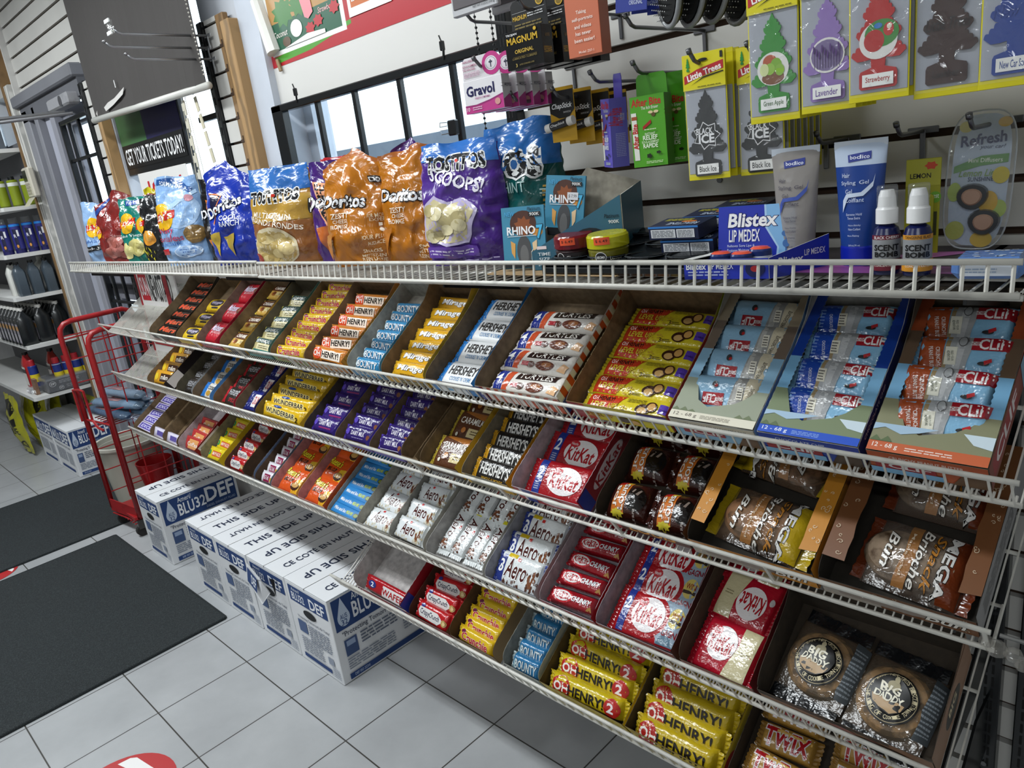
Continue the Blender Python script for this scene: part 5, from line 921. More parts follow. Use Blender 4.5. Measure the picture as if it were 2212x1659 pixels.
(4, -3.15, -3.01, (.030, .05, .06), '#6a5a48', BR, 'nearly empty brown tray third from left, third tilted shelf', (), (), [('gum1', 1, .006, .05, 'lilac pack', 'at front of the third brown tray, third tilted shelf')], None),
(4, -2.985, -2.80, (.032, .055, .06), '#a82c30', '#b8aeb0', 'white lined tray with dark red side, third tilted shelf', (), [('r', '#7a1216', -1, -1, 1, 1), ('r', '#d0c8c4', -.9, -.8, -.1, .8), ('l', '#55504c', -.85, -.6, -.2, .6, 4)], [('kind', 4, .008, .15, 'red and orange coffee candy bar', 'third tilted shelf')], None),
(4, -2.775, -2.60, (.032, .052, .06), '#c9ae20', '#8a8068', 'yellow tray with pale brown inside, third tilted shelf', (), [('r', '#c9ae20', -1, -1, 1, 1), T_('MAYNARDS', '#2f2a10', .2, 0, .4, .25)], [('frt', 5, .008, .235, 'yellow and green fruit candy bar', 'third tilted shelf')], None),
(4, -2.575, -2.435, (.032, .045, .05), '#9a2a2a', '#5a4030', 'red tray of red and white crisp bars, third tilted shelf', (), (), [('cri', 6, .006, .245, 'red and white crisp bar', 'left part of third tilted shelf')], None),
(4, -2.425, -2.345, (.032, .052, .06), '#6a7a98', '#4f3a28', 'narrow empty brown tray, third tilted shelf', (), (), [], None),
(4, -2.34, -2.235, (.032, .045, .05), '#6a7a98', '#4f3a28', 'blue-grey front tray of maroon and white bars, third tilted shelf', (), (), [('bigt', 7, .006, .25, 'white and maroon jelly bar', 'third tilted shelf')], None),
(4, -2.222, -2.06, (.036, .046, .06), '#d9a83a', '#c08a88', 'pink lined tray of orange cup packs, left one, third tilted shelf', [('r', '#c9b8b8', .2, -1, 1, 1)], (), [('rees', 3, .006, .24, 'orange cup pack with yellow corner', 'in left pink-lined tray, third tilted shelf')], None),
(4, -2.05, -1.895, (.036, .046, .06), '#c4501c', '#c08a88', 'pink lined tray of orange cup packs, right one, third tilted shelf', [('r', '#d8c0b8', .2, -1, 1, 1)], [('r', '#c4501c', -1, -1, 1, 1)], [('rees', 3, .006, .25, 'orange cup pack', 'in right pink-lined tray, third tilted shelf')], None),
(4, -1.885, -1.735, (.032, .036, .04), '#5a8fb8', GY, 'blue and yellow tray of small blue candy boxes, third tilted shelf', [('p', '#c9b83a', [(-1, -1), (-.2, -1), (-.5, 1), (-1, 1)])], [('r', '#3a80b8', -1, -1, 1, 1)], [('mike', 9, .002, .272, 'slim blue candy box', 'in row on third tilted shelf')], None),
(4, -1.727, -1.575, (.034, .045, .05), '#b5b2a8', '#aaa69a', 'pale tray of white bubbly bars, third tilted shelf', [T_('Aero', '#6a4a40', 0, 0, .5, .4, sh=.2)], (), [('aw', 4, .006, .245, 'white and cream bubbly bar', 'in pale tray, third tilted shelf')], None),
(4, -1.568, -1.425, (.034, .055, .055), '#b5b2a8', '#a3a098', 'grey lined tray of white bubbly bars, third tilted shelf', [T_('Aero', '#6a4a40', 0, 0, .5, .4, sh=.2)], (), [('aw2', 4, .006, .225, 'white and cream bubbly bar', 'in grey-lined tray, third tilted shelf')], None, None, .02),
(4, -1.045-.15, -1.032, (.036, .052, .055), '#c4c2be', '#a9a8ae', 'white tray of triple bubbly bars, third tilted shelf', [('r', '#24357f', -.9, -1, -.62, 1), T_('3', '#e6e6f0', -.76, 0, .08, .4), T_('Aero', '#5a2a20', .1, 0, .45, .45, sh=.2, off=.02)], [('r', '#b5b3b5', -1, -1, 1, 1)], [('a3', 4, .006, .235, 'white triple bar with dark bubbles', 'third tilted shelf')], None),
(4, -1.022, -.873, (.036, .052, .055), '#a8222c', '#b0a6ac', 'red front tray of slim red wafer bars, third tilted shelf', [('e', '#d8c8ca', -.3, 0, .4, .7), T_('KitKat', '#8a1420', -.3, 0, .32, .34, off=.03), T_('CHUNKY', '#c9b8b8', .45, -.2, .36, .22)], [('r', '#a8222c', -1, -1, 1, 1)], [('kkc', 5, .01, .215, 'slim dark red wafer bar', 'in red-front tray, third tilted shelf')], None, None, .012),
(4, -.865, -.684, (.040, .055, .058), '#8a3a38', '#a39aa0', 'reddish tray of twin wafer contest bars, third tilted shelf', [('e', '#c9a85a', -.75, .1, .16, .4), T_('KitKat', '#e0d4d4', -.1, 0, .32, .45, off=.03, out=('#8a1420', .06)), ('e', '#c9a85a', .65, -.1, .2, .4)], [('r', '#5a3a30', -1, -1, 1, 1)], [('kkw', 3, .012, .235, 'red and blue-grey wafer bar', 'in reddish tray, third tilted shelf')], None),
(4, -.672, -.527, (.034, .058, .06), '#8a4048', '#4f4234', 'dark brown lined tray of cream and red bars, third tilted shelf', [('r', '#cfc48f', .1, -.8, .9, .8), T_('KitKat', '#8a1420', .5, .2, .3, .3)], [('r', '#5a101c', -1, -1, 1, 1)], [], None),
# ---- lowest tilted shelf
(5, -1.75, -1.512, (.034, .07, .07), '#a31c26', '#b9b4b2', 'almost empty white lined tray, left end of lowest shelf', [('r', '#22338a', .55, -1, .8, 1), T_('2', '#e8e8f0', .67, 0, .06, .4)], [('r', '#8a1420', -1, -1, 1, 1), ('r', '#22338a', -1, -.9, -.7, .9)], [('kf', 1, .006, .06, 'flat red and white wafer bar', 'in almost empty tray, lowest shelf')], None),
(5, -1.503, -1.34, (.032, .045, .05), '#9a1a20', '#4a2c1c', 'red tray of crisp bars, lowest shelf', (), [('r', '#6a4a30', -1, -1, 1, 1)], [('cri', 5, .004, .215, 'red and white crisp bar', 'in red tray, lowest shelf')], None),
(5, -1.332, -1.175, (.034, .055, .055), '#8a7250', '#5a4028', 'brown tray of yellow honeycomb bars, lowest shelf', (), (), [('cru', 7, .004, .21, 'gold bar with red lettering', 'in brown tray, lowest shelf')], None),
(5, -1.14, -1.028, (.036, .058, .058), '#9aa09a', '#8f9088', 'grey tray of coconut bars, lowest shelf', (), (), [('bnt2', 7, .004, .235, 'blue coconut bar', 'in grey tray, lowest shelf')], None),
(5, -1.022, -.795, (.046, .045, .045), '#cdb324', '#5a4a24', 'yellow tray of twin peanut bars, lowest shelf', (), [('r', '#c2a61e', -1, -1, 1, 1)], [('oh2', 5, .006, .21, 'yellow twin peanut bar with red dots', 'lowest shelf')], None),
(5, -.787, -.58, (.050, .05, .05), '#d0b528', '#4a3c20', 'bright yellow tray of large peanut bars, lowest shelf', [('l', '#c9a81c', -.9, -.9, .9, .9, 14), T_('#79282', '#2a2410', -.8, .4, .13, .12)], [('r', '#cbb024', -1, -1, 1, 1), ('e', '#b5241e', -.8, 0, .2, .7)], [('ohb', 5, -.002, .195, 'large yellow peanut bar', 'in bright yellow tray, lowest shelf')], None),
]
for rw in ROWS:
    k, x0, x1, (hf, hs, hb), oc, ic, lb, fr, rt, bars_, extra = rw[:11]
    cover = rw[11] if len(rw) > 11 else None; n0 = rw[12] if len(rw) > 12 else .003
    tray(k, x0, x1, .010, .295 if k < 5 else .29, hf, hs, hb, oc, ic, lb, fr, rt, cover)
    for (kind, n, sa, sb, desc, ref) in bars_:
        fill(k, x0, x1, kind, n, sa+.012, sb+.012, desc, ref, n0=(n0 if not cover else .008)+.004, tilt=(.03 if kind in ('hcc', 'mike', 'rees', 'gum', 'kkw') else None), grp=desc+'s')
# vertical bubbly bars standing up the slope
tray(4, -1.415, -1.205, .01, .295, .034, .05, .05, '#b9b7b2', '#b5b3b0', 'white tray of upright bubbly bars, middle of third tilted shelf', [T_('Aero', '#6a4a40', -.3, 0, .3, .4, sh=.2)])
VB = [(-1.385, .10, .02, 0), (-1.335, .10, -.03, 0), (-1.285, .10, .03, 0), (-1.238, .10, .0, 0), (-1.375, .21, -.05, .008), (-1.325, .215, .02, .012), (-1.27, .21, .06, .01), (-1.225, .22, -.02, .008)]
for i, (x, s, r, dn) in enumerate(VB):
    nm, wr, es, h, T = bar_mesh('av', .155)
    place_bar('av', .155, pose(4, x, s, .006+dn, .0, -math.pi/2+r), 'upright white bubbly bar, %s of the %s row in the middle white tray' % (['leftmost', 'second', 'third', 'rightmost'][i % 4], 'front' if i < 4 else 'back'), 'upright white bubbly bars', 'candy bar')
# cream and red bars (one upside down)
for i, (kd, s, r, lb) in enumerate((('kkv', .065, -.06, 'cream and red wafer bar at the front of the dark brown lined tray'), ('kkvr', .165, -.1, 'upside-down cream and red wafer bar in the dark brown lined tray'), ('kkv', .245, -.05, 'shadowed cream wafer bar at the back of the dark brown lined tray'))):
    place_bar(kd, .135, pose(4, -.603, s, .006+.006*i, .08, r), lb, 'cream and red wafer bars', 'candy bar')
# gold twin bars at the very bottom, two columns
tray(5, -.572, -.30, .0, .30, .03, .045, .05, '#3a2a1a', '#2f2418', 'dark tray of gold twin bars at the bottom right, lowest shelf')
for c, (xa, xb) in enumerate(((-.568, -.44), (-.43, -.305))):
    fill(5, xa, xb, 'twix', 5, -.005, .245-.02*c, 'gold bar with red lettering', 'in %s column, lowest shelf' % ('left' if c == 0 else 'right'), grp='gold twin bars')
# ---------------------------------------------------------------- bagged cakes, buns and cookies
def pillow(kind, L, H, T, base, dec, label, cat, mw, grp, name='snack_pack', film=None, filling=None, seals='u', endc=None, sealw=.018, dk='foil'):
    """flow-wrapped pillow pack; seals on the u ends or v ends"""
    g = thing(name, label, cat, group=grp); g.matrix_world = mw; W, Hh = L/2, H/2
    sd = sum(map(ord, label))
    def zf(u, v): return T*max(0, (1-abs(u)**2.6))**.45*max(0, (1-abs(v)**2.6))**.45+.0016*noise.noise(Vector((u*4+sd, v*4, 1.7)))
    def f(u, v):
        n = Vector((-(zf(u+.03, v)-zf(u-.03, v))/(.06*W), -(zf(u, v+.03)-zf(u, v-.03))/(.06*Hh), 1)).normalized()
        return Vector((u*W, v*Hh, max(.001, zf(u, v)))), n
    m = MB(); us = [-1+2*i/22 for i in range(23)]; n = 23
    us = [math.copysign(1-(1-abs(x))**1.4, x) for x in us]
    vs = [f(u, v)[0] for v in us for u in us]; fs = [(j*n+i, j*n+i+1, (j+1)*n+i+1, (j+1)*n+i) for j in range(n-1) for i in range(n-1)]
    m.add(vs, fs, M(base, film or 'foil')); m.add([Vector((p.x, p.y, 0)) for p in vs], [q[::-1] for q in fs], M(base, 'foil') if not film else M('#3a2a20', 'foil'))
    decal(m, Surf(W, Hh, f, L=.011, eps=.00014, base=.0006), dec, dk, lift=1)
    m.build('wrapper', g, smooth=True)
    for sg in (-1, 1):
        m = MB(); nz = 14; sc = endc or base; kd = 'foil' if not film or endc else film
        if seals == 'u': P = [(sg*(W+sealw-(.002 if i % 2 else 0)), -Hh*.95+1.9*Hh*i/nz, .003+.002*math.sin(i)) for i in range(nz+1)]; Q = [(sg*W*.97, p[1], .002) for p in P]
        else: P = [(-W*.95+1.9*W*i/nz, sg*(Hh+sealw-(.002 if i % 2 else 0)), .003+.002*math.sin(i)) for i in range(nz+1)]; Q = [(p[0], sg*Hh*.97, .002) for p in P]
        fs = [(i, i+1, nz+2+i, nz+1+i) for i in range(nz)]; m.add(Q+P, fs, M(sc, kd)); m.add([(x, y, z-.0006) for x, y, z in Q+P], [q[::-1] for q in fs], M(sc, kd)); m.build('end_seal', g)
    if filling:
        m = MB(); filling(m); m.build('contents', g, smooth=True)
    return g
# brown cake packs
tray(3, -.862, -.66, .01, .29, .034, .055, .06, '#5a3a30', '#3a3024', 'dark tray of brown cake packs, second tilted shelf', [('r', '#a5282c', -.95, -.9, -.5, .9), T_('LOUIS', '#e9a23a', .2, -.1, .5, .5, off=.05, out=('#7a2a1a', .08))], [('r', '#4a3326', -1, -1, 1, 1)])
JL = [('p', '#c9702a', [(-.62, -.85), (.05, -.85), (.12, .85), (-.5, .85)]), ('s', '#d2c23a', -.25, .8, .36, .2, 8), ('s', '#d2c23a', -.28, -.82, .36, .18, 8), ('r', '#b3241f', -.6, .62, -.1, .88), T_('JOS', '#efe6da', -.42, 0, .5, .12, rot=90, off=.05, out=('#5a2416', .08)), T_('LOUIS', '#efe6da', -.1, 0, .6, .12, rot=90, off=.05, out=('#5a2416', .08)), ('e', '#120c0a', .48, -.05, .4, .62), ('p', '#8a7a70', [(.2, .1), (.35, .45), (.42, .42), (.3, .1)]), ('p', '#8a7a70', [(.45, .15), (.6, .45), (.66, .42), (.55, .12)]), T_('LE SUPER', '#cfc6bf', .55, -.78, .2, .05, rot=90)]
for i, (x, s, r, d) in enumerate(((-.815, .06, .1, 'front left'), (-.71, .06, .14, 'front right'), (-.815, .15, .12, 'middle left'), (-.71, .15, .05, 'middle right'), (-.81, .24, .0, 'back left'), (-.708, .24, .08, 'back right'))):
    pillow('jl', .088, .078, .034, '#37150f', JL, 'dark brown cake pack, %s one in its tray' % d, 'snack cake', pose(3, x, s, .008, .06, r), 'dark brown cake packs', name='cake_pack', seals='u', sealw=.010)
def swirls(col, n, seed, x0=-.95, x1=.95, y0=-.9, y1=.9, rx=.04, ry=.12):
    q = random.Random(seed); out = []
    for _ in range(n):
        cx, cy, r = q.uniform(x0, x1), q.uniform(y0, y1), q.uniform(.7, 1.2); pts = []
        a0 = q.uniform(0, 6); 
        for i in range(11): a = a0+i*.62; rr = r*(.25+.75*i/10); pts.append((cx+rx*rr*math.cos(a), cy+ry*rr*math.sin(a)))
        w = [(cx+rx*(r*(.25+.75*i/10)-.22)*math.cos(a0+i*.62), cy+ry*(r*(.25+.75*i/10)-.22)*math.sin(a0+i*.62)) for i in range(10, -1, -1)]
        for i in range(10): out.append([pts[i], pts[i+1], w[9-i], w[10-i]])
    return [('m', col, out)]
def bun_box(x0, x1, base, ink, tname, lb, hf, hs, topw, seed):
    g = tray(3, x0, x1, .008, .29, hf, hs, hs, base, '#2a241c', lb, [('r', '#a39a90', -1, -1, .1 if seed == 1 else -.2, .1)]+swirls(ink, 20, seed, ry=.22)+[('p', '#8a7d74', [(-.75, -.55), (-.8, .55), (-.5, .7), (.3, .2), (.45, -.4), (.2, -.7)]), T_(tname, '#e0d8cf', -.25, .0, .42, .22, sh=.1), T_('Bun', '#eae4da', .62, -.15, .24, .42, off=.03, sh=.3, out=('#1a1512', .08))], [('r', '#8f8f92' if seed != 1 else base, -1, -1, 1, 1), ('l', '#4a4a4c', -.8, -.6, .4, .5, 7)])
    w = (x1-x0)/2
    for sg in (-1, 1):
        m = MB(); n = 12; P = [(sg*w, .03, hs+.001), (sg*w, .282, hs+.001)]; rg = random.Random(seed+sg); I = []
        for i in range(n+1): I.append((sg*(w-topw[0 if sg < 0 else 1]*(1+.05*rg.uniform(-1, 1))), .282-(.255)*i/n, hs+.002))
        PP = P+I; m.prism(PP, (0, 0, .0009), M(base, 'paper'), M('#3a2c1c', 'card'))
        decal(m, Surf(topw[0 if sg < 0 else 1]/2, .125, o=(sg*(w-topw[0 if sg < 0 else 1]/2), .155, hs+.003)), swirls(ink, 16, seed+5+sg, -.7, .7, -.95, .95, .3, .035)); m.build('top_flap', g)
    return g
bun_box(-.652, -.43, '#c4832a', '#e6d4b4', 'Honey glazed', 'orange swirl-printed bun carton, second tilted shelf', .045, .062, (.028, .028), 1)
bun_box(-.422, -.208, '#6f4526', '#cbb79c', 'Maple iced', 'brown swirl-printed bun carton, right end of second tilted shelf', .045, .062, (.034, .026), 2)
def bun_fill(c1):
    def f(m):
        for cx, r in ((-.025, .05), (.012, .048)): m.lathe([(0, .0), (r, .002), (r*1.02, .012), (r*.85, .024), (r*.4, .030), (0, .031)], M(c1, 'crumb'), 24, (cx, 0, .001), sx=1, sy=.82)
    return f
def BUN(c, lab): return [('p', c, [(.62, -.95), (.97, -.95), (.97, .95), (.62, .95)]), ('p', '#9a6a3c', [(-.28, -.9), (-.02, -.9), (.05, -.1), (-.05, .9), (-.3, .9), (-.2, .1)]), T_('MEGA', '#e9e6e2', .62, 0, .72, .12, rot=-90, off=.06, out=('#1a1512', .1)), T_('Snack', '#b5782c', .38, 0, .66, .11, rot=-90, off=.03, sh=.3, out=('#1c130c', .07)), T_('Brioche', '#e9e4dc', .12, .0, .68, .12, rot=-90, off=.02, sh=.3, out=('#15110d', .06)), T_(lab, '#dcc8ae', -.16, 0, .5, .05, rot=-90), T_('Bun', '#e9e4dc', -.5, -.0, .42, .13, rot=-90, off=.02, sh=.3, out=('#15110d', .06))]
HB = BUN('#c2a31e', 'Honey glazed'); MBn = BUN('#6e3016', 'Maple iced')
pillow('hb', .155, .105, .034, '#c9a88a', HB, 'honey bun pack with yellow ends, front one in the orange carton', 'bun', pose(3, -.545, .085, .012, .1, -.12), 'bagged honey buns', name='bun_pack', film='film', filling=bun_fill('#8a5f3c'), endc='#b89c1c', sealw=.02)
pillow('hb', .15, .10, .034, '#c9a88a', HB, 'honey bun pack turned round, back one in the orange carton', 'bun', pose(3, -.548, .215, .014, .1, math.pi-.15), 'bagged honey buns', name='bun_pack', film='film', filling=bun_fill('#7a5436'), endc='#b89c1c', sealw=.02)
pillow('mb', .135, .11, .034, '#c9b8a8', MBn, 'maple bun pack in the brown carton, front one', 'bun', pose(3, -.305, .085, .012, .1, -.1), 'bagged maple buns', name='bun_pack', film='film', filling=bun_fill('#85705a'), endc='#6e3016', sealw=.016)
pillow('mb', .135, .105, .034, '#c9b8a8', MBn, 'maple bun pack in the brown carton, back one', 'bun', pose(3, -.295, .215, .014, .1, -.06), 'bagged maple buns', name='bun_pack', film='film', filling=bun_fill('#75624e'), endc='#6e3016', sealw=.016)
# big cookies
tray(4, -.515, -.245, .01, .20, .05, .07, .085, '#8f6a50', '#3f352a', 'brown and black tray of two big cookies, third tilted shelf', [('r', '#14181c', -1, .55, .55, 1), ('p', '#9a5f5a', [(-.15, .2), (-.05, .6), (.1, .5), (.2, .1), (.0, .0)]), ('p', '#8a504c', [(.25, .1), (.35, .5), (.45, .3), (.4, -.1)]), T_('CHOCOLATE CHUNK', '#4a3326', -.25, -.2, .32, .2), ('e', '#1d1a14', .45, -.3, .32, .6, 26), T_('BIG', '#d8c7a2', .45, -.1, .12, .16, off=.04), T_('DADDY', '#d8c7a2', .45, -.42, .2, .14, off=.04)], [('r', '#8f6a50', -1, -1, 1, 1), ('e', '#1d1a14', 0, -.1, .4, .6), T_('BIG', '#d8c7a2', 0, .1, .2, .2, off=.04)], nick=.05)
def ck(m): m.lathe([(0, 0), (.052, 0), (.056, .007), (.050, .015), (.02, .019), (0, .019)], M('#9a7344', 'crumb'), 26, (0, 0, .002))
def ring_text(txt, r, a0, a1, col, hs):
    out = []; n = len(txt)
    for i, c in enumerate(txt):
        if c == ' ': continue
        a = math.radians(a0+(a1-a0)*i/(n-1)); rot = math.degrees(a)-90 if a0 > a1 else math.degrees(a)+90
        out.append(T_(c, col, r*math.cos(a), r*math.sin(a), hs*.62, hs, rot=rot, off=.02))
    return out
CK = [('e', '#0d0d0d', 0, -.02, .66, .66, 34), ('e', '#cdbb94', 0, -.02, .615, .615, 34), ('e', '#0d0d0d', 0, -.02, .60, .60, 34)]+ring_text('LE BOSS DES GROS BISCUITS', .53, 170, -5, '#d8cba6', .05)+ring_text('THE KING OF COOKIE TOWN', .53, 190, 345, '#d8cba6', .05)+[('e', '#0d0d0d', 0, 0, .44, .44, 30), ('p', '#b3936a', [(-.38, -.12), (.38, -.12), (.32, -.3), (.15, -.4), (-.15, -.4), (-.32, -.3)]), ('e', '#a99f80', .02, .22, .15, .13), ('e', '#b5ab8c', .02, .38, .06, .07), T_('BIG', '#ece6d2', -.02, .12, .24, .1, off=.06), T_('DADDY', '#ece6d2', .0, -.08, .34, .075, off=.06), ('r', '#3f4448', .72, -.7, .95, .8), ('l', '#7d848a', .72, -.6, .93, .7, 12)]
pillow('ck', .118, .125, .026, '#b7a78f', CK, 'round cookie pack with black seal, left one in its tray', 'cookie', pose(4, -.445, .10, .008, .03, -.12), 'bagged big cookies', name='cookie_pack', film='film', filling=ck, seals='v', endc='#101317', sealw=.022, dk='paper')
pillow('ck', .118, .125, .026, '#b7a78f', CK, 'round cookie pack with black seal, right one nearest the camera', 'cookie', pose(4, -.325, .085, .008, .03, -.1), 'bagged big cookies', name='cookie_pack', film='film', filling=ck, seals='v', endc='#101317', sealw=.022, dk='paper')
# ================================================================= CHIP BAGS ON THE TOP SHELF
def chip_bag(label, x, y, W, H, D, rz, base, dec, pk=0.0, u0=0.0, seed=1, lean=.05, name='chip_bag', top=None, z=1.2965, fold=0):
    g = thing(name, label, 'chip bag', (x, y, z), (-lean, 0, math.radians(rz)), 'chip bags on the top shelf'); hw, hh = W/2, H/2
    def P(u, v, back=False):
        t = (v+1)/2; wv = hw*(1-.10*max(0, t-.55)/.45-.06*max(0, .15-t)/.15)
        d = D*(min(1, (t+.25)*2.2))*(1-max(0, (t-.35)/.65)**1.8*.97)
        a = max(0, 1-abs(u)**2.3)**.55
        n1 = noise.noise(Vector((u*2.2+seed*7, v*3.1, seed))); n2 = noise.noise(Vector((u*5+seed, v*7, seed*3.3)))
        r = abs(noise.noise(Vector((u*1.6-v*1.1+seed*3, v*2.3+u, .5*seed))))
        yy = -d*a*(.9+.28*n1+.10*n2) - .016*(r-.25)*a
        if back: yy = d*a*.55
        zz = H*t
        if pk: zz *= 1+pk*(.45-min(1.2, abs(u-u0)))*max(0, t-.55)/.45
        zz += .006*n1*max(0, t-.8)*5
        yy += fold*max(0, t-.85)*.4+(.010*math.sin(u*5+seed)*max(0, t-.75)*4)
        return Vector((u*wv+.006*n2, yy, zz))
    def f(u, v):
        p = P(u, v); a = P(min(1, u+.02), v)-P(max(-1, u-.02), v); b = P(u, min(1, v+.02))-P(u, max(-1, v-.02)); n = a.cross(b)
        return p, (n.normalized() if n.length > 0 else Vector((0, -1, 0)))
    nu, nv = 30, 40; m = MB(); BS = M(base, 'bag')
    for back in (False, True):
        vs = [P(-1+2*i/nu, -1+1.9*j/nv, back) for j in range(nv+1) for i in range(nu+1)]
        fs = [(j*(nu+1)+i, j*(nu+1)+i+1, (j+1)*(nu+1)+i+1, (j+1)*(nu+1)+i) for j in range(nv) for i in range(nu)]
        m.add(vs, [q[::-1] for q in fs] if back else fs, BS)
    A = [P(-1+2*i/nu, -1) for i in range(nu+1)]; C = [P(-1+2*i/nu, -1, True) for i in range(nu+1)]
    m.add(A+C, [(i+1, i, nu+1+i, nu+2+i) for i in range(nu)], BS)
    decal(m, Surf(hw, hh, f, L=.015, eps=.0002, base=.0012), dec, 'bag', lift=1)
    m.build('bag_body', g, smooth=True)
    m = MB(); tc = M(top or base, 'bag'); rows = [[P(-1+2*i/nu, -1+1.9*1.0+.1*j/3) for i in range(nu+1)] for j in range(4)]
    for j in range(3):
        A, C = rows[j], rows[j+1]; fs = [(i, i+1, nu+2+i, nu+1+i) for i in range(nu)]
        m.add(A+C, fs, tc); m.add([p+Vector((0, .0012, 0)) for p in A+C], [q[::-1] for q in fs], tc)
    m.build('top_seal', g, smooth=True); return g
LOGO = lambda cx, cy, s=1: [('e', '#e5b01c', cx, cy, .34*s, .2*s, 24), ('p', '#c3231d', [(cx-.38*s, cy-.09*s), (cx+.38*s, cy-.02*s), (cx+.38*s, cy+.1*s), (cx-.38*s, cy+.04*s)]), T_("Lay's", '#f3efe8', cx, cy+.005, .3*s, .075*s, off=.04, sh=.2, rot=6)]
DOR = lambda cx, cy, s=1, tri='#e07a2a': [('p', tri, [(cx-.55*s, cy+.34*s), (cx+.5*s, cy+.2*s), (cx-.1*s, cy-.42*s)]), ('p', '#17171c', [(cx-.48*s, cy+.3*s), (cx+.42*s, cy+.18*s), (cx-.1*s, cy-.36*s)]), T_('Doritos', '#efeff2', cx, cy+.06*s, .82*s, .1*s, off=.06, sh=.1, rot=8, out=('#141418', .12))]
CHIPS = lambda col, pts: [('p', col, p) for p in pts]
chip_bag('light blue potato chip bag at the far left end of the top shelf', -3.69, -.20, .15, .27, .05, 25, '#8fb0d8', LOGO(.1, .2, 1.6)+[T_('Lightly Salted', '#2d5fa8', 0, -.25, .75, .06), ('p', '#15181c', [(-.9, -.42), (.9, -.36), (.8, -.52), (-.9, -.58)]), T_('Bar-B-Q', '#e8e8e8', -.1, -.48, .5, .04)], seed=2, pk=.05, u0=-.6)
chip_bag('glossy dark red potato chip bag, front one near the left end', -3.44, -.20, .20, .285, .06, 28, '#7d2320', [('p', '#2b4c9a', [(-.95, .72), (-.3, .95), (.0, .93), (-.95, .52)])]+LOGO(-.85, -.02, 1.0)+[('e', '#c98f8c', -.35, .55, .17, .11), ('e', '#9a3a38', -.35, .55, .13, .08), ('e', '#a8605a', .62, .15, .3, .2), ('e', '#7d2320', .62, .15, .27, .18), ('e', '#8f3a32', .66, .1, .16, .1), T_('Sweet Pepper', '#b98a84', .5, -.18, .38, .05)]+[('e', '#b57068', .1+.25*math.sin(i*2.1), -.5+.18*math.cos(i*1.7), .24, .13) for i in range(7)]+[('e', '#a05a50', .1+.3*math.sin(i*1.3), -.55+.2*math.cos(i*2.7), .15, .09) for i in range(7)]+[T_('Ketchup', '#e0c0b8', -.85, -.35, .15, .04)], pk=.16, u0=.35, seed=3)
chip_bag('second dark red chip bag peeking out behind the front red one', -3.30, -.10, .19, .265, .05, 25, '#74201f', [('r', '#2b4c9a', -.9, .68, .5, .84), T_('Family size', '#e8e8ee', -.2, .76, .5, .05), ('e', '#c98f8c', .45, .5, .17, .11), ('e', '#c9a01c', -.3, .25, .2, .14)], seed=4, pk=.05)
chip_bag('small yellow topped chip bag at the back near the left end', -3.38, -.065, .11, .285, .03, 10, '#c9bd20', [], seed=31, pk=.12)
chip_bag('teal green potato chip bag left of the black one', -3.15, -.215, .165, .262, .055, 28, '#11766a', [('r', '#2b4c9a', -.4, .76, .6, .9), T_('Family', '#dfe6f0', .1, .83, .4, .05)]+LOGO(-.3, .25, 1.5)+[('e', '#c98f8c', .55, .62, .25, .12), T_('Salt & Vinegar', '#dfece8', -.1, -.12, .7, .05), ('e', '#d0c886', -.55, -.55, .3, .24), ('e', '#c9bf7a', .1, -.48, .45, .25), ('e', '#b8ad66', .15, -.5, .3, .18)], seed=5)
chip_bag('black potato chip bag with orange chip picture', -2.985, -.20, .16, .255, .055, 28, '#131417', LOGO(-.95, .2, 1.3)+[('e', '#d08a2a', -.25, -.2, .42, .22), ('e', '#e0a54a', -.2, -.15, .25, .14)]+[('p', '#c9c01e', [(-.95+.14*i, -.6-.1*(i % 3)), (-.87+.14*i, -.56-.1*(i % 3)), (-.9+.14*i, -.68-.1*(i % 3))]) for i in range(7)]+[('p', '#c9c01e', [(-.9+.14*i, -.45-.12*(i % 2)), (-.82+.14*i, -.42-.1*(i % 3)), (-.86+.14*i, -.53-.1*(i % 3))]) for i in range(5)], seed=6, pk=.03)
chip_bag('tall light blue wavy chip bag beside the black ones', -2.74, -.205, .19, .305, .06, 33, '#86aad6', [('e', '#a3c0e2', .2, .25, .75, .42), ('e', '#8fb2dc', .25, .2, .5, .3), ('p', '#23508f', [(-.85, .82), (-.2, .86), (.75, .6), (.85, .72), (.1, .96), (-.85, .94)]), T_('FORMAT FAMILIAL', '#e6eef6', .05, .79, .62, .045, rot=-12), ('p', '#aecbe8', [(-.95, .05), (.95, .6), (.95, .68), (-.95, .16)])]+LOGO(-.55, .12, 1.5)+[('e', '#c98f9c', .62, .5, .18, .08), T_('Wavy', '#b5304c', -.5, -.2, .4, .08, off=.02), T_('ondulees', '#b5304c', -.35, -.36, .55, .07, off=.02), T_('Lightly Salted', '#2d5fa8', -.4, -.5, .5, .05), ('e', '#7d6238', .62, -.32, .36, .2), ('l', '#a5834c', .35, -.45, .85, -.2, 4), ('r', '#b5202c', -.9, -.72, -.5, -.6), ('e', '#c9d8ea', .3, -.7, .5, .13), ('e', '#9ab8de', .3, -.7, .47, .12), ('l', '#5a7ab0', .0, -.78, .6, -.62, 3)], pk=-.03, u0=.7, seed=7)
chip_bag('black tortilla chip bag with orange chips and flames', -2.575, -.125, .18, .285, .05, 28, '#131214', DOR(-.1, .15, 1.0)+[T_('SWEET CHILI HEAT', '#e9e6e6', .05, -.2, .55, .05), T_('PIMENT INFERNO', '#e9e6e6', .1, -.33, .5, .045), ('s', '#d0621a', 0, -.5, .55, .13, 9), ('p', '#c9772a', [(-.6, -.45), (-.1, -.5), (-.35, -.9)]), ('p', '#d98a35', [(-.15, -.5), (.5, -.42), (.2, -.88)])], seed=8)
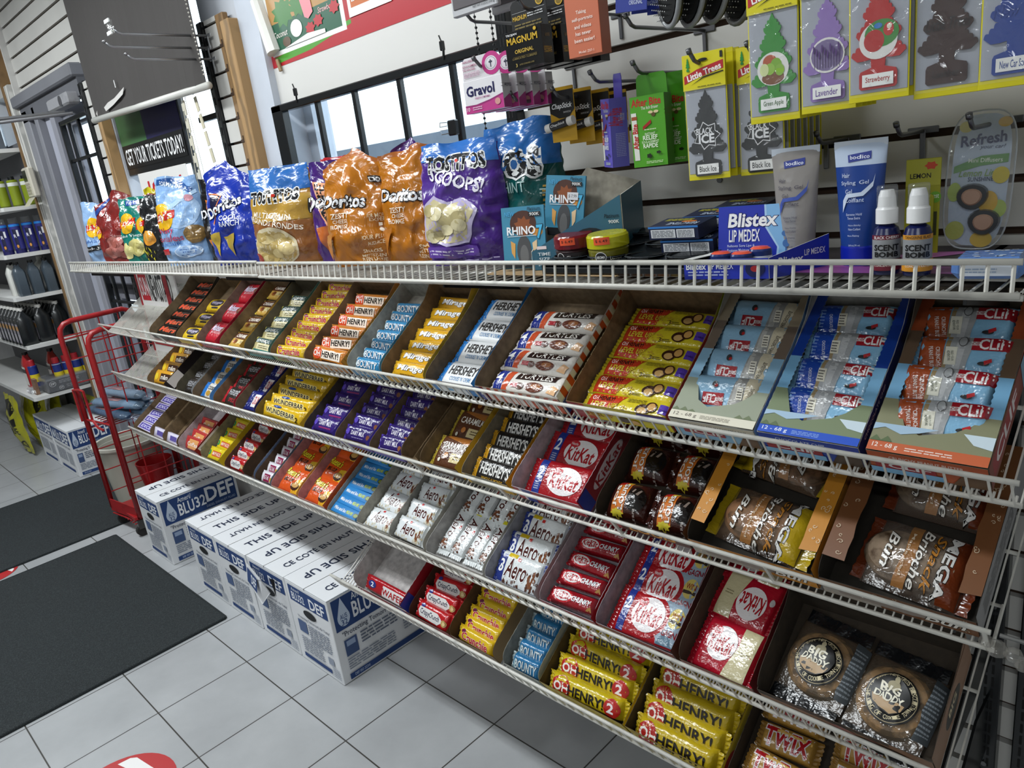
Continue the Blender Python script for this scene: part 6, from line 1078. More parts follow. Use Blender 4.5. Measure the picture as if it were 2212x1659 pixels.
chip_bag('royal blue tortilla chip bag with pointed top', -2.32, -.195, .235, .30, .065, 28, '#122f9c', [('p', '#e07a3a', [(-.72, .52), (-.3, .42), (-.62, -.15), (-.66, -.1), (-.4, .36), (-.66, .44)])]+[('p', '#15173a', [(-.66, .48), (-.34, .4), (-.6, -.06)]), T_('Doritos', '#eceef4', -.25, .22, .62, .1, off=.06, sh=.1, rot=16, out=('#14152a', .12)), T_('COOL', '#e9ecf4', -.05, -.02, .26, .05, off=.02), T_('RANCH', '#e9ecf4', -.02, -.14, .3, .05, off=.02), ('p', '#b59a3a', [(-.75, -.35), (-.4, -.28), (-.5, -.8)]), ('p', '#a8903a', [(-.35, -.4), (.12, -.34), (-.1, -.82)]), T_('FOR MORE', '#b9c6e6', .82, -.1, .18, .035), ('r', '#c9d3ec', .7, -.25, .8, -.17), ('l', '#9aabd8', .6, -.85, .95, -.35, 7)], pk=.2, u0=-.35, seed=9, lean=.08, top='#12309a')
chip_bag('black chip bag with orange top behind the royal blue bag', -2.30, -.075, .17, .285, .04, 22, '#1c2022', [('p', '#d8862a', [(-.9, .7), (.9, .75), (.9, .95), (-.9, .95)])], seed=10, top='#d8862a')
TOS = lambda cx, cy, s=1: [T_('TOSTITOS', '#1a1a1c', cx, cy, .8*s, .12*s, off=.09, out=('#f2f2f0', .17)), ('e', '#d0301f', cx+.06*s, cy+.02, .05*s, .03*s)]
chip_bag('blue and tan tortilla bag with round chip window, front one', -2.02, -.20, .225, .278, .062, 25, '#a8782c', [('p', '#2a66ae', [(-.97, .42), (.97, .5), (.97, .96), (-.97, .96)]), ('r', '#b08a38', -.95, -.1, .95, .4), ('r', '#8f5a2c', -.95, -.96, .95, -.12)]+TOS(-.1, .4, .95)+[T_('MULTIGRAIN', '#ece2d0', -.2, .02, .62, .055, rot=-8, off=.02), T_('ROUNDS RONDES', '#ece2d0', -.1, -.14, .8, .05, rot=-12, off=.02), ('e', '#dccfae', -.2, -.62, .72, .42, 28), ('e', '#c9b070', -.2, -.64, .64, .37, 28)]+[('e', '#d6c28a' if i % 2 else '#b59c5e', -.2+.38*math.sin(i*2.3), -.62+.24*math.cos(i*1.9), .2, .1, 12) for i in range(12)]+[('e', '#9a2a1c', -.85, -.82, .16, .12)], seed=11, top='#2a66ae')
chip_bag('blue and tan tortilla bag behind, showing large black letters', -1.90, -.115, .2, .27, .05, 25, '#a8782c', [('p', '#1f5cae', [(-.97, .45), (.97, .5), (.97, .96), (-.97, .96)]), ('r', '#8f5a2c', -.95, -.96, .95, -.1)]+[T_('OS', '#161618', .35, .42, .42, .17, off=.1, out=('#f0f0ee', .18)), T_('ES', '#dcd2c0', .5, -.1, .2, .07), ('e', '#dccfae', .5, -.6, .5, .4), ('e', '#b5a06a', .5, -.62, .44, .36)], seed=12, top='#1f5cae')
chip_bag('clear and yellow snack bag with red top seal at the back', -1.96, -.05, .15, .285, .03, 12, '#c9cdd2', [('r', '#d9b81c', -.95, .1, .95, .4)], seed=13, top='#b5222c')
chip_bag('purple tortilla chip bag with black triangle', -1.81, -.145, .19, .272, .055, 25, '#42206e', DOR(-.1, .2, 1.25, '#e9a27a')+[('p', '#b5602a', [(-.75, -.3), (-.0, -.25), (-.4, -.8)]), ('p', '#a55424', [(-.1, -.4), (.5, -.3), (.25, -.85)])], seed=14, top='#3a1c66')
ORG = lambda w: [T_('Doritos', '#efeff2', -.25, .2, .62, .1, off=.07, sh=.1, rot=-4, out=('#1c1310', .15))]+[T_('ZESTY', '#f0e2cc', -.35, -.05, .24, .045, off=.03), T_('CHEESE', '#f0e2cc', -.35, -.15, .2, .035), T_('FROMAGE', '#f0e2cc', -.4, -.25, .26, .04), T_('FOR MORE', '#f2ddb8', .62, -.1, .22, .032), T_('EXPERI', '#f2ddb8', .66, -.17, .2, .03), ('r', '#f0e2d0', .62, -.3, .74, -.23), ('e', '#f0e2d0', .7, -.38, .07, .035), T_('POUR PLUS', '#f2ddb8', .5, -.48, .26, .03), T_('AUDACE', '#f2ddb8', .55, -.58, .2, .03), T_('SNACKS', '#f2ddb8', .4, -.72, .26, .03), T_('METTEZ-EN', '#f2ddb8', .4, -.81, .3, .03), T_('PLEIN LA VUE', '#f2ddb8', .4, -.89, .32, .03), ('p', '#b5702c', [(-.95, -.4), (-.55, -.35), (-.8, -.85)])]
chip_bag('orange tortilla chip bag with pointed folded top, front one', -1.615, -.215, .20, .268, .065, 27, '#b06a14', ORG(1)+[('r', '#1c1310', .5, .5, .85, .62), T_('DO', '#efefef', .66, .56, .14, .04, off=.05)], pk=.17, u0=.0, seed=15, lean=.06, top='#a8602a')
chip_bag('second orange tortilla chip bag, right of the pointed one', -1.462, -.155, .19, .268, .06, 27, '#b06a14', ORG(2), seed=16, pk=.05, u0=.3, top='#a8602a')
chip_bag('third orange tortilla chip bag, mostly hidden', -1.385, -.085, .18, .262, .055, 27, '#a86416', ORG(3), seed=17, pk=.04, u0=.5, top='#a8602a')
chip_bag('purple and lime snack bag tip behind the orange bags', -1.635, -.06, .14, .285, .03, 18, '#46206e', [('p', '#a8c01e', [(.1, .5), (.75, .68), (.7, .9), (.0, .68)]), T_('D', '#202020', .4, .7, .12, .06)], seed=18, pk=.12, u0=.6)
chip_bag('bright green snack bag behind the orange bags', -1.325, -.04, .15, .252, .03, 20, '#3f8f1f', [('p', '#e8ece4', [(-.2, .1), (.9, .5), (.9, .3), (-.1, -.1)]), ('p', '#15171a', [(.2, .6), (.8, .75), (.6, .4)])], seed=19)
chip_bag('purple scoop tortilla bag leaning right with chip window', -1.245, -.195, .205, .262, .06, 22, '#4c2a86', [('p', '#2f6cba', [(-.9, .72), (.97, .62), (.97, .97), (-.9, .97)])]+TOS(.0, .66, .9)+[T_('SCOOPS!', '#ece8f2', .0, .38, .66, .10, off=.05, rot=-16), ('p', '#b9aed0', [(-.95, -.55), (-.85, .0), (-.5, .18), (-.2, .05), (.2, .1), (.5, -.1), (.35, -.35), (.2, -.62), (-.3, -.66)]), ('p', '#c9bd94', [(-.9, -.55), (-.8, -.05), (-.5, .12), (-.2, .0), (.15, .03), (.42, -.12), (.28, -.34), (.12, -.58), (-.3, -.61)])]+[('e', '#dbd0a8' if i % 2 else '#b9ab7c', -.3+.4*math.sin(i*2.3), -.28+.22*math.cos(i*1.9), .18, .1, 12) for i in range(12)]+[('r', '#5d3a9a', -.9, -.84, .4, -.66), ('l', '#cfc4e4', -.85, -.8, .3, -.7, 2), ('l', '#b8a8d8', -.9, -.93, .8, -.88, 1)], seed=20, lean=.02, top='#2f6cba')
chip_bag('tall teal and blue tortilla bag in front of the black upright', -1.135, -.115, .185, .285, .05, 22, '#10504e', [('p', '#2364aa', [(-.97, .3), (.97, .34), (.97, .97), (-.97, .97)]), T_('OS', '#15171a', .1, .38, .42, .18, off=.1, out=('#eef0f0', .18)), T_('HINT', '#9fc0bc', -.15, .05, .3, .07), ('l', '#c9a24c', .55, -.45, .95, .05, 8), ('l', '#a8c4c0', .5, -.1, .95, .0, 2), ('e', '#1c6a62', .3, -.82, .3, .1)], seed=21, top='#2364aa', pk=.04, u0=.4)
# ================================================================= SMALL GOODS ON THE TOP SHELF
def cbox(name, label, cat, loc, rot, w, h, d, col, front=(), right=(), topd=(), grp=None, part='carton', b=.0006, kind='paper', extra=None):
    """carton with base centre at loc; front faces -y"""
    g = thing(name, label, cat, loc, rot, grp); m = MB(); m.bbox(-w/2, w/2, -d/2, d/2, 0, h, M(col, kind), b)
    if front: decal(m, Surf(w/2, h/2, o=(0, -d/2, h/2), ux=(1, 0, 0), uy=(0, 0, 1)), front, kind)
    if right: decal(m, Surf(d/2, h/2, o=(w/2, 0, h/2), ux=(0, 1, 0), uy=(0, 0, 1)), right, kind)
    if topd: decal(m, Surf(w/2, d/2, o=(0, 0, h), ux=(1, 0, 0), uy=(0, 1, 0)), topd, kind)
    m.build(part, g)
    if extra: extra(g)
    return g
ZS = 1.2935
# thin printed boards lying on the wires
for x, y, w, d, lb in ((-.46, -.17, .42, .22, 'magenta and black printed board lying on the top shelf'), (-.22, -.17, .08, .22, 'second magenta board at the right end of the top shelf')):
    m = MB(); m.box(-w/2, w/2, -d/2, d/2, 0, .003, M('#2a2328', 'paper')); decal(m, Surf(w/2, d/2, o=(0, 0, .003)), [('r', '#8a4a86', -1, -1, 1, -.55), ('p', '#a55a9a', [(-.2, -.6), (.6, .5), (.9, .5), (.3, -.6)]), ('l', '#cfc6cc', -.8, -.4, .2, .0, 3), ('p', '#5fa83f', [(-.3, -.3), (-.1, -.1), (-.15, -.35)]), ('e', '#3a3a3a', .5, -.3, .15, .2)])
    o = m.build('printed_board'); o.location = (x, y, ZS); tag(o, lb, 'board')
m = MB(); m.bbox(-.16, .16, -.14, .14, 0, .002, M('#a08560', 'card'), .0005); o = m.build('cardboard_sheet'); o.location = (-.92, -.175, ZS); tag(o, 'thin brown cardboard sheet under the black tray', 'cardboard')
RH = lambda s=0: [('r', '#3f87a5', -1, -1, 1, 1), ('e', '#4a2a20', 0, .45, .62, .42), ('s', '#8a4a24', .0, .35, .45, .35, 9), ('e', '#c98a3c', .65, .15, .25, .14), ('r', '#191b1e', -1, -1, 1, -.75), ('e', '#4a4a4c', .0, -.45, .34, .5), ('e', '#6a6a6a', .0, -.6, .2, .35), ('p', '#d8a055', [(-.62, -.1), (-.4, -.2), (-.45, -.7), (-.6, -.5)]), ('p', '#e3c49a', [(.62, -.1), (.4, -.2), (.45, -.7), (.6, -.5)]), T_('RHINO', '#f2f2f4', -.1, .22, .66, .13, off=.05), T_('7', '#49b3de', .76, .15, .12, .2, off=.08, out=('#123', .12)), ('r', '#d8d8d8', -.75, .03, .6, .05), T_('NEW', '#4aa0cf', -.6, .78, .25, .07, sh=.2), ('r', '#1b1d20', .3, .66, .85, .8), T_('900K', '#f0f0f0', .57, .73, .22, .05), T_('Platinum', '#123', .55, .9, .3, .06, sh=.2)]
m = MB(); m.bbox(-.048, .048, -.0012, .0012, 0, .118, M('#2f6d88', 'paper'), .0008); decal(m, Surf(.047, .058, o=(0, -.0014, .06), ux=(1, 0, 0), uy=(0, 0, 1)), RH()); o = m.build('supplement_card'); o.location = (-1.005, -.275, ZS+.006); o.rotation_euler = (-.12, 0, .25); tag(o, 'blue pill card reading RHINO 7 leaning at the front of the shelf', 'pill card')
g = thing('supplement_box', 'open teal display box with slanted front and cut lid', 'display box', (-.905, -.19, ZS+.003), (0, 0, .30)); TEAL = M('#35647a', 'paper')
t = .0015; w, d = .10, .06
m = MB(); m.prism([(-w, -d, 0), (w*.85, -d, 0), (w*.85, -d, .125), (-w, -d, .035)], (0, -t, 0), TEAL, M('#b9b3a6', 'card'), M('#cfcabd', 'card'))
decal(m, Surf(.10, .06, o=(-.0075, -d-t, .06), ux=(1, 0, 0), uy=(0, 0, 1)), [('e', '#20262b', .3, -.35, .42, .55), ('e', '#55575a', .35, -.4, .2, .45), ('e', '#7a5030', .6, .0, .1, .1), ('r', '#f0dede', -.8, -.35, -.6, -.25), T_('TIME', '#e8eef2', -.66, -.5, .13, .05), T_('SIZE', '#e8eef2', -.66, -.66, .11, .05), T_('STAMINA', '#e8eef2', -.6, -.82, .2, .05), T_('Platinum', '#101418', .74, .5, .14, .06, sh=.2), T_('900K', '#f0f0f0', .78, .33, .1, .05)]); m.build('front_panel', g)
m = MB(); m.prism([(w*.85, -d, 0), (w*.85, d, 0), (w*.85, d, .14), (w*.85, -d, .125)], (t, 0, 0), TEAL, M('#a8a294', 'card'), M('#cfcabd', 'card')); m.build('side_panel', g)
m = MB(); m.prism([(-w, -d, 0), (-w, d, 0), (-w, d, .09), (-w, -d, .035)][::-1], (-t, 0, 0), TEAL, M('#b9b3a6', 'card'), M('#cfcabd', 'card')); m.build('side_panel', g)
m = MB(); m.prism([(-w, d, 0), (w*.85, d, 0), (w*.85, d, .14), (-.02, d, .175), (-w, d, .09)][::-1], (0, t, 0), TEAL, M('#a8a294', 'card'), M('#cfcabd', 'card')); m.build('back_panel', g)
m = MB(); m.prism([(-w, -d, 0), (w*.85, -d, 0), (w*.85, d, 0), (-w, d, 0)], (0, 0, t), TEAL, TEAL); m.build('base_panel', g)
m = MB(); m.bbox(-.043, .043, -.0012, .0012, 0, .115, M('#2f6d88', 'paper'), .0008); decal(m, Surf(.042, .057, o=(0, -.0014, .058), ux=(1, 0, 0), uy=(0, 0, 1)), RH()+[('r', '#d8d8dc', .15, .2, .7, .45), T_('$ 7.99', '#555', .42, .32, .2, .06)]); o = m.build('supplement_card'); o.location = (-.975, -.19, ZS+.055); o.rotation_euler = (-.12, .12, .25); tag(o, 'pill card with white price sticker standing in the teal box', 'pill card')
# black plastic tray with cup holes
g = thing('plastic_tray', 'glossy black plastic tray with oval cups along the top shelf', 'tray', (-.765, -.215, ZS)); PB = M('#15181b', 'plastic')
m = MB(); m.bbox(-.165, .165, -.095, .095, 0, .018, PB, .005)
m.prism([(-.165, -.095, .018), (.165, -.095, .018), (.165, .095, .052), (-.165, .095, .052)], (0, 0, .004), PB, PB); m.prism([(-.165, -.095, .0), (-.165, .095, 0), (-.165, .095, .052), (-.165, -.095, .018)][::-1], (-.001, 0, 0), PB, PB); m.prism([(.165, -.095, .0), (.165, .095, 0), (.165, .095, .052), (.165, -.095, .018)], (.001, 0, 0), PB, PB)
m.build('tray_body', g)
m = MB()
for i in range(4):
    for j in range(3):
        cx, cy = -.12+.08*i, -.062+.062*j; cz = .0235+(cy+.095)*.179
        m.lathe([(.034, .002), (.036, .003), (.035, -.001), (.028, -.008), (0, -.010)], M('#0c0e10', 'plastic'), 20, (cx, cy, cz), sx=1, sy=.75)
        m.lathe([(.034, .0025), (.0375, .001)], M('#3a3f44', 'plastic'), 20, (cx, cy, cz), sx=1, sy=.75)
m.build('cup_rims', g)
def jar(x, y, body, top_, lb, txt, extra):
    g = thing('gel_jar', lb, 'air freshener', (x, y, ZS+.02), (.05, 0, .35), 'gel jars in the black tray')
    m = MB(); m.lathe([(0, 0), (.030, 0), (.034, .004), (.036, .022), (.033, .025)], M(body, 'plastic'), 24)
    fS = lambda u, v: (Vector((.0364*math.cos(u*.9-1.5), .0364*math.sin(u*.9-1.5), .013+v*.009)), Vector((math.cos(u*.9-1.5), math.sin(u*.9-1.5), 0)))
    decal(m, Surf(.033, .009, fS, L=.006), extra); m.build('jar_body', g, auto=50)
    m = MB(); m.lathe([(.033, .025), (.037, .027), (.037, .045), (.034, .049), (0, .049)], M(top_, 'gel'), 24)
    fS = lambda u, v: (Vector((.0374*math.cos(u*.9-1.5), .0374*math.sin(u*.9-1.5), .038+v*.009)), Vector((math.cos(u*.9-1.5), math.sin(u*.9-1.5), 0)))
    ld = m.build('lid', g, auto=50)
    m = MB(); decal(m, Surf(.033, .009, fS, L=.006), [('r', '#e0542e', -.5, -.4, .35, 1.0), T_('$ 6.49', '#3a1a14', -.08, .3, .32, .3)]); m.build('price_sticker', ld)
jar(-.885, -.265, '#2a1418', '#7a1420', 'dark red gel jar with orange price sticker', 'Cherry', [('r', '#1f1a1e', -.9, -.9, .9, .8), ('e', '#e6e6e6', -.6, 0, .25, .9), ('e', '#1b1b1f', -.6, 0, .22, .8), T_('Cherry', '#e8e4e6', .2, -.1, .4, .4)])
jar(-.806, -.268, '#6d6a1c', '#c9c61c', 'yellow gel jar with orange price sticker', 'Lemon', [('e', '#e6e6e6', -.2, 0, .32, 1.0), ('e', '#17181a', -.2, 0, .29, .9), T_('AROMA', '#e9e9e9', -.2, 0, .24, .25, off=.02), T_('Lemon', '#e8e6d0', .6, -.2, .3, .35)])
# reactine style boxes
RT = [('l', '#c9c23a', -.8, .2, .3, .7, 3), ('e', '#c9702a', .3, .0, .3, .2), T_('REACTINE', '#b9c4d8', .2, -.45, .6, .25, off=.03, rot=180)]
RF = [('r', '#2f78c4', -1, .72, 1, 1), ('r', '#d8dade', -.9, -.7, .1, .55), ('r', '#d8dade', .15, -.7, .85, .55), ('l', '#5a5f66', -.85, -.6, .05, .45, 5), ('l', '#5a5f66', .2, -.6, .8, .45, 5)]
for i, (x, y, z, r, lb) in enumerate(((-.66, -.225, .032, .1, 'dark blue allergy box at the bottom of its stack'), (-.675, -.235, .056, .02, 'dark blue allergy box on top at the front of its stack'), (-.652, -.165, .062, .04, 'dark blue allergy box second back on the stack'), (-.632, -.095, .068, .06, 'dark blue allergy box farthest back on the stack'))):
    cbox('medicine_box', lb, 'medicine box', (x, y, ZS+z), (.10, 0, r), .092, .022, .062, '#121c3c', RF, [('r', '#e6e6e6', -.5, -.6, .3, .6)]+[('r', '#222', -.45+.07*j, -.5, -.42+.07*j, .5) for j in range(10)] if i == 0 else [], RT, 'allergy medicine boxes')
# lip balm display
g = thing('lip_balm_display', 'blue lip balm counter display reading Blistex LIP MEDEX', 'display box', (-.545, -.245, ZS), (0, 0, .12)); BLU = '#1c2fa8'
m = MB(); m.bbox(-.06, .06, -.0015, .0015, 0, .098, M(BLU, 'paper'), .0006); decal(m, Surf(.06, .049, o=(0, -.0015, .049), ux=(1, 0, 0), uy=(0, 0, 1)), [('p', '#7fb4e2', [(.25, 1), (.98, 1), (.98, -1), (.55, -1), (.6, -.3), (.3, .3)]), ('p', '#a8cdee', [(.25, 1), (.3, .3), (.6, -.3), (.55, -1), (.5, -1), (.55, -.3), (.24, .3), (.2, 1)]), T_('Blistex', '#f4f4f6', -.1, .56, .62, .2, off=.06, sh=.1, out=('#101a60', .1)), T_('LIP MEDEX', '#f0f2f6', -.3, .08, .4, .18, off=.03), T_('Relieves Sore Lips &', '#d0d8ee', -.38, -.24, .36, .05), T_('Restores Moisture Balance', '#d0d8ee', -.32, -.37, .42, .05), ('e', '#3c6aa8', .78, .1, .12, .1), ('r', '#3c6aa8', .76, -.5, .8, .45), ('e', '#3c6aa8', .78, -.2, .09, .12)])
for o_ in (m.build('header_card', g),): o_.location = (0, .0, .0); o_.rotation_euler = (-.15, 0, 0)
m = MB()
m.prism([(-.085, -.07, 0), (.045, -.07, 0), (.045, -.07, .03), (-.085, -.07, .03)][::-1], (0, -.001, 0), M(BLU, 'paper'), M('#c9c9c4', 'card')); decal(m, Surf(.065, .015, o=(-.02, -.071, .015), ux=(1, 0, 0), uy=(0, 0, 1)), [T_('Blistex', '#eef0f4', -.7, .3, .24, .3, off=.05), T_('LIP MEDEX', '#eef0f4', -.1, .3, .3, .28, off=.02), ('l', '#aab4d8', -.9, -.7, .1, -.1, 2), ('e', '#101a50', .7, 0, .22, .85), ('e', '#b02a30', .7, 0, .1, .3), T_('LIP MEDEX', '#c9cfe6', .7, .6, .14, .12)])
m.prism([(.045, -.07, 0), (.105, .01, 0), (.105, .01, .05), (.045, -.07, .03)], (.001, -.001, 0), M(BLU, 'paper'), M('#c9c9c4', 'card')); decal(m, Surf(.05, .014, o=(.0765, -.0312, .019), ux=(.6, .8, 0), uy=(0, 0, 1)), [T_('Blistex', '#eef0f4', -.3, .2, .4, .4, off=.05), T_('LIP MEDEX', '#eef0f4', .5, .7, .35, .3)])
m.prism([(-.085, -.07, 0), (.045, -.07, 0), (.10, .005, 0), (-.06, .005, 0)], (0, 0, .001), M('#c9c9c4', 'card'), M(BLU, 'paper')); m.prism([(-.085, -.07, .03), (-.07, -.07, .03), (-.04, .0, .03), (-.06, .0, .03)], (0, 0, .0008), M('#dcdcd8', 'card')); m.build('tray_part', g)
for i, (x, y, z) in enumerate(((-.035, -.04, .008), (.0, -.042, .008), (.02, -.022, .012))):
    g2 = thing('lip_balm', 'dark blue lip balm pot with coral lid, %s in the blue display' % ['left one', 'middle one', 'rear one'][i], 'lip balm', (-.545+x, -.245+y, ZS+z+.004), (0, 0, .2), 'lip balm pots')
    m = MB(); m.lathe([(0, 0), (.014, 0), (.0155, .004), (.0155, .018), (.014, .021)], M('#1f2f6a', 'plastic'), 16, sx=1.1, sy=.8); m.lathe([(.0157, .006), (.0159, .011)], M('#c9cfe0', 'plastic'), 16, sx=1.1, sy=.8); m.build('pot', g2, auto=50)
    m = MB(); m.lathe([(.014, .021), (.010, .024), (0, .0245)], M('#e0563c', 'plastic'), 16, sx=1.1, sy=.8); m.build('lid', g2, auto=50)
# hair gel tubes
def tube_gel(x, y, lb, body, cap, kd, fluid, rz, ink):
    g = thing('hair_gel_tube', lb, 'hair gel', (x, y, ZS+.003), (0, 0, rz), 'hair gel tubes'); H = .168; n = 24
    def rp(t): return (.0355+.0*t, .0225*(1-t)**.8+.0006) if t > 0 else (.031, .0225)
    m = MB(); rings = []
    for j in range(15):
        t = j/14; a, b = .0255+.0095*t, .0215*(1-t**1.5)+.0006; z = .028+(H-.028)*t
        rings.append([(a*math.copysign(abs(math.cos(q))**(1-.25*t), math.cos(q)), b*math.sin(q), z) for q in [2*math.pi*i/n for i in range(n)]])
    vs = sum(rings, []); fs = [(j*n+i, j*n+(i+1) % n, (j+1)*n+(i+1) % n, (j+1)*n+i) for j in range(14) for i in range(n)]
    cut = 11*n if fluid else 99*n
    m.add(vs, [f for f in fs if f[0] < cut], M(body, kd)); m.add(vs, [f for f in fs if f[0] >= cut], M('#b9c8de', 'plastic'))
    def fS(u, v):
        t = min(1, max(0, ((v+1)/2*H-.028)/(H-.028))); a, b = .0255+.0095*t, .0215*(1-t**1.5)+.0006; q = -math.pi/2+u*.95
        return Vector((a*math.copysign(abs(math.cos(q))**(1-.25*t), math.cos(q)), b*math.sin(q)-.0003, (v+1)/2*H)), Vector((0, -1, 0))
    decal(m, Surf(.03, H/2, fS, L=.01), [('p', '#2c3a8c', [(-.38, .70), (.38, .74), (.36, .86), (-.4, .82)]), T_('bodico', '#e6e9f4', 0, .78, .3, .03, off=.03), T_('Hair', ink, -.52, .5, .2, .035), T_('Styling Gel', ink, -.2, .37, .58, .04), ('p', '#3a52a8' if not fluid else '#c9d6ea', [(-.7, .1), (-.5, .2), (.1, .22), (.6, .38), (.68, .5), (.62, .3), (.2, .16), (-.4, .14), (-.75, -.1)]), T_('Gel', ink, -.38, .24, .16, .035), T_('Coiffant', ink, -.15, .1, .4, .035), T_('Extreme Hold', ink, -.15, -.13, .36, .02), T_('Tenue Extra', ink, -.15, -.19, .3, .02), T_('Non-Sticky', ink, -.1, -.31, .3, .018), T_('Non-Collant', ink, -.1, -.37, .3, .018), T_('Non-Flaking', ink, -.15, -.48, .3, .018), T_('207mL(7fl oz)', ink, -.1, -.64, .32, .018)])
    m.build('tube_body', g, smooth=True)
    m = MB(); m.lathe([(0, 0), (.0245, 0), (.0262, .003), (.0262, .026), (.0255, .029)], M(cap, 'plastic'), n, sx=1, sy=.86); m.build('cap', g, auto=50)
    m = MB(); m.box(-.0345, .0345, -.0009, .0009, H-.006, H+.004, M('#c3ccd8', 'plastic')); m.build('crimped_end', g)
tube_gel(-.492, -.215, 'clear hair gel tube standing beside the blue one', '#a29d9a', '#b0aeb0', 'gel', False, .12, '#4f4a58'); tube_gel(-.402, -.21, 'blue hair gel tube standing on the top shelf', '#1c3f8a', '#1226a8', 'plastic', True, .12, '#c3cfe6')
def spray(x, y, lb, lab, ring, txt):
    g = thing('spray_bottle', lb, 'spray bottle', (x, y, ZS+.003), (0, 0, .15), 'scent spray bottles')
    m = MB(); m.lathe([(0, 0), (.0155, 0), (.0165, .003), (.0165, .052), (.014, .060), (.009, .064), (.009, .067)], M('#141a4a', 'plastic'), 20)
    fS = lambda u, v: (Vector((.0168*math.cos(u*1.2-1.4), .0168*math.sin(u*1.2-1.4), .029+v*.023)), Vector((math.cos(u*1.2-1.4), math.sin(u*1.2-1.4), 0)))
    decal(m, Surf(.02, .023, fS, L=.005), [('r', '#8d8f92', -1.1, -1, 1.1, 1), ('r', ring, -1.1, .75, 1.1, 1), T_(txt, '#1b1b1d' if ring != '#6a1a2c' else '#e8e4e4', 0, .87, .8, .08, off=.02), T_('SCENT', '#141416', 0, .3, .75, .16, off=.07), T_('BOMB', '#141416', 0, -.08, .7, .14, off=.07), ('r', ring, -1.1, -1, 1.1, -.35), T_('AIR FRESHENER', '#e9e2d6', 0, -.52, .7, .06), T_('CONCENTRATED', '#e9e2d6', 0, -.7, .7, .06)])
    m.build('bottle', g, auto=50)
    m = MB(); m.lathe([(.0135, .066), (.0135, .084), (.0115, .087), (.0105, .1), (.008, .108), (0, .1085)], M('#e6e6e6', 'plastic'), 18); m.build('pump', g, auto=50)
    m = MB(); m.lathe([(.0125, .084), (.0125, .112), (.0115, .114), (0, .114)], M('#dfe6ea', 'clear'), 18); m.build('clear_cap', g, auto=50)
spray(-.345, -.275, 'small blue spray bottle with dark red label ring', '#5a1a2a', '#6a1a2c', 'BLACK CHERRY'); spray(-.306, -.28, 'small blue spray bottle with orange label ring', '#c98a2c', '#d08f2c', 'TANGERINE BLAST')
g = thing('lemon_blister', 'yellow LEMON freshener blister with torn orange sticker', 'air freshener', (-.348, -.125, ZS+.002), (-.06, 0, .1))
m = MB(); m.bbox(-.0225, .0225, -.001, .001, 0, .135, M('#a8a61f', 'paper'), .0008); decal(m, Surf(.022, .067, o=(0, -.0012, .067), ux=(1, 0, 0), uy=(0, 0, 1)), [('r', '#bdbb3c', -1, .45, 1, 1), T_('LEMON', '#17170f', -.15, .66, .6, .05, off=.04), ('s', '#dd4f2f', .45, .86, .4, .09, 6), ('e', '#6fae2c', .75, .2, .35, .12), T_('test', '#f0f4e6', .75, .22, .22, .04), ('r', '#3a3a12', -.3, -.6, .9, -.1), T_('AROME', '#c9c61c', .3, -.62, .4, .04)]); m.build('card', g)
m = MB(); m.bbox(-.012, .016, -.012, -.001, .015, .085, M('#bfbd2a', 'gel'), .003); m.build('blister', g)
# wipes pack
g = thing('wipes_pack', 'blue soft wipes pack lying at the right front of the top shelf', 'wipes', (-.225, -.285, ZS+.003), (0, 0, .1))
m = MB(); m.bbox(-.036, .040, -.03, .035, 0, .026, M('#5b83c4', 'foil'), .008); decal(m, Surf(.033, .010, o=(.002, -.0302, .012), ux=(1, 0, 0), uy=(0, 0, 1)), [('r', '#c9cfd8', -.85, -.7, .85, .6), ('l', '#8fa0b8', -.7, -.4, .3, .3, 2)]); decal(m, Surf(.034, .03, o=(.002, .002, .0262)), blobs('#c9d8ee', 16, -.9, .9, -.8, .8, .1, 3, 1)); m.build('pack_body', g)
# ================================================================= GOODS HANGING ON THE SLATWALL
YEL = '#d8cc1a'
def tree_poly(s=1.0, cx=0, cy=0):
    """fir tree outline with trunk and base, width ~2, height ~2"""
    R_ = [(0, 1.0), (.10, .86), (.30, .66), (.24, .60), (.20, .58), (.46, .34), (.38, .28), (.30, .25), (.66, .0), (.56, -.08), (.44, -.12), (.80, -.36), (.62, -.46), (.40, -.46), (.22, -.44), (.20, -.60), (.52, -.66), (.56, -.72), (.56, -.96), (.50, -1.0)]
    sm = []
    for i, (x, y) in enumerate(R_):
        sm.append((x*s, y))
        if i < len(R_)-1 and y > -.45:
            X, Y = R_[i+1]; d = math.hypot(X-x, Y-y)
            if d > .2 and X > x:
                nx, ny = -(Y-y)/d, (X-x)/d
                for j in range(1, 12):
                    t = j/12; b = .045*abs(math.sin(math.pi*3*t)); sm.append(((x+(X-x)*t+nx*b)*s, y+(Y-y)*t+ny*b))
    return [(cx+x, cy+y) for x, y in sm]+[(cx-x, cy+y) for x, y in sm[::-1][:-1]]
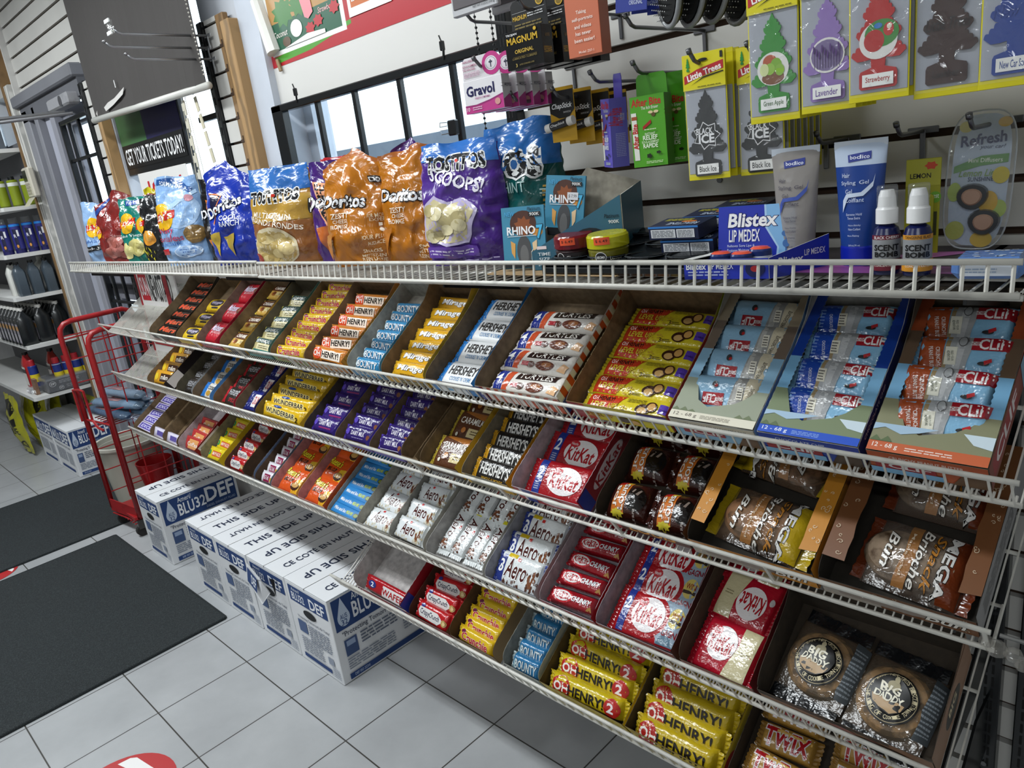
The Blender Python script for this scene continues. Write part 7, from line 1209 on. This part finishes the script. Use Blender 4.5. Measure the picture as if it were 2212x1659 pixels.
def tree_pack(col, label, ink, loc, yaw=0, tilt=0, wide=.072, H=.19, oval=None, front=True, lb=None, one='1', head=True, script=None):
    g = thing('air_freshener', lb, 'air freshener', loc, (tilt, 0, yaw), 'carded tree air fresheners'); w = wide/2
    m = MB(); m.bbox(-w, w, -.0006, .0006, -H, 0, M(YEL, 'paper'), .0004); m.build('backing_card', g)
    if not front:
        m = MB(); m.bbox(-w*.94, w*.94, -.0032, -.0008, -H+.012, -.052, M('#a5a9b0', 'foil'), .001); m.build('pouch', g); return g
    m = MB(); m.bbox(-w*.95, w*.95, -.0012, -.0008, -H+.010, -.05, M('#a2a6b0', 'paper'), .0003); m.build('grey_insert', g)
    m = MB(); m.bbox(-w, w, -.0042, -.003, -.052, 0, M(YEL, 'paper'), .0004)
    S = Surf(w, .026, o=(0, -.0043, -.026), ux=(1, 0, 0), uy=(0, 0, 1))
    decal(m, S, [('p', '#b5202a', [(-.92, -.62), (-.3, -.35), (.92, -.05), (.92, .42), (-.3, .12), (-.92, -.18)]), T_('Little Trees', '#f4f0ea', .02, -.1, .8, .17, off=.06, rot=12), ('p', '#151510', [(-.6, -.72), (.0, -.4), (.92, -.22), (.92, -.16), (.0, -.32)]), ('l', '#6a641a', -.3, -.9, .8, -.8, 1), ('p', '#1e8a3a', [(-.72+.14*x/1.0*.8, .45+.38*y) for x, y in tree_poly(1.0)]), T_(one, '#15150f', .85, .72, .05, .17, off=.02), ('e', '#15150f', 0, .6, .22, .09)]); m.build('header_card', g)
    m = MB(); pts = [(x*w*1.12, -.0014, -.118+y*.064) for x, y in tree_poly()]
    m.prism([(x, -.0014, z) for x, _, z in pts][::-1], (0, -.0022, 0), M(col, 'matte'), M(col, 'matte'), M(col, 'matte'))
    S = Surf(w*1.12, .064, o=(0, -.0037, -.118), ux=(1, 0, 0), uy=(0, 0, 1)); d = []
    if oval: d += [('e', '#e6e4e0', 0, -.12, .56, .34, 26)]+oval
    if label == 'Black Ice': d += [('s', '#e8e8ea', 0, -.05, .60, .34, 7), ('s', '#0e0f11', 0, -.05, .56, .31, 7), T_('BLACK', '#ececee', -.08, .06, .34, .07, off=.04), T_('ICE', '#ececee', .0, -.12, .32, .1, off=.07)]
    if script: d += [T_(script, ink, 0, .05, .6, .1, off=.03, sh=.3)]
    if label == 'Leather': d += [T_('Leather', '#1f0f0b', 0, -.82, .36, .06)]
    else: d += [('r', '#e9e9e6', -.46, -.95, .46, -.72), T_(label, ink, 0, -.835, .36, .065)]
    decal(m, S, d); m.build('tree_cutout', g)
    m = MB(); fz = lambda i, j: -.0045-.0016*abs(noise.noise(Vector((i*.7, j*.5, loc[0]*50)))); nx, nz = 8, 16
    vs = [(-w*.96+w*1.92*i/nx, fz(i, j), -.050-(H-.056)*j/nz) for j in range(nz+1) for i in range(nx+1)]; m.add(vs, [(j*(nx+1)+i, (j+1)*(nx+1)+i, (j+1)*(nx+1)+i+1, j*(nx+1)+i+1) for j in range(nz) for i in range(nx)], M('#dfe3e8', 'clear')); m.build('clear_pouch', g, smooth=True)
    return g
APP = [('e', '#7a4a28', 0, -.3, .4, .14), ('e', '#b5542c', -.1, .03, .25, .14), ('e', '#7dae2c', .12, -.05, .2, .14), ('e', '#95bf45', -.1, -.12, .18, .12), ('e', '#8ab53c', .25, -.16, .16, .12), ('e', '#d3dba0', -.3, -.12, .16, .13)]
LAV = [('e', '#7a6a96', 0, -.12, .52, .3)]+[('r', '#4a3560', -.42+.09*i, -.36, -.40+.09*i, .05-.06*(i % 3)) for i in range(10)]+[('e', '#5c4478', -.42+.09*i, .02-.06*(i % 3), .03, .08, 8) for i in range(10)]
STR = [('e', '#3f8a3a', .1, .0, .5, .25), ('e', '#b5231f', -.12, -.12, .3, .2), ('e', '#c23028', .3, .05, .15, .12), ('e', '#e6e0c9', .32, .1, .07, .05), ('e', '#3a7ac0', .0, .14, .12, .05)]
tree_pack('#1b1d1f', 'Black Ice', '#17181a', (-.630, -.22, 1.622), .08, 0, .070, .188, lb='black tree freshener card reading BLACK ICE, front of the left stack')
for i in range(7): tree_pack('#1b1d1f', '', '', (-.626+.0012*i, -.204+.0155*i, 1.623), .05+.012*i, 0, .070, .188, front=False, lb='yellow edged freshener card behind the black tree, %s in the left stack' % ['second', 'third', 'fourth', 'fifth', 'sixth', 'seventh', 'last'][i])
tree_pack('#1b1d1f', 'Black Ice', '#17181a', (-.553, -.195, 1.619), .06, 0, .070, .186, lb='partly hidden black tree card at the front of the second yellow stack')
for i in range(6): tree_pack('#1b1d1f', '', '', (-.551+.001*i, -.18+.02*i, 1.619), .05+.012*i, 0, .070, .186, front=False, lb='yellow edged freshener card, %s in the second, right-hand stack' % ['second', 'third', 'fourth', 'fifth', 'sixth', 'last'][i])
BIG = [('#2f8a2c', 'Green Apple', '#2a5a24', -.505, 1.703, APP, None, 'green tree freshener card with apple picture'), ('#8f72b5', 'Lavender', '#6a4a96', -.430, 1.707, LAV, None, 'lilac tree freshener card with lavender picture'), ('#b5201c', 'Strawberry', '#a01c1c', -.362, 1.712, STR, None, 'red tree freshener card with strawberry picture'), ('#38201a', 'Leather', '#1f0f0b', -.288, 1.706, None, 'Little Trees', 'dark brown leather scented tree freshener card'), ('#23408f', 'New Car Scent', '#23408f', -.218, 1.706, None, 'New Car', 'navy tree freshener card reading New Car Scent')]
for j, (c, t_, ink, x, z, ov, sc, lb) in enumerate(BIG):
    yy = -.25 if j != 2 else -.262
    tree_pack(c, t_, ink, (x, yy, z), .06, 0, .071, .196, ov, lb=lb+', front of its stack', script=sc)
    for i in range(4): tree_pack(c, t_, ink, (x+.003+.001*i, yy+.014+.014*i, z+.0005*i), .05, 0, .071, .196, front=False, lb='yellow edged card, %s behind the %s' % (['first', 'second', 'third', 'fourth'][i], lb.split(' freshener')[0]+' freshener' if 'freshener' in lb else lb))
# anti nausea boxes, condom boxes
def hang_tab(g, w, z0, z1, col, y=-.0, dec=()):
    m = MB(); hw = w/2; P = [(-hw, y, z0), (hw, y, z0), (hw*.96, y, z1-.006), (hw*.8, y, z1), (-hw*.8, y, z1), (-hw*.96, y, z1-.006)]; m.prism(P[::-1], (0, .0008, 0), M(col, 'paper'))
    m.prism(P[::-1], (0, -.0003, 0), M(col, 'paper'))
    if dec: decal(m, Surf(hw, (z1-z0)/2, o=(0, y-.0004, (z0+z1)/2), ux=(1, 0, 0), uy=(0, 0, 1)), dec)
    m.build('hang_tab', g)
GRF = [('p', '#b53a80', [(-1, -1), (1, -1), (1, -.1), (.3, -.35), (-.4, -.5), (-1, -.48)]), ('p', '#8d2a68', [(-1, -.48), (-.4, -.5), (.3, -.35), (1, -.1), (1, -.2), (.3, -.45), (-.4, -.6), (-1, -.58)]), T_('Gravol', '#14144a', -.12, .35, .72, .3, off=.05), T_('TABLETS-COMPRIMES', '#a84a86', -.05, -.12, .4, .06), T_('10', '#e8d8e2', -.85, -.72, .08, .12), ('l', '#d8b8cc', -.6, -.85, -.1, -.6, 2), ('e', '#c9908c', .72, -.55, .14, .2)]
for i in range(4):
    y = -.262+.036*i; g = cbox('medicine_box', ['pink and white anti-nausea box, front one on its hook', 'pink and white anti-nausea box, second back', 'pink and white anti-nausea box, third back', 'pink and white anti-nausea box, nearest the wall'][i], 'medicine box', (-1.064+.004*i, y, 1.598), (0, 0, .0), .104, .058, .02, '#d8d5d8', GRF, [('r', '#c9c6ca', -1, -1, 1, 1), ('p', '#a0347a', [(-1, -1), (1, -1), (1, -.1), (-1, -.5)]), T_('Gravol', '#2a2a4a', 0, .35, .3, .5, rot=90)], (), 'pink medicine boxes on a hook')
    hang_tab(g, .100, .058, .098, '#d3cfd2', -.009, [('e', '#b5357c', .62, .1, .5, 1.0), ('e', '#d8d3d8', .60, .1, .32, .62), ('e', '#6a6a78', .60, .1, .27, .52), ('e', '#d8d3d8', .60, .1, .25, .48), ('r', '#3a3a4a', .57, -.25, .62, .4), ('e', '#3a3a4a', .595, .2, .1, .1), T_('NAUSEA', '#9a3a64', -.6, .7, .3, .1), T_('SOULAGEMENT', '#9a3a64', -.52, .3, .4, .1), T_('DES NAUSEES', '#9a3a64', -.58, .0, .34, .1), ('l', '#b58aa0', -.9, -.7, .0, -.25, 4)])
MGF = [T_('TROJAN', '#e8e8e8', -.6, .82, .3, .07, off=.03), T_('MAGNUM', '#c9a43a', -.05, .5, .82, .17, off=.05), T_('ORIGINAL', '#d2b050', .02, -.1, .5, .1, off=.02), T_('LUBRICATED / LUBRIFIES', '#8a7a4a', .02, -.45, .66, .05), ('r', '#6a5a2a', -.6, -.38, .7, -.365), T_('3', '#c9b060', -.45, -.8, .04, .09), T_('LATEX CONDOMS LATEX', '#8a7a4a', .12, -.8, .4, .04), ('e', '#c9a43a', .7, .85, .08, .1)]
for i in range(4):
    y = -.262+.045*i; g = cbox('condom_box', ['black and gold box reading MAGNUM, front one on its hook', 'black and gold box, second back on its hook', 'black and gold box, third back on its hook', 'black and gold box, nearest the wall'][i], 'box', (-.945+.006*i, y, 1.655), (0, 0, 0), .088, .062, .028, '#121213', MGF, [T_('MAGNUM', '#b8963a', -.1, -.3, .35, .34, rot=90, off=.03), T_('ORIGINAL', '#8a744a', .0, .45, .2, .2, rot=90)], (), 'black boxes on a hook', kind='plastic')
    hang_tab(g, .086, .062, .112, '#131314', .008, [T_('MAGNUM', '#c9a43a', -.5, -.1, .38, .14, off=.05), ('r', '#9a9a9a', -.9, .22, .9, .25), ('l', '#c9c9c9', -.05, -.2, .8, .1, 2), ('l', '#7a6a3a', -.8, -.85, .7, -.45, 2), ('e', '#c9a43a', .65, .65, .2, .3), ('e', '#7a6420', .65, .65, .15, .22)])
cbox('selfie_gadget_box', 'tall orange gadget box with white text about self-portraits', 'box', (-.826, -.245, 1.652), (0, 0, .12), .064, .19, .03, '#c46a4a', [T_('Taking', '#f4e6dc', -.05, -.3, .3, .035, off=.02), T_('self-portraits', '#f4e6dc', .0, -.41, .62, .035, off=.02), T_('and videos', '#f4e6dc', .0, -.52, .5, .03, off=.02), T_('has never', '#f4e6dc', .0, -.63, .46, .03, off=.02), T_('been easier!', '#f4e6dc', .05, -.74, .6, .03, off=.02), T_('Model: Z07-1', '#f0d8cc', .1, -.93, .45, .02), ('p', '#1c2450', [(-.75, 1), (-.6, 1), (-.75, .05), (-.88, .05)]), ('p', '#1c2450', [(.1, 1), (.3, 1), (-.4, .0), (-.5, .02)]), ('p', '#1c2450', [(-.88, .05), (-.8, .1), (-.4, .0), (-.5, -.03)])], [('r', '#a9522f', -1, -1, 1, 1), T_('OD', '#2a1712', -.2, .25, .5, .08, rot=90, off=.05)])
# chapstick cards
for i in range(4):
    g = thing('lip_balm_card', 'yellow and black lip balm card, %s on its hook' % ['front one', 'second back', 'third back', 'nearest the wall'][i], 'lip balm', (-.978+.018*i, -.15+.03*i, 1.620-.006*i), (0, 0, .1+.05*i), 'lip balm cards on a hook'); m = MB()
    m.bbox(-.029, .029, -.0006, .0006, -.095, .004, M('#cf9f1a', 'paper'), .0004); decal(m, Surf(.029, .05, o=(0, -.0008, -.0455), ux=(1, 0, 0), uy=(0, 0, 1)), [('p', '#141414', [(-.97, .88), (.97, .88), (.97, .15), (.5, -.12), (-.3, -.12), (-.97, .1)]), ('p', '#d8a81c', [(-.97, 1), (.97, 1), (.97, .88), (-.97, .88)]), T_('ChapStick', '#efefef', 0, .3, .8, .12, off=.03, sh=.3), T_('SKIN PROTECTANT', '#c9c9c9', .4, .08, .3, .03), T_('CLASSIC', '#5a4410', -.55, -.25, .26, .04), T_('ORIGINAL', '#2a2010', -.5, -.36, .3, .045), ('e', '#0c0c0c', 0, .68, .25, .08)]); m.build('backing_card', g)
    m = MB(); m.tube([(-.034, -.010, -.068), (-.022, -.010, -.066)], .0085, M('#e3e1dc', 'plastic'), 12); m.tube([(-.022, -.010, -.066), (.018, -.010, -.060)], .0082, M('#2a2a2c', 'plastic'), 12); m.tube([(.018, -.010, -.060), (.030, -.010, -.058)], .0085, M('#e3e1dc', 'plastic'), 12)
    decal(m, Surf(.02, .006, o=(-.002, -.0186, -.063), ux=(1, 0, .15), uy=(-.15, 0, 1)), [T_('ChapStick', '#e0e0e0', 0, 0, .85, .5, off=.02, sh=.3)]); m.build('balm_stick', g, auto=50)
# itch relief boxes
ABG = [('r', '#4d9a1f', -1, -1, 1, 1), T_('After Bite', '#b5201c', -.05, .82, .85, .1, off=.06), T_('The Itch Eraser', '#e6ead8', .15, .66, .5, .045), ('p', '#dcdcd4', [(-.9, -.8), (-.6, -.8), (-.66, .55), (-.96, .55)]), ('r', '#9a4a24', -.94, .35, -.62, .45), T_('After Bite', '#b5201c', -.77, -.12, .4*1.6, .085, rot=90, off=.06), ('e', '#5a4420', .35, .45, .12, .06), ('e', '#d8c79a', .2, .52, .14, .04), ('e', '#d8c79a', .52, .52, .14, .04), ('p', '#a01c1c', [(-.3, .14), (.2, .32), (.2, .22), (-.3, .04)]), T_('INSTANT', '#dfe8cc', .1, -.08, .3, .04), T_('RELIEF', '#f0f4e4', .1, -.18, .42, .06, off=.03), T_('SOULAGEMENT', '#dfe8cc', .1, -.3, .5, .035), T_('RAPIDE', '#f0f4e4', .1, -.41, .42, .06, off=.03), ('s', '#1a2410', .0, -.7, .18, .08, 5), ('s', '#1a2410', .55, -.62, .16, .05, 5), ('l', '#c9dcb0', -.2, -.92, .8, -.84, 2), ('l', '#c9dcb0', -.2, .02, .5, .08, 1)]
def recol(L_, a, b_): return [tuple((b_ if q == a else q) for q in it) for it in L_]
for i in range(3):
    g = cbox('bite_relief_box', ['bright green insect bite relief box, front one', 'green bite relief box, second on its hook', 'green bite relief box, nearest the wall'][i], 'medicine box', (-.755+.010*i, -.185+.055*i, 1.463), (0, 0, .12), .064, .115, .026, '#4d9a1f', ABG, [('r', '#3c7f18', -1, -1, 1, 1), T_('After Bite', '#5a6a14', 0, .5, .45, .3, rot=90)], (), 'green bite relief boxes'); hang_tab(g, .058, .115, .150, '#4a9a1c', .008)
g = cbox('bite_relief_box', 'violet kids insect bite relief box twisted on its hook', 'medicine box', (-.853, -.16, 1.468), (0, .06, -.55), .042, .118, .032, '#5f55b5', recol(recol(ABG, '#4d9a1f', '#5f55b5'), '#dfe8cc', '#d0ccea'), [('r', '#6a60c4', -1, -1, 1, 1), T_('After Bite', '#b5305c', -.4, .45, .95, .22, rot=90, off=.05), T_('The Itch Eraser', '#c9c4ea', .3, .45, .4, .1, rot=90), ('l', '#a8a0dc', -.5, -.7, .7, .0, 14)]); hang_tab(g, .038, .118, .158, '#5a50b0', .01)
# refresh blister
g = thing('diffuser_blister', 'clear rounded blister card reading Refresh your car! Lemon Lime', 'air freshener', (-.288, -.10, 1.298), (-.03, .05, .12)); w, h = .040, .188
m = MB(); P = [(w*.86*math.copysign(abs(math.cos(a))**.6, math.cos(a)), 0, h/2+h/2*.95*math.copysign(abs(math.sin(a))**.5, math.sin(a))) for a in [2*math.pi*i/36 for i in range(36)]]; m.prism(P[::-1], (0, .001, 0), M('#b9c8dc', 'paper')); m.prism(P[::-1], (0, -.0004, 0), M('#b9c8dc', 'paper'))
decal(m, Surf(w*.84, h/2, o=(0, -.0006, h/2), ux=(1, 0, 0), uy=(0, 0, 1)), [('e', '#d8b04a', .7, .82, .25, .07), ('e', '#d8d07a', -.65, .78, .25, .08), T_('Refresh', '#1f2f6a', .0, .60, .8, .075, off=.05, sh=.1, rot=6), T_('your car!', '#2f3f6a', .35, .48, .45, .035, sh=.3), ('p', '#5f9a4a', [(-.95, .22), (0, .36), (.95, .38), (.95, .26), (0, .22), (-.95, .12)]), T_('Mini Diffusers', '#e9f0e4', .15, .30, .6, .03, off=.02), T_('Lemon Lime', '#7fa05a', 0, .12, .75, .05, sh=.3, off=.02), T_('SUNSHINE', '#2a3a5a', .05, .03, .45, .03, off=.02), ('e', '#cdbb3a', .75, .08, .3, .12), ('e', '#a9c05a', -.85, -.15, .25, .14), ('e', '#a9c05a', .8, -.4, .28, .13), ('e', '#d2a82c', .4, -.3, .35, .16), ('e', '#a9b04a', -.7, -.72, .35, .14), ('e', '#d2b03a', .3, -.85, .4, .12)]); m.build('printed_card', g)
m = MB(); P = [(w*math.copysign(abs(math.cos(a))**.6, math.cos(a)), -.002, h/2+h/2*math.copysign(abs(math.sin(a))**.5, math.sin(a))) for a in [2*math.pi*i/36 for i in range(36)]]; m.prism(P[::-1], (0, -.006, 0), M('#dfe6ea', 'clear')); m.tube(P, .0012, M('#b9bfc4', 'plastic'), 5, closed=True); m.build('clear_shell', g)
for cx, cz in ((-.006, .073), (.011, .038)):
    m = MB()
    for (ra, rb, y0, y1, c) in ((.020, .018, -.001, -.010, '#3f4246'), (.0125, .0105, -.010, -.0125, '#b08f7c')):
        pr = [(cx+ra*math.cos(a)*(1+.12*math.sin(a)), cz+ra*.92*math.sin(a)) for a in [2*math.pi*i/20 for i in range(20)]]; pr2 = [(cx+(x-cx)*rb/ra, cz+(z-cz)*rb/ra) for x, z in pr]; n = 20
        m.add([(x, y0, z) for x, z in pr]+[(x, y1, z) for x, z in pr2], [(i, (i+1) % n, n+(i+1) % n, n+i) for i in range(n)]+[tuple(range(n, 2*n))], M(c, 'plastic'))
    m.build('diffuser', g)
# hair brushes
def brush(x, y, z, lb, rz=0, rim='#8d8f91', tilt=0):
    g = thing('hair_brush', lb, 'hair brush', (x, y, z), (tilt, .25, rz), 'hair brushes on a hook')
    el = lambda a, sx, sz, yy, e=1: (sx*math.cos(a), yy, sz*math.sin(a)*(1 if math.sin(a) < 0 else 1.15))
    n = 28; A = [2*math.pi*i/n for i in range(n)]
    m = MB(); m.prism([el(a, .034, .052, 0) for a in A][::-1], (0, .010, 0), M('#1a1b1c', 'plastic')); m.tube([el(a, .0345, .0525, .002) for a in A], .0042, M(rim, 'plastic'), 8, closed=True); m.tube([(0, .004, .055), (0, .004, .15)], .008, M('#1a1b1c', 'plastic'), 8); m.build('brush_head', g, auto=50)
    m = MB(); m.add([el(a, .029, .046, -.001) for a in A]+[(0, -.007, 0)], [(n, (i+1) % n, i) for i in range(n)], M('#101112', 'matte')); m.build('pad', g, smooth=True)
    m = MB(); q = random.Random(3)
    for i in range(9):
        for j in range(13):
            px, pz = -.025+.00625*i+(.003 if j % 2 else 0), -.042+.0075*j
            if (px/.027)**2+(pz/.044)**2 < 1: m.tube([(px, -.004, pz), (px*1.05, -.015, pz*1.03)], .00045, M('#2a2a2b', 'plastic'), 3); m.lathe([(0, -.0011), (.0011, 0), (0, .0011)], M('#d9d9d9', 'plastic'), 5, (px*1.05, -.0155, pz*1.03))
    o = m.build('bristles', g); o['kind'] = 'stuff'
    return g
brush(-.672, -.245, 1.718, 'black paddle hair brush with grey rim, nearest the camera', -.5, tilt=.1)
brush(-.650, -.215, 1.716, 'black paddle hair brush, second on its hook', -.45); brush(-.628, -.185, 1.718, 'black paddle hair brush, third on its hook', -.45); brush(-.606, -.15, 1.712, 'black paddle hair brush, nearest the wall', -.4)
for i in range(3):
    m = MB(); m.bbox(-.028, .028, -.0006, .0006, 0, .09, M('#1c2f8a', 'paper'), .0005); decal(m, Surf(.028, .045, o=(0, -.0008, .045), ux=(1, 0, 0), uy=(0, 0, 1)), [T_('ORIGINAL', '#c9d0ea', .3, -.72, .42, .07), ('e', '#7f8fd0', -.4, -.4, .2, .12), ('e', '#1c2f8a', -.4, -.4, .16, .1), ('l', '#8f9fd8', -.3, -.3, .6, -.2, 1)])
    o = m.build('brush_card'); o.location = (-.735+.016*i, -.25+.02*i, 1.700-.004*i); o.rotation_euler = (0, .1, .1); tag(o, 'blue paper card reading ORIGINAL, %s of the brush cards' % ['front one', 'middle one', 'rear one'][i], 'card', 'blue brush cards')
for i in range(2):
    m = MB(); m.bbox(-.058, .058, -.006, .006, 0, .12, M('#b5b5b8', 'paper'), .002); m.bbox(-.052, .052, -.0075, -.006, .012, .11, M('#5a5558', 'paper'), .001); decal(m, Surf(.055, .012, o=(0, -.0065, .008), ux=(1, 0, 0), uy=(0, 0, 1)), [T_('NET WT 3.52OZ (100 g)', '#3a3a3c', .45, 0, .5, .2)])
    o = m.build('hanging_pack'); o.location = (-1.075+.055*i, -.25+.05*i, 1.773-.004*i); o.rotation_euler = (0, 0, .05); tag(o, ['grey rimmed hanging pack cut by the top edge, left one', 'grey rimmed hanging pack cut by the top edge, right one'][i], 'pack', 'grey hanging packs')
# pegs
for x, z, L, lb in ((-1.105, 1.765, .25, 'empty grey hook left of the black and gold boxes'), (-1.061, 1.676, .285, 'grey hook holding the pink anti-nausea boxes'), (-1.013, 1.608, .25, 'empty grey hook pointing out below the black boxes'), (-.962, 1.606, .19, 'grey hook holding the yellow lip balm cards'), (-.863, 1.618, .20, 'grey hook holding the violet box'), (-.762, 1.616, .215, 'grey hook holding the green boxes'), (-.752, 1.684, .24, 'empty grey hook under the hair brushes'), (-.636, 1.610, .25, 'grey hook holding the left stack of black trees'), (-.558, 1.606, .22, 'grey hook holding the second stack of black trees'), (-.933, 1.748, .29, 'grey hook holding the black and gold boxes'), (-.534, 1.466, .12, 'short empty hook above the clear gel tube'), (-.500, 1.468, .12, 'short empty hook above the blue gel tube'), (-.385, 1.467, .12, 'short empty hook above the lemon card'), (-.276, 1.468, .19, 'grey hook in front of the round blister card')):
    hook(x, z, L, lb, y0=0, up=.012)
for i, (x, z, lb) in enumerate(((-.648, 1.79, 'hook holding the hair brushes'), (-.505, 1.69, 'hook holding the green tree cards'), (-.43, 1.692, 'hook holding the lilac tree cards'), (-.362, 1.695, 'hook holding the red tree cards'), (-.288, 1.69, 'hook holding the brown tree cards'), (-.218, 1.69, 'hook holding the navy tree cards'))): hook(x, z, .27 if i else .25, lb, y0=0, up=.012)
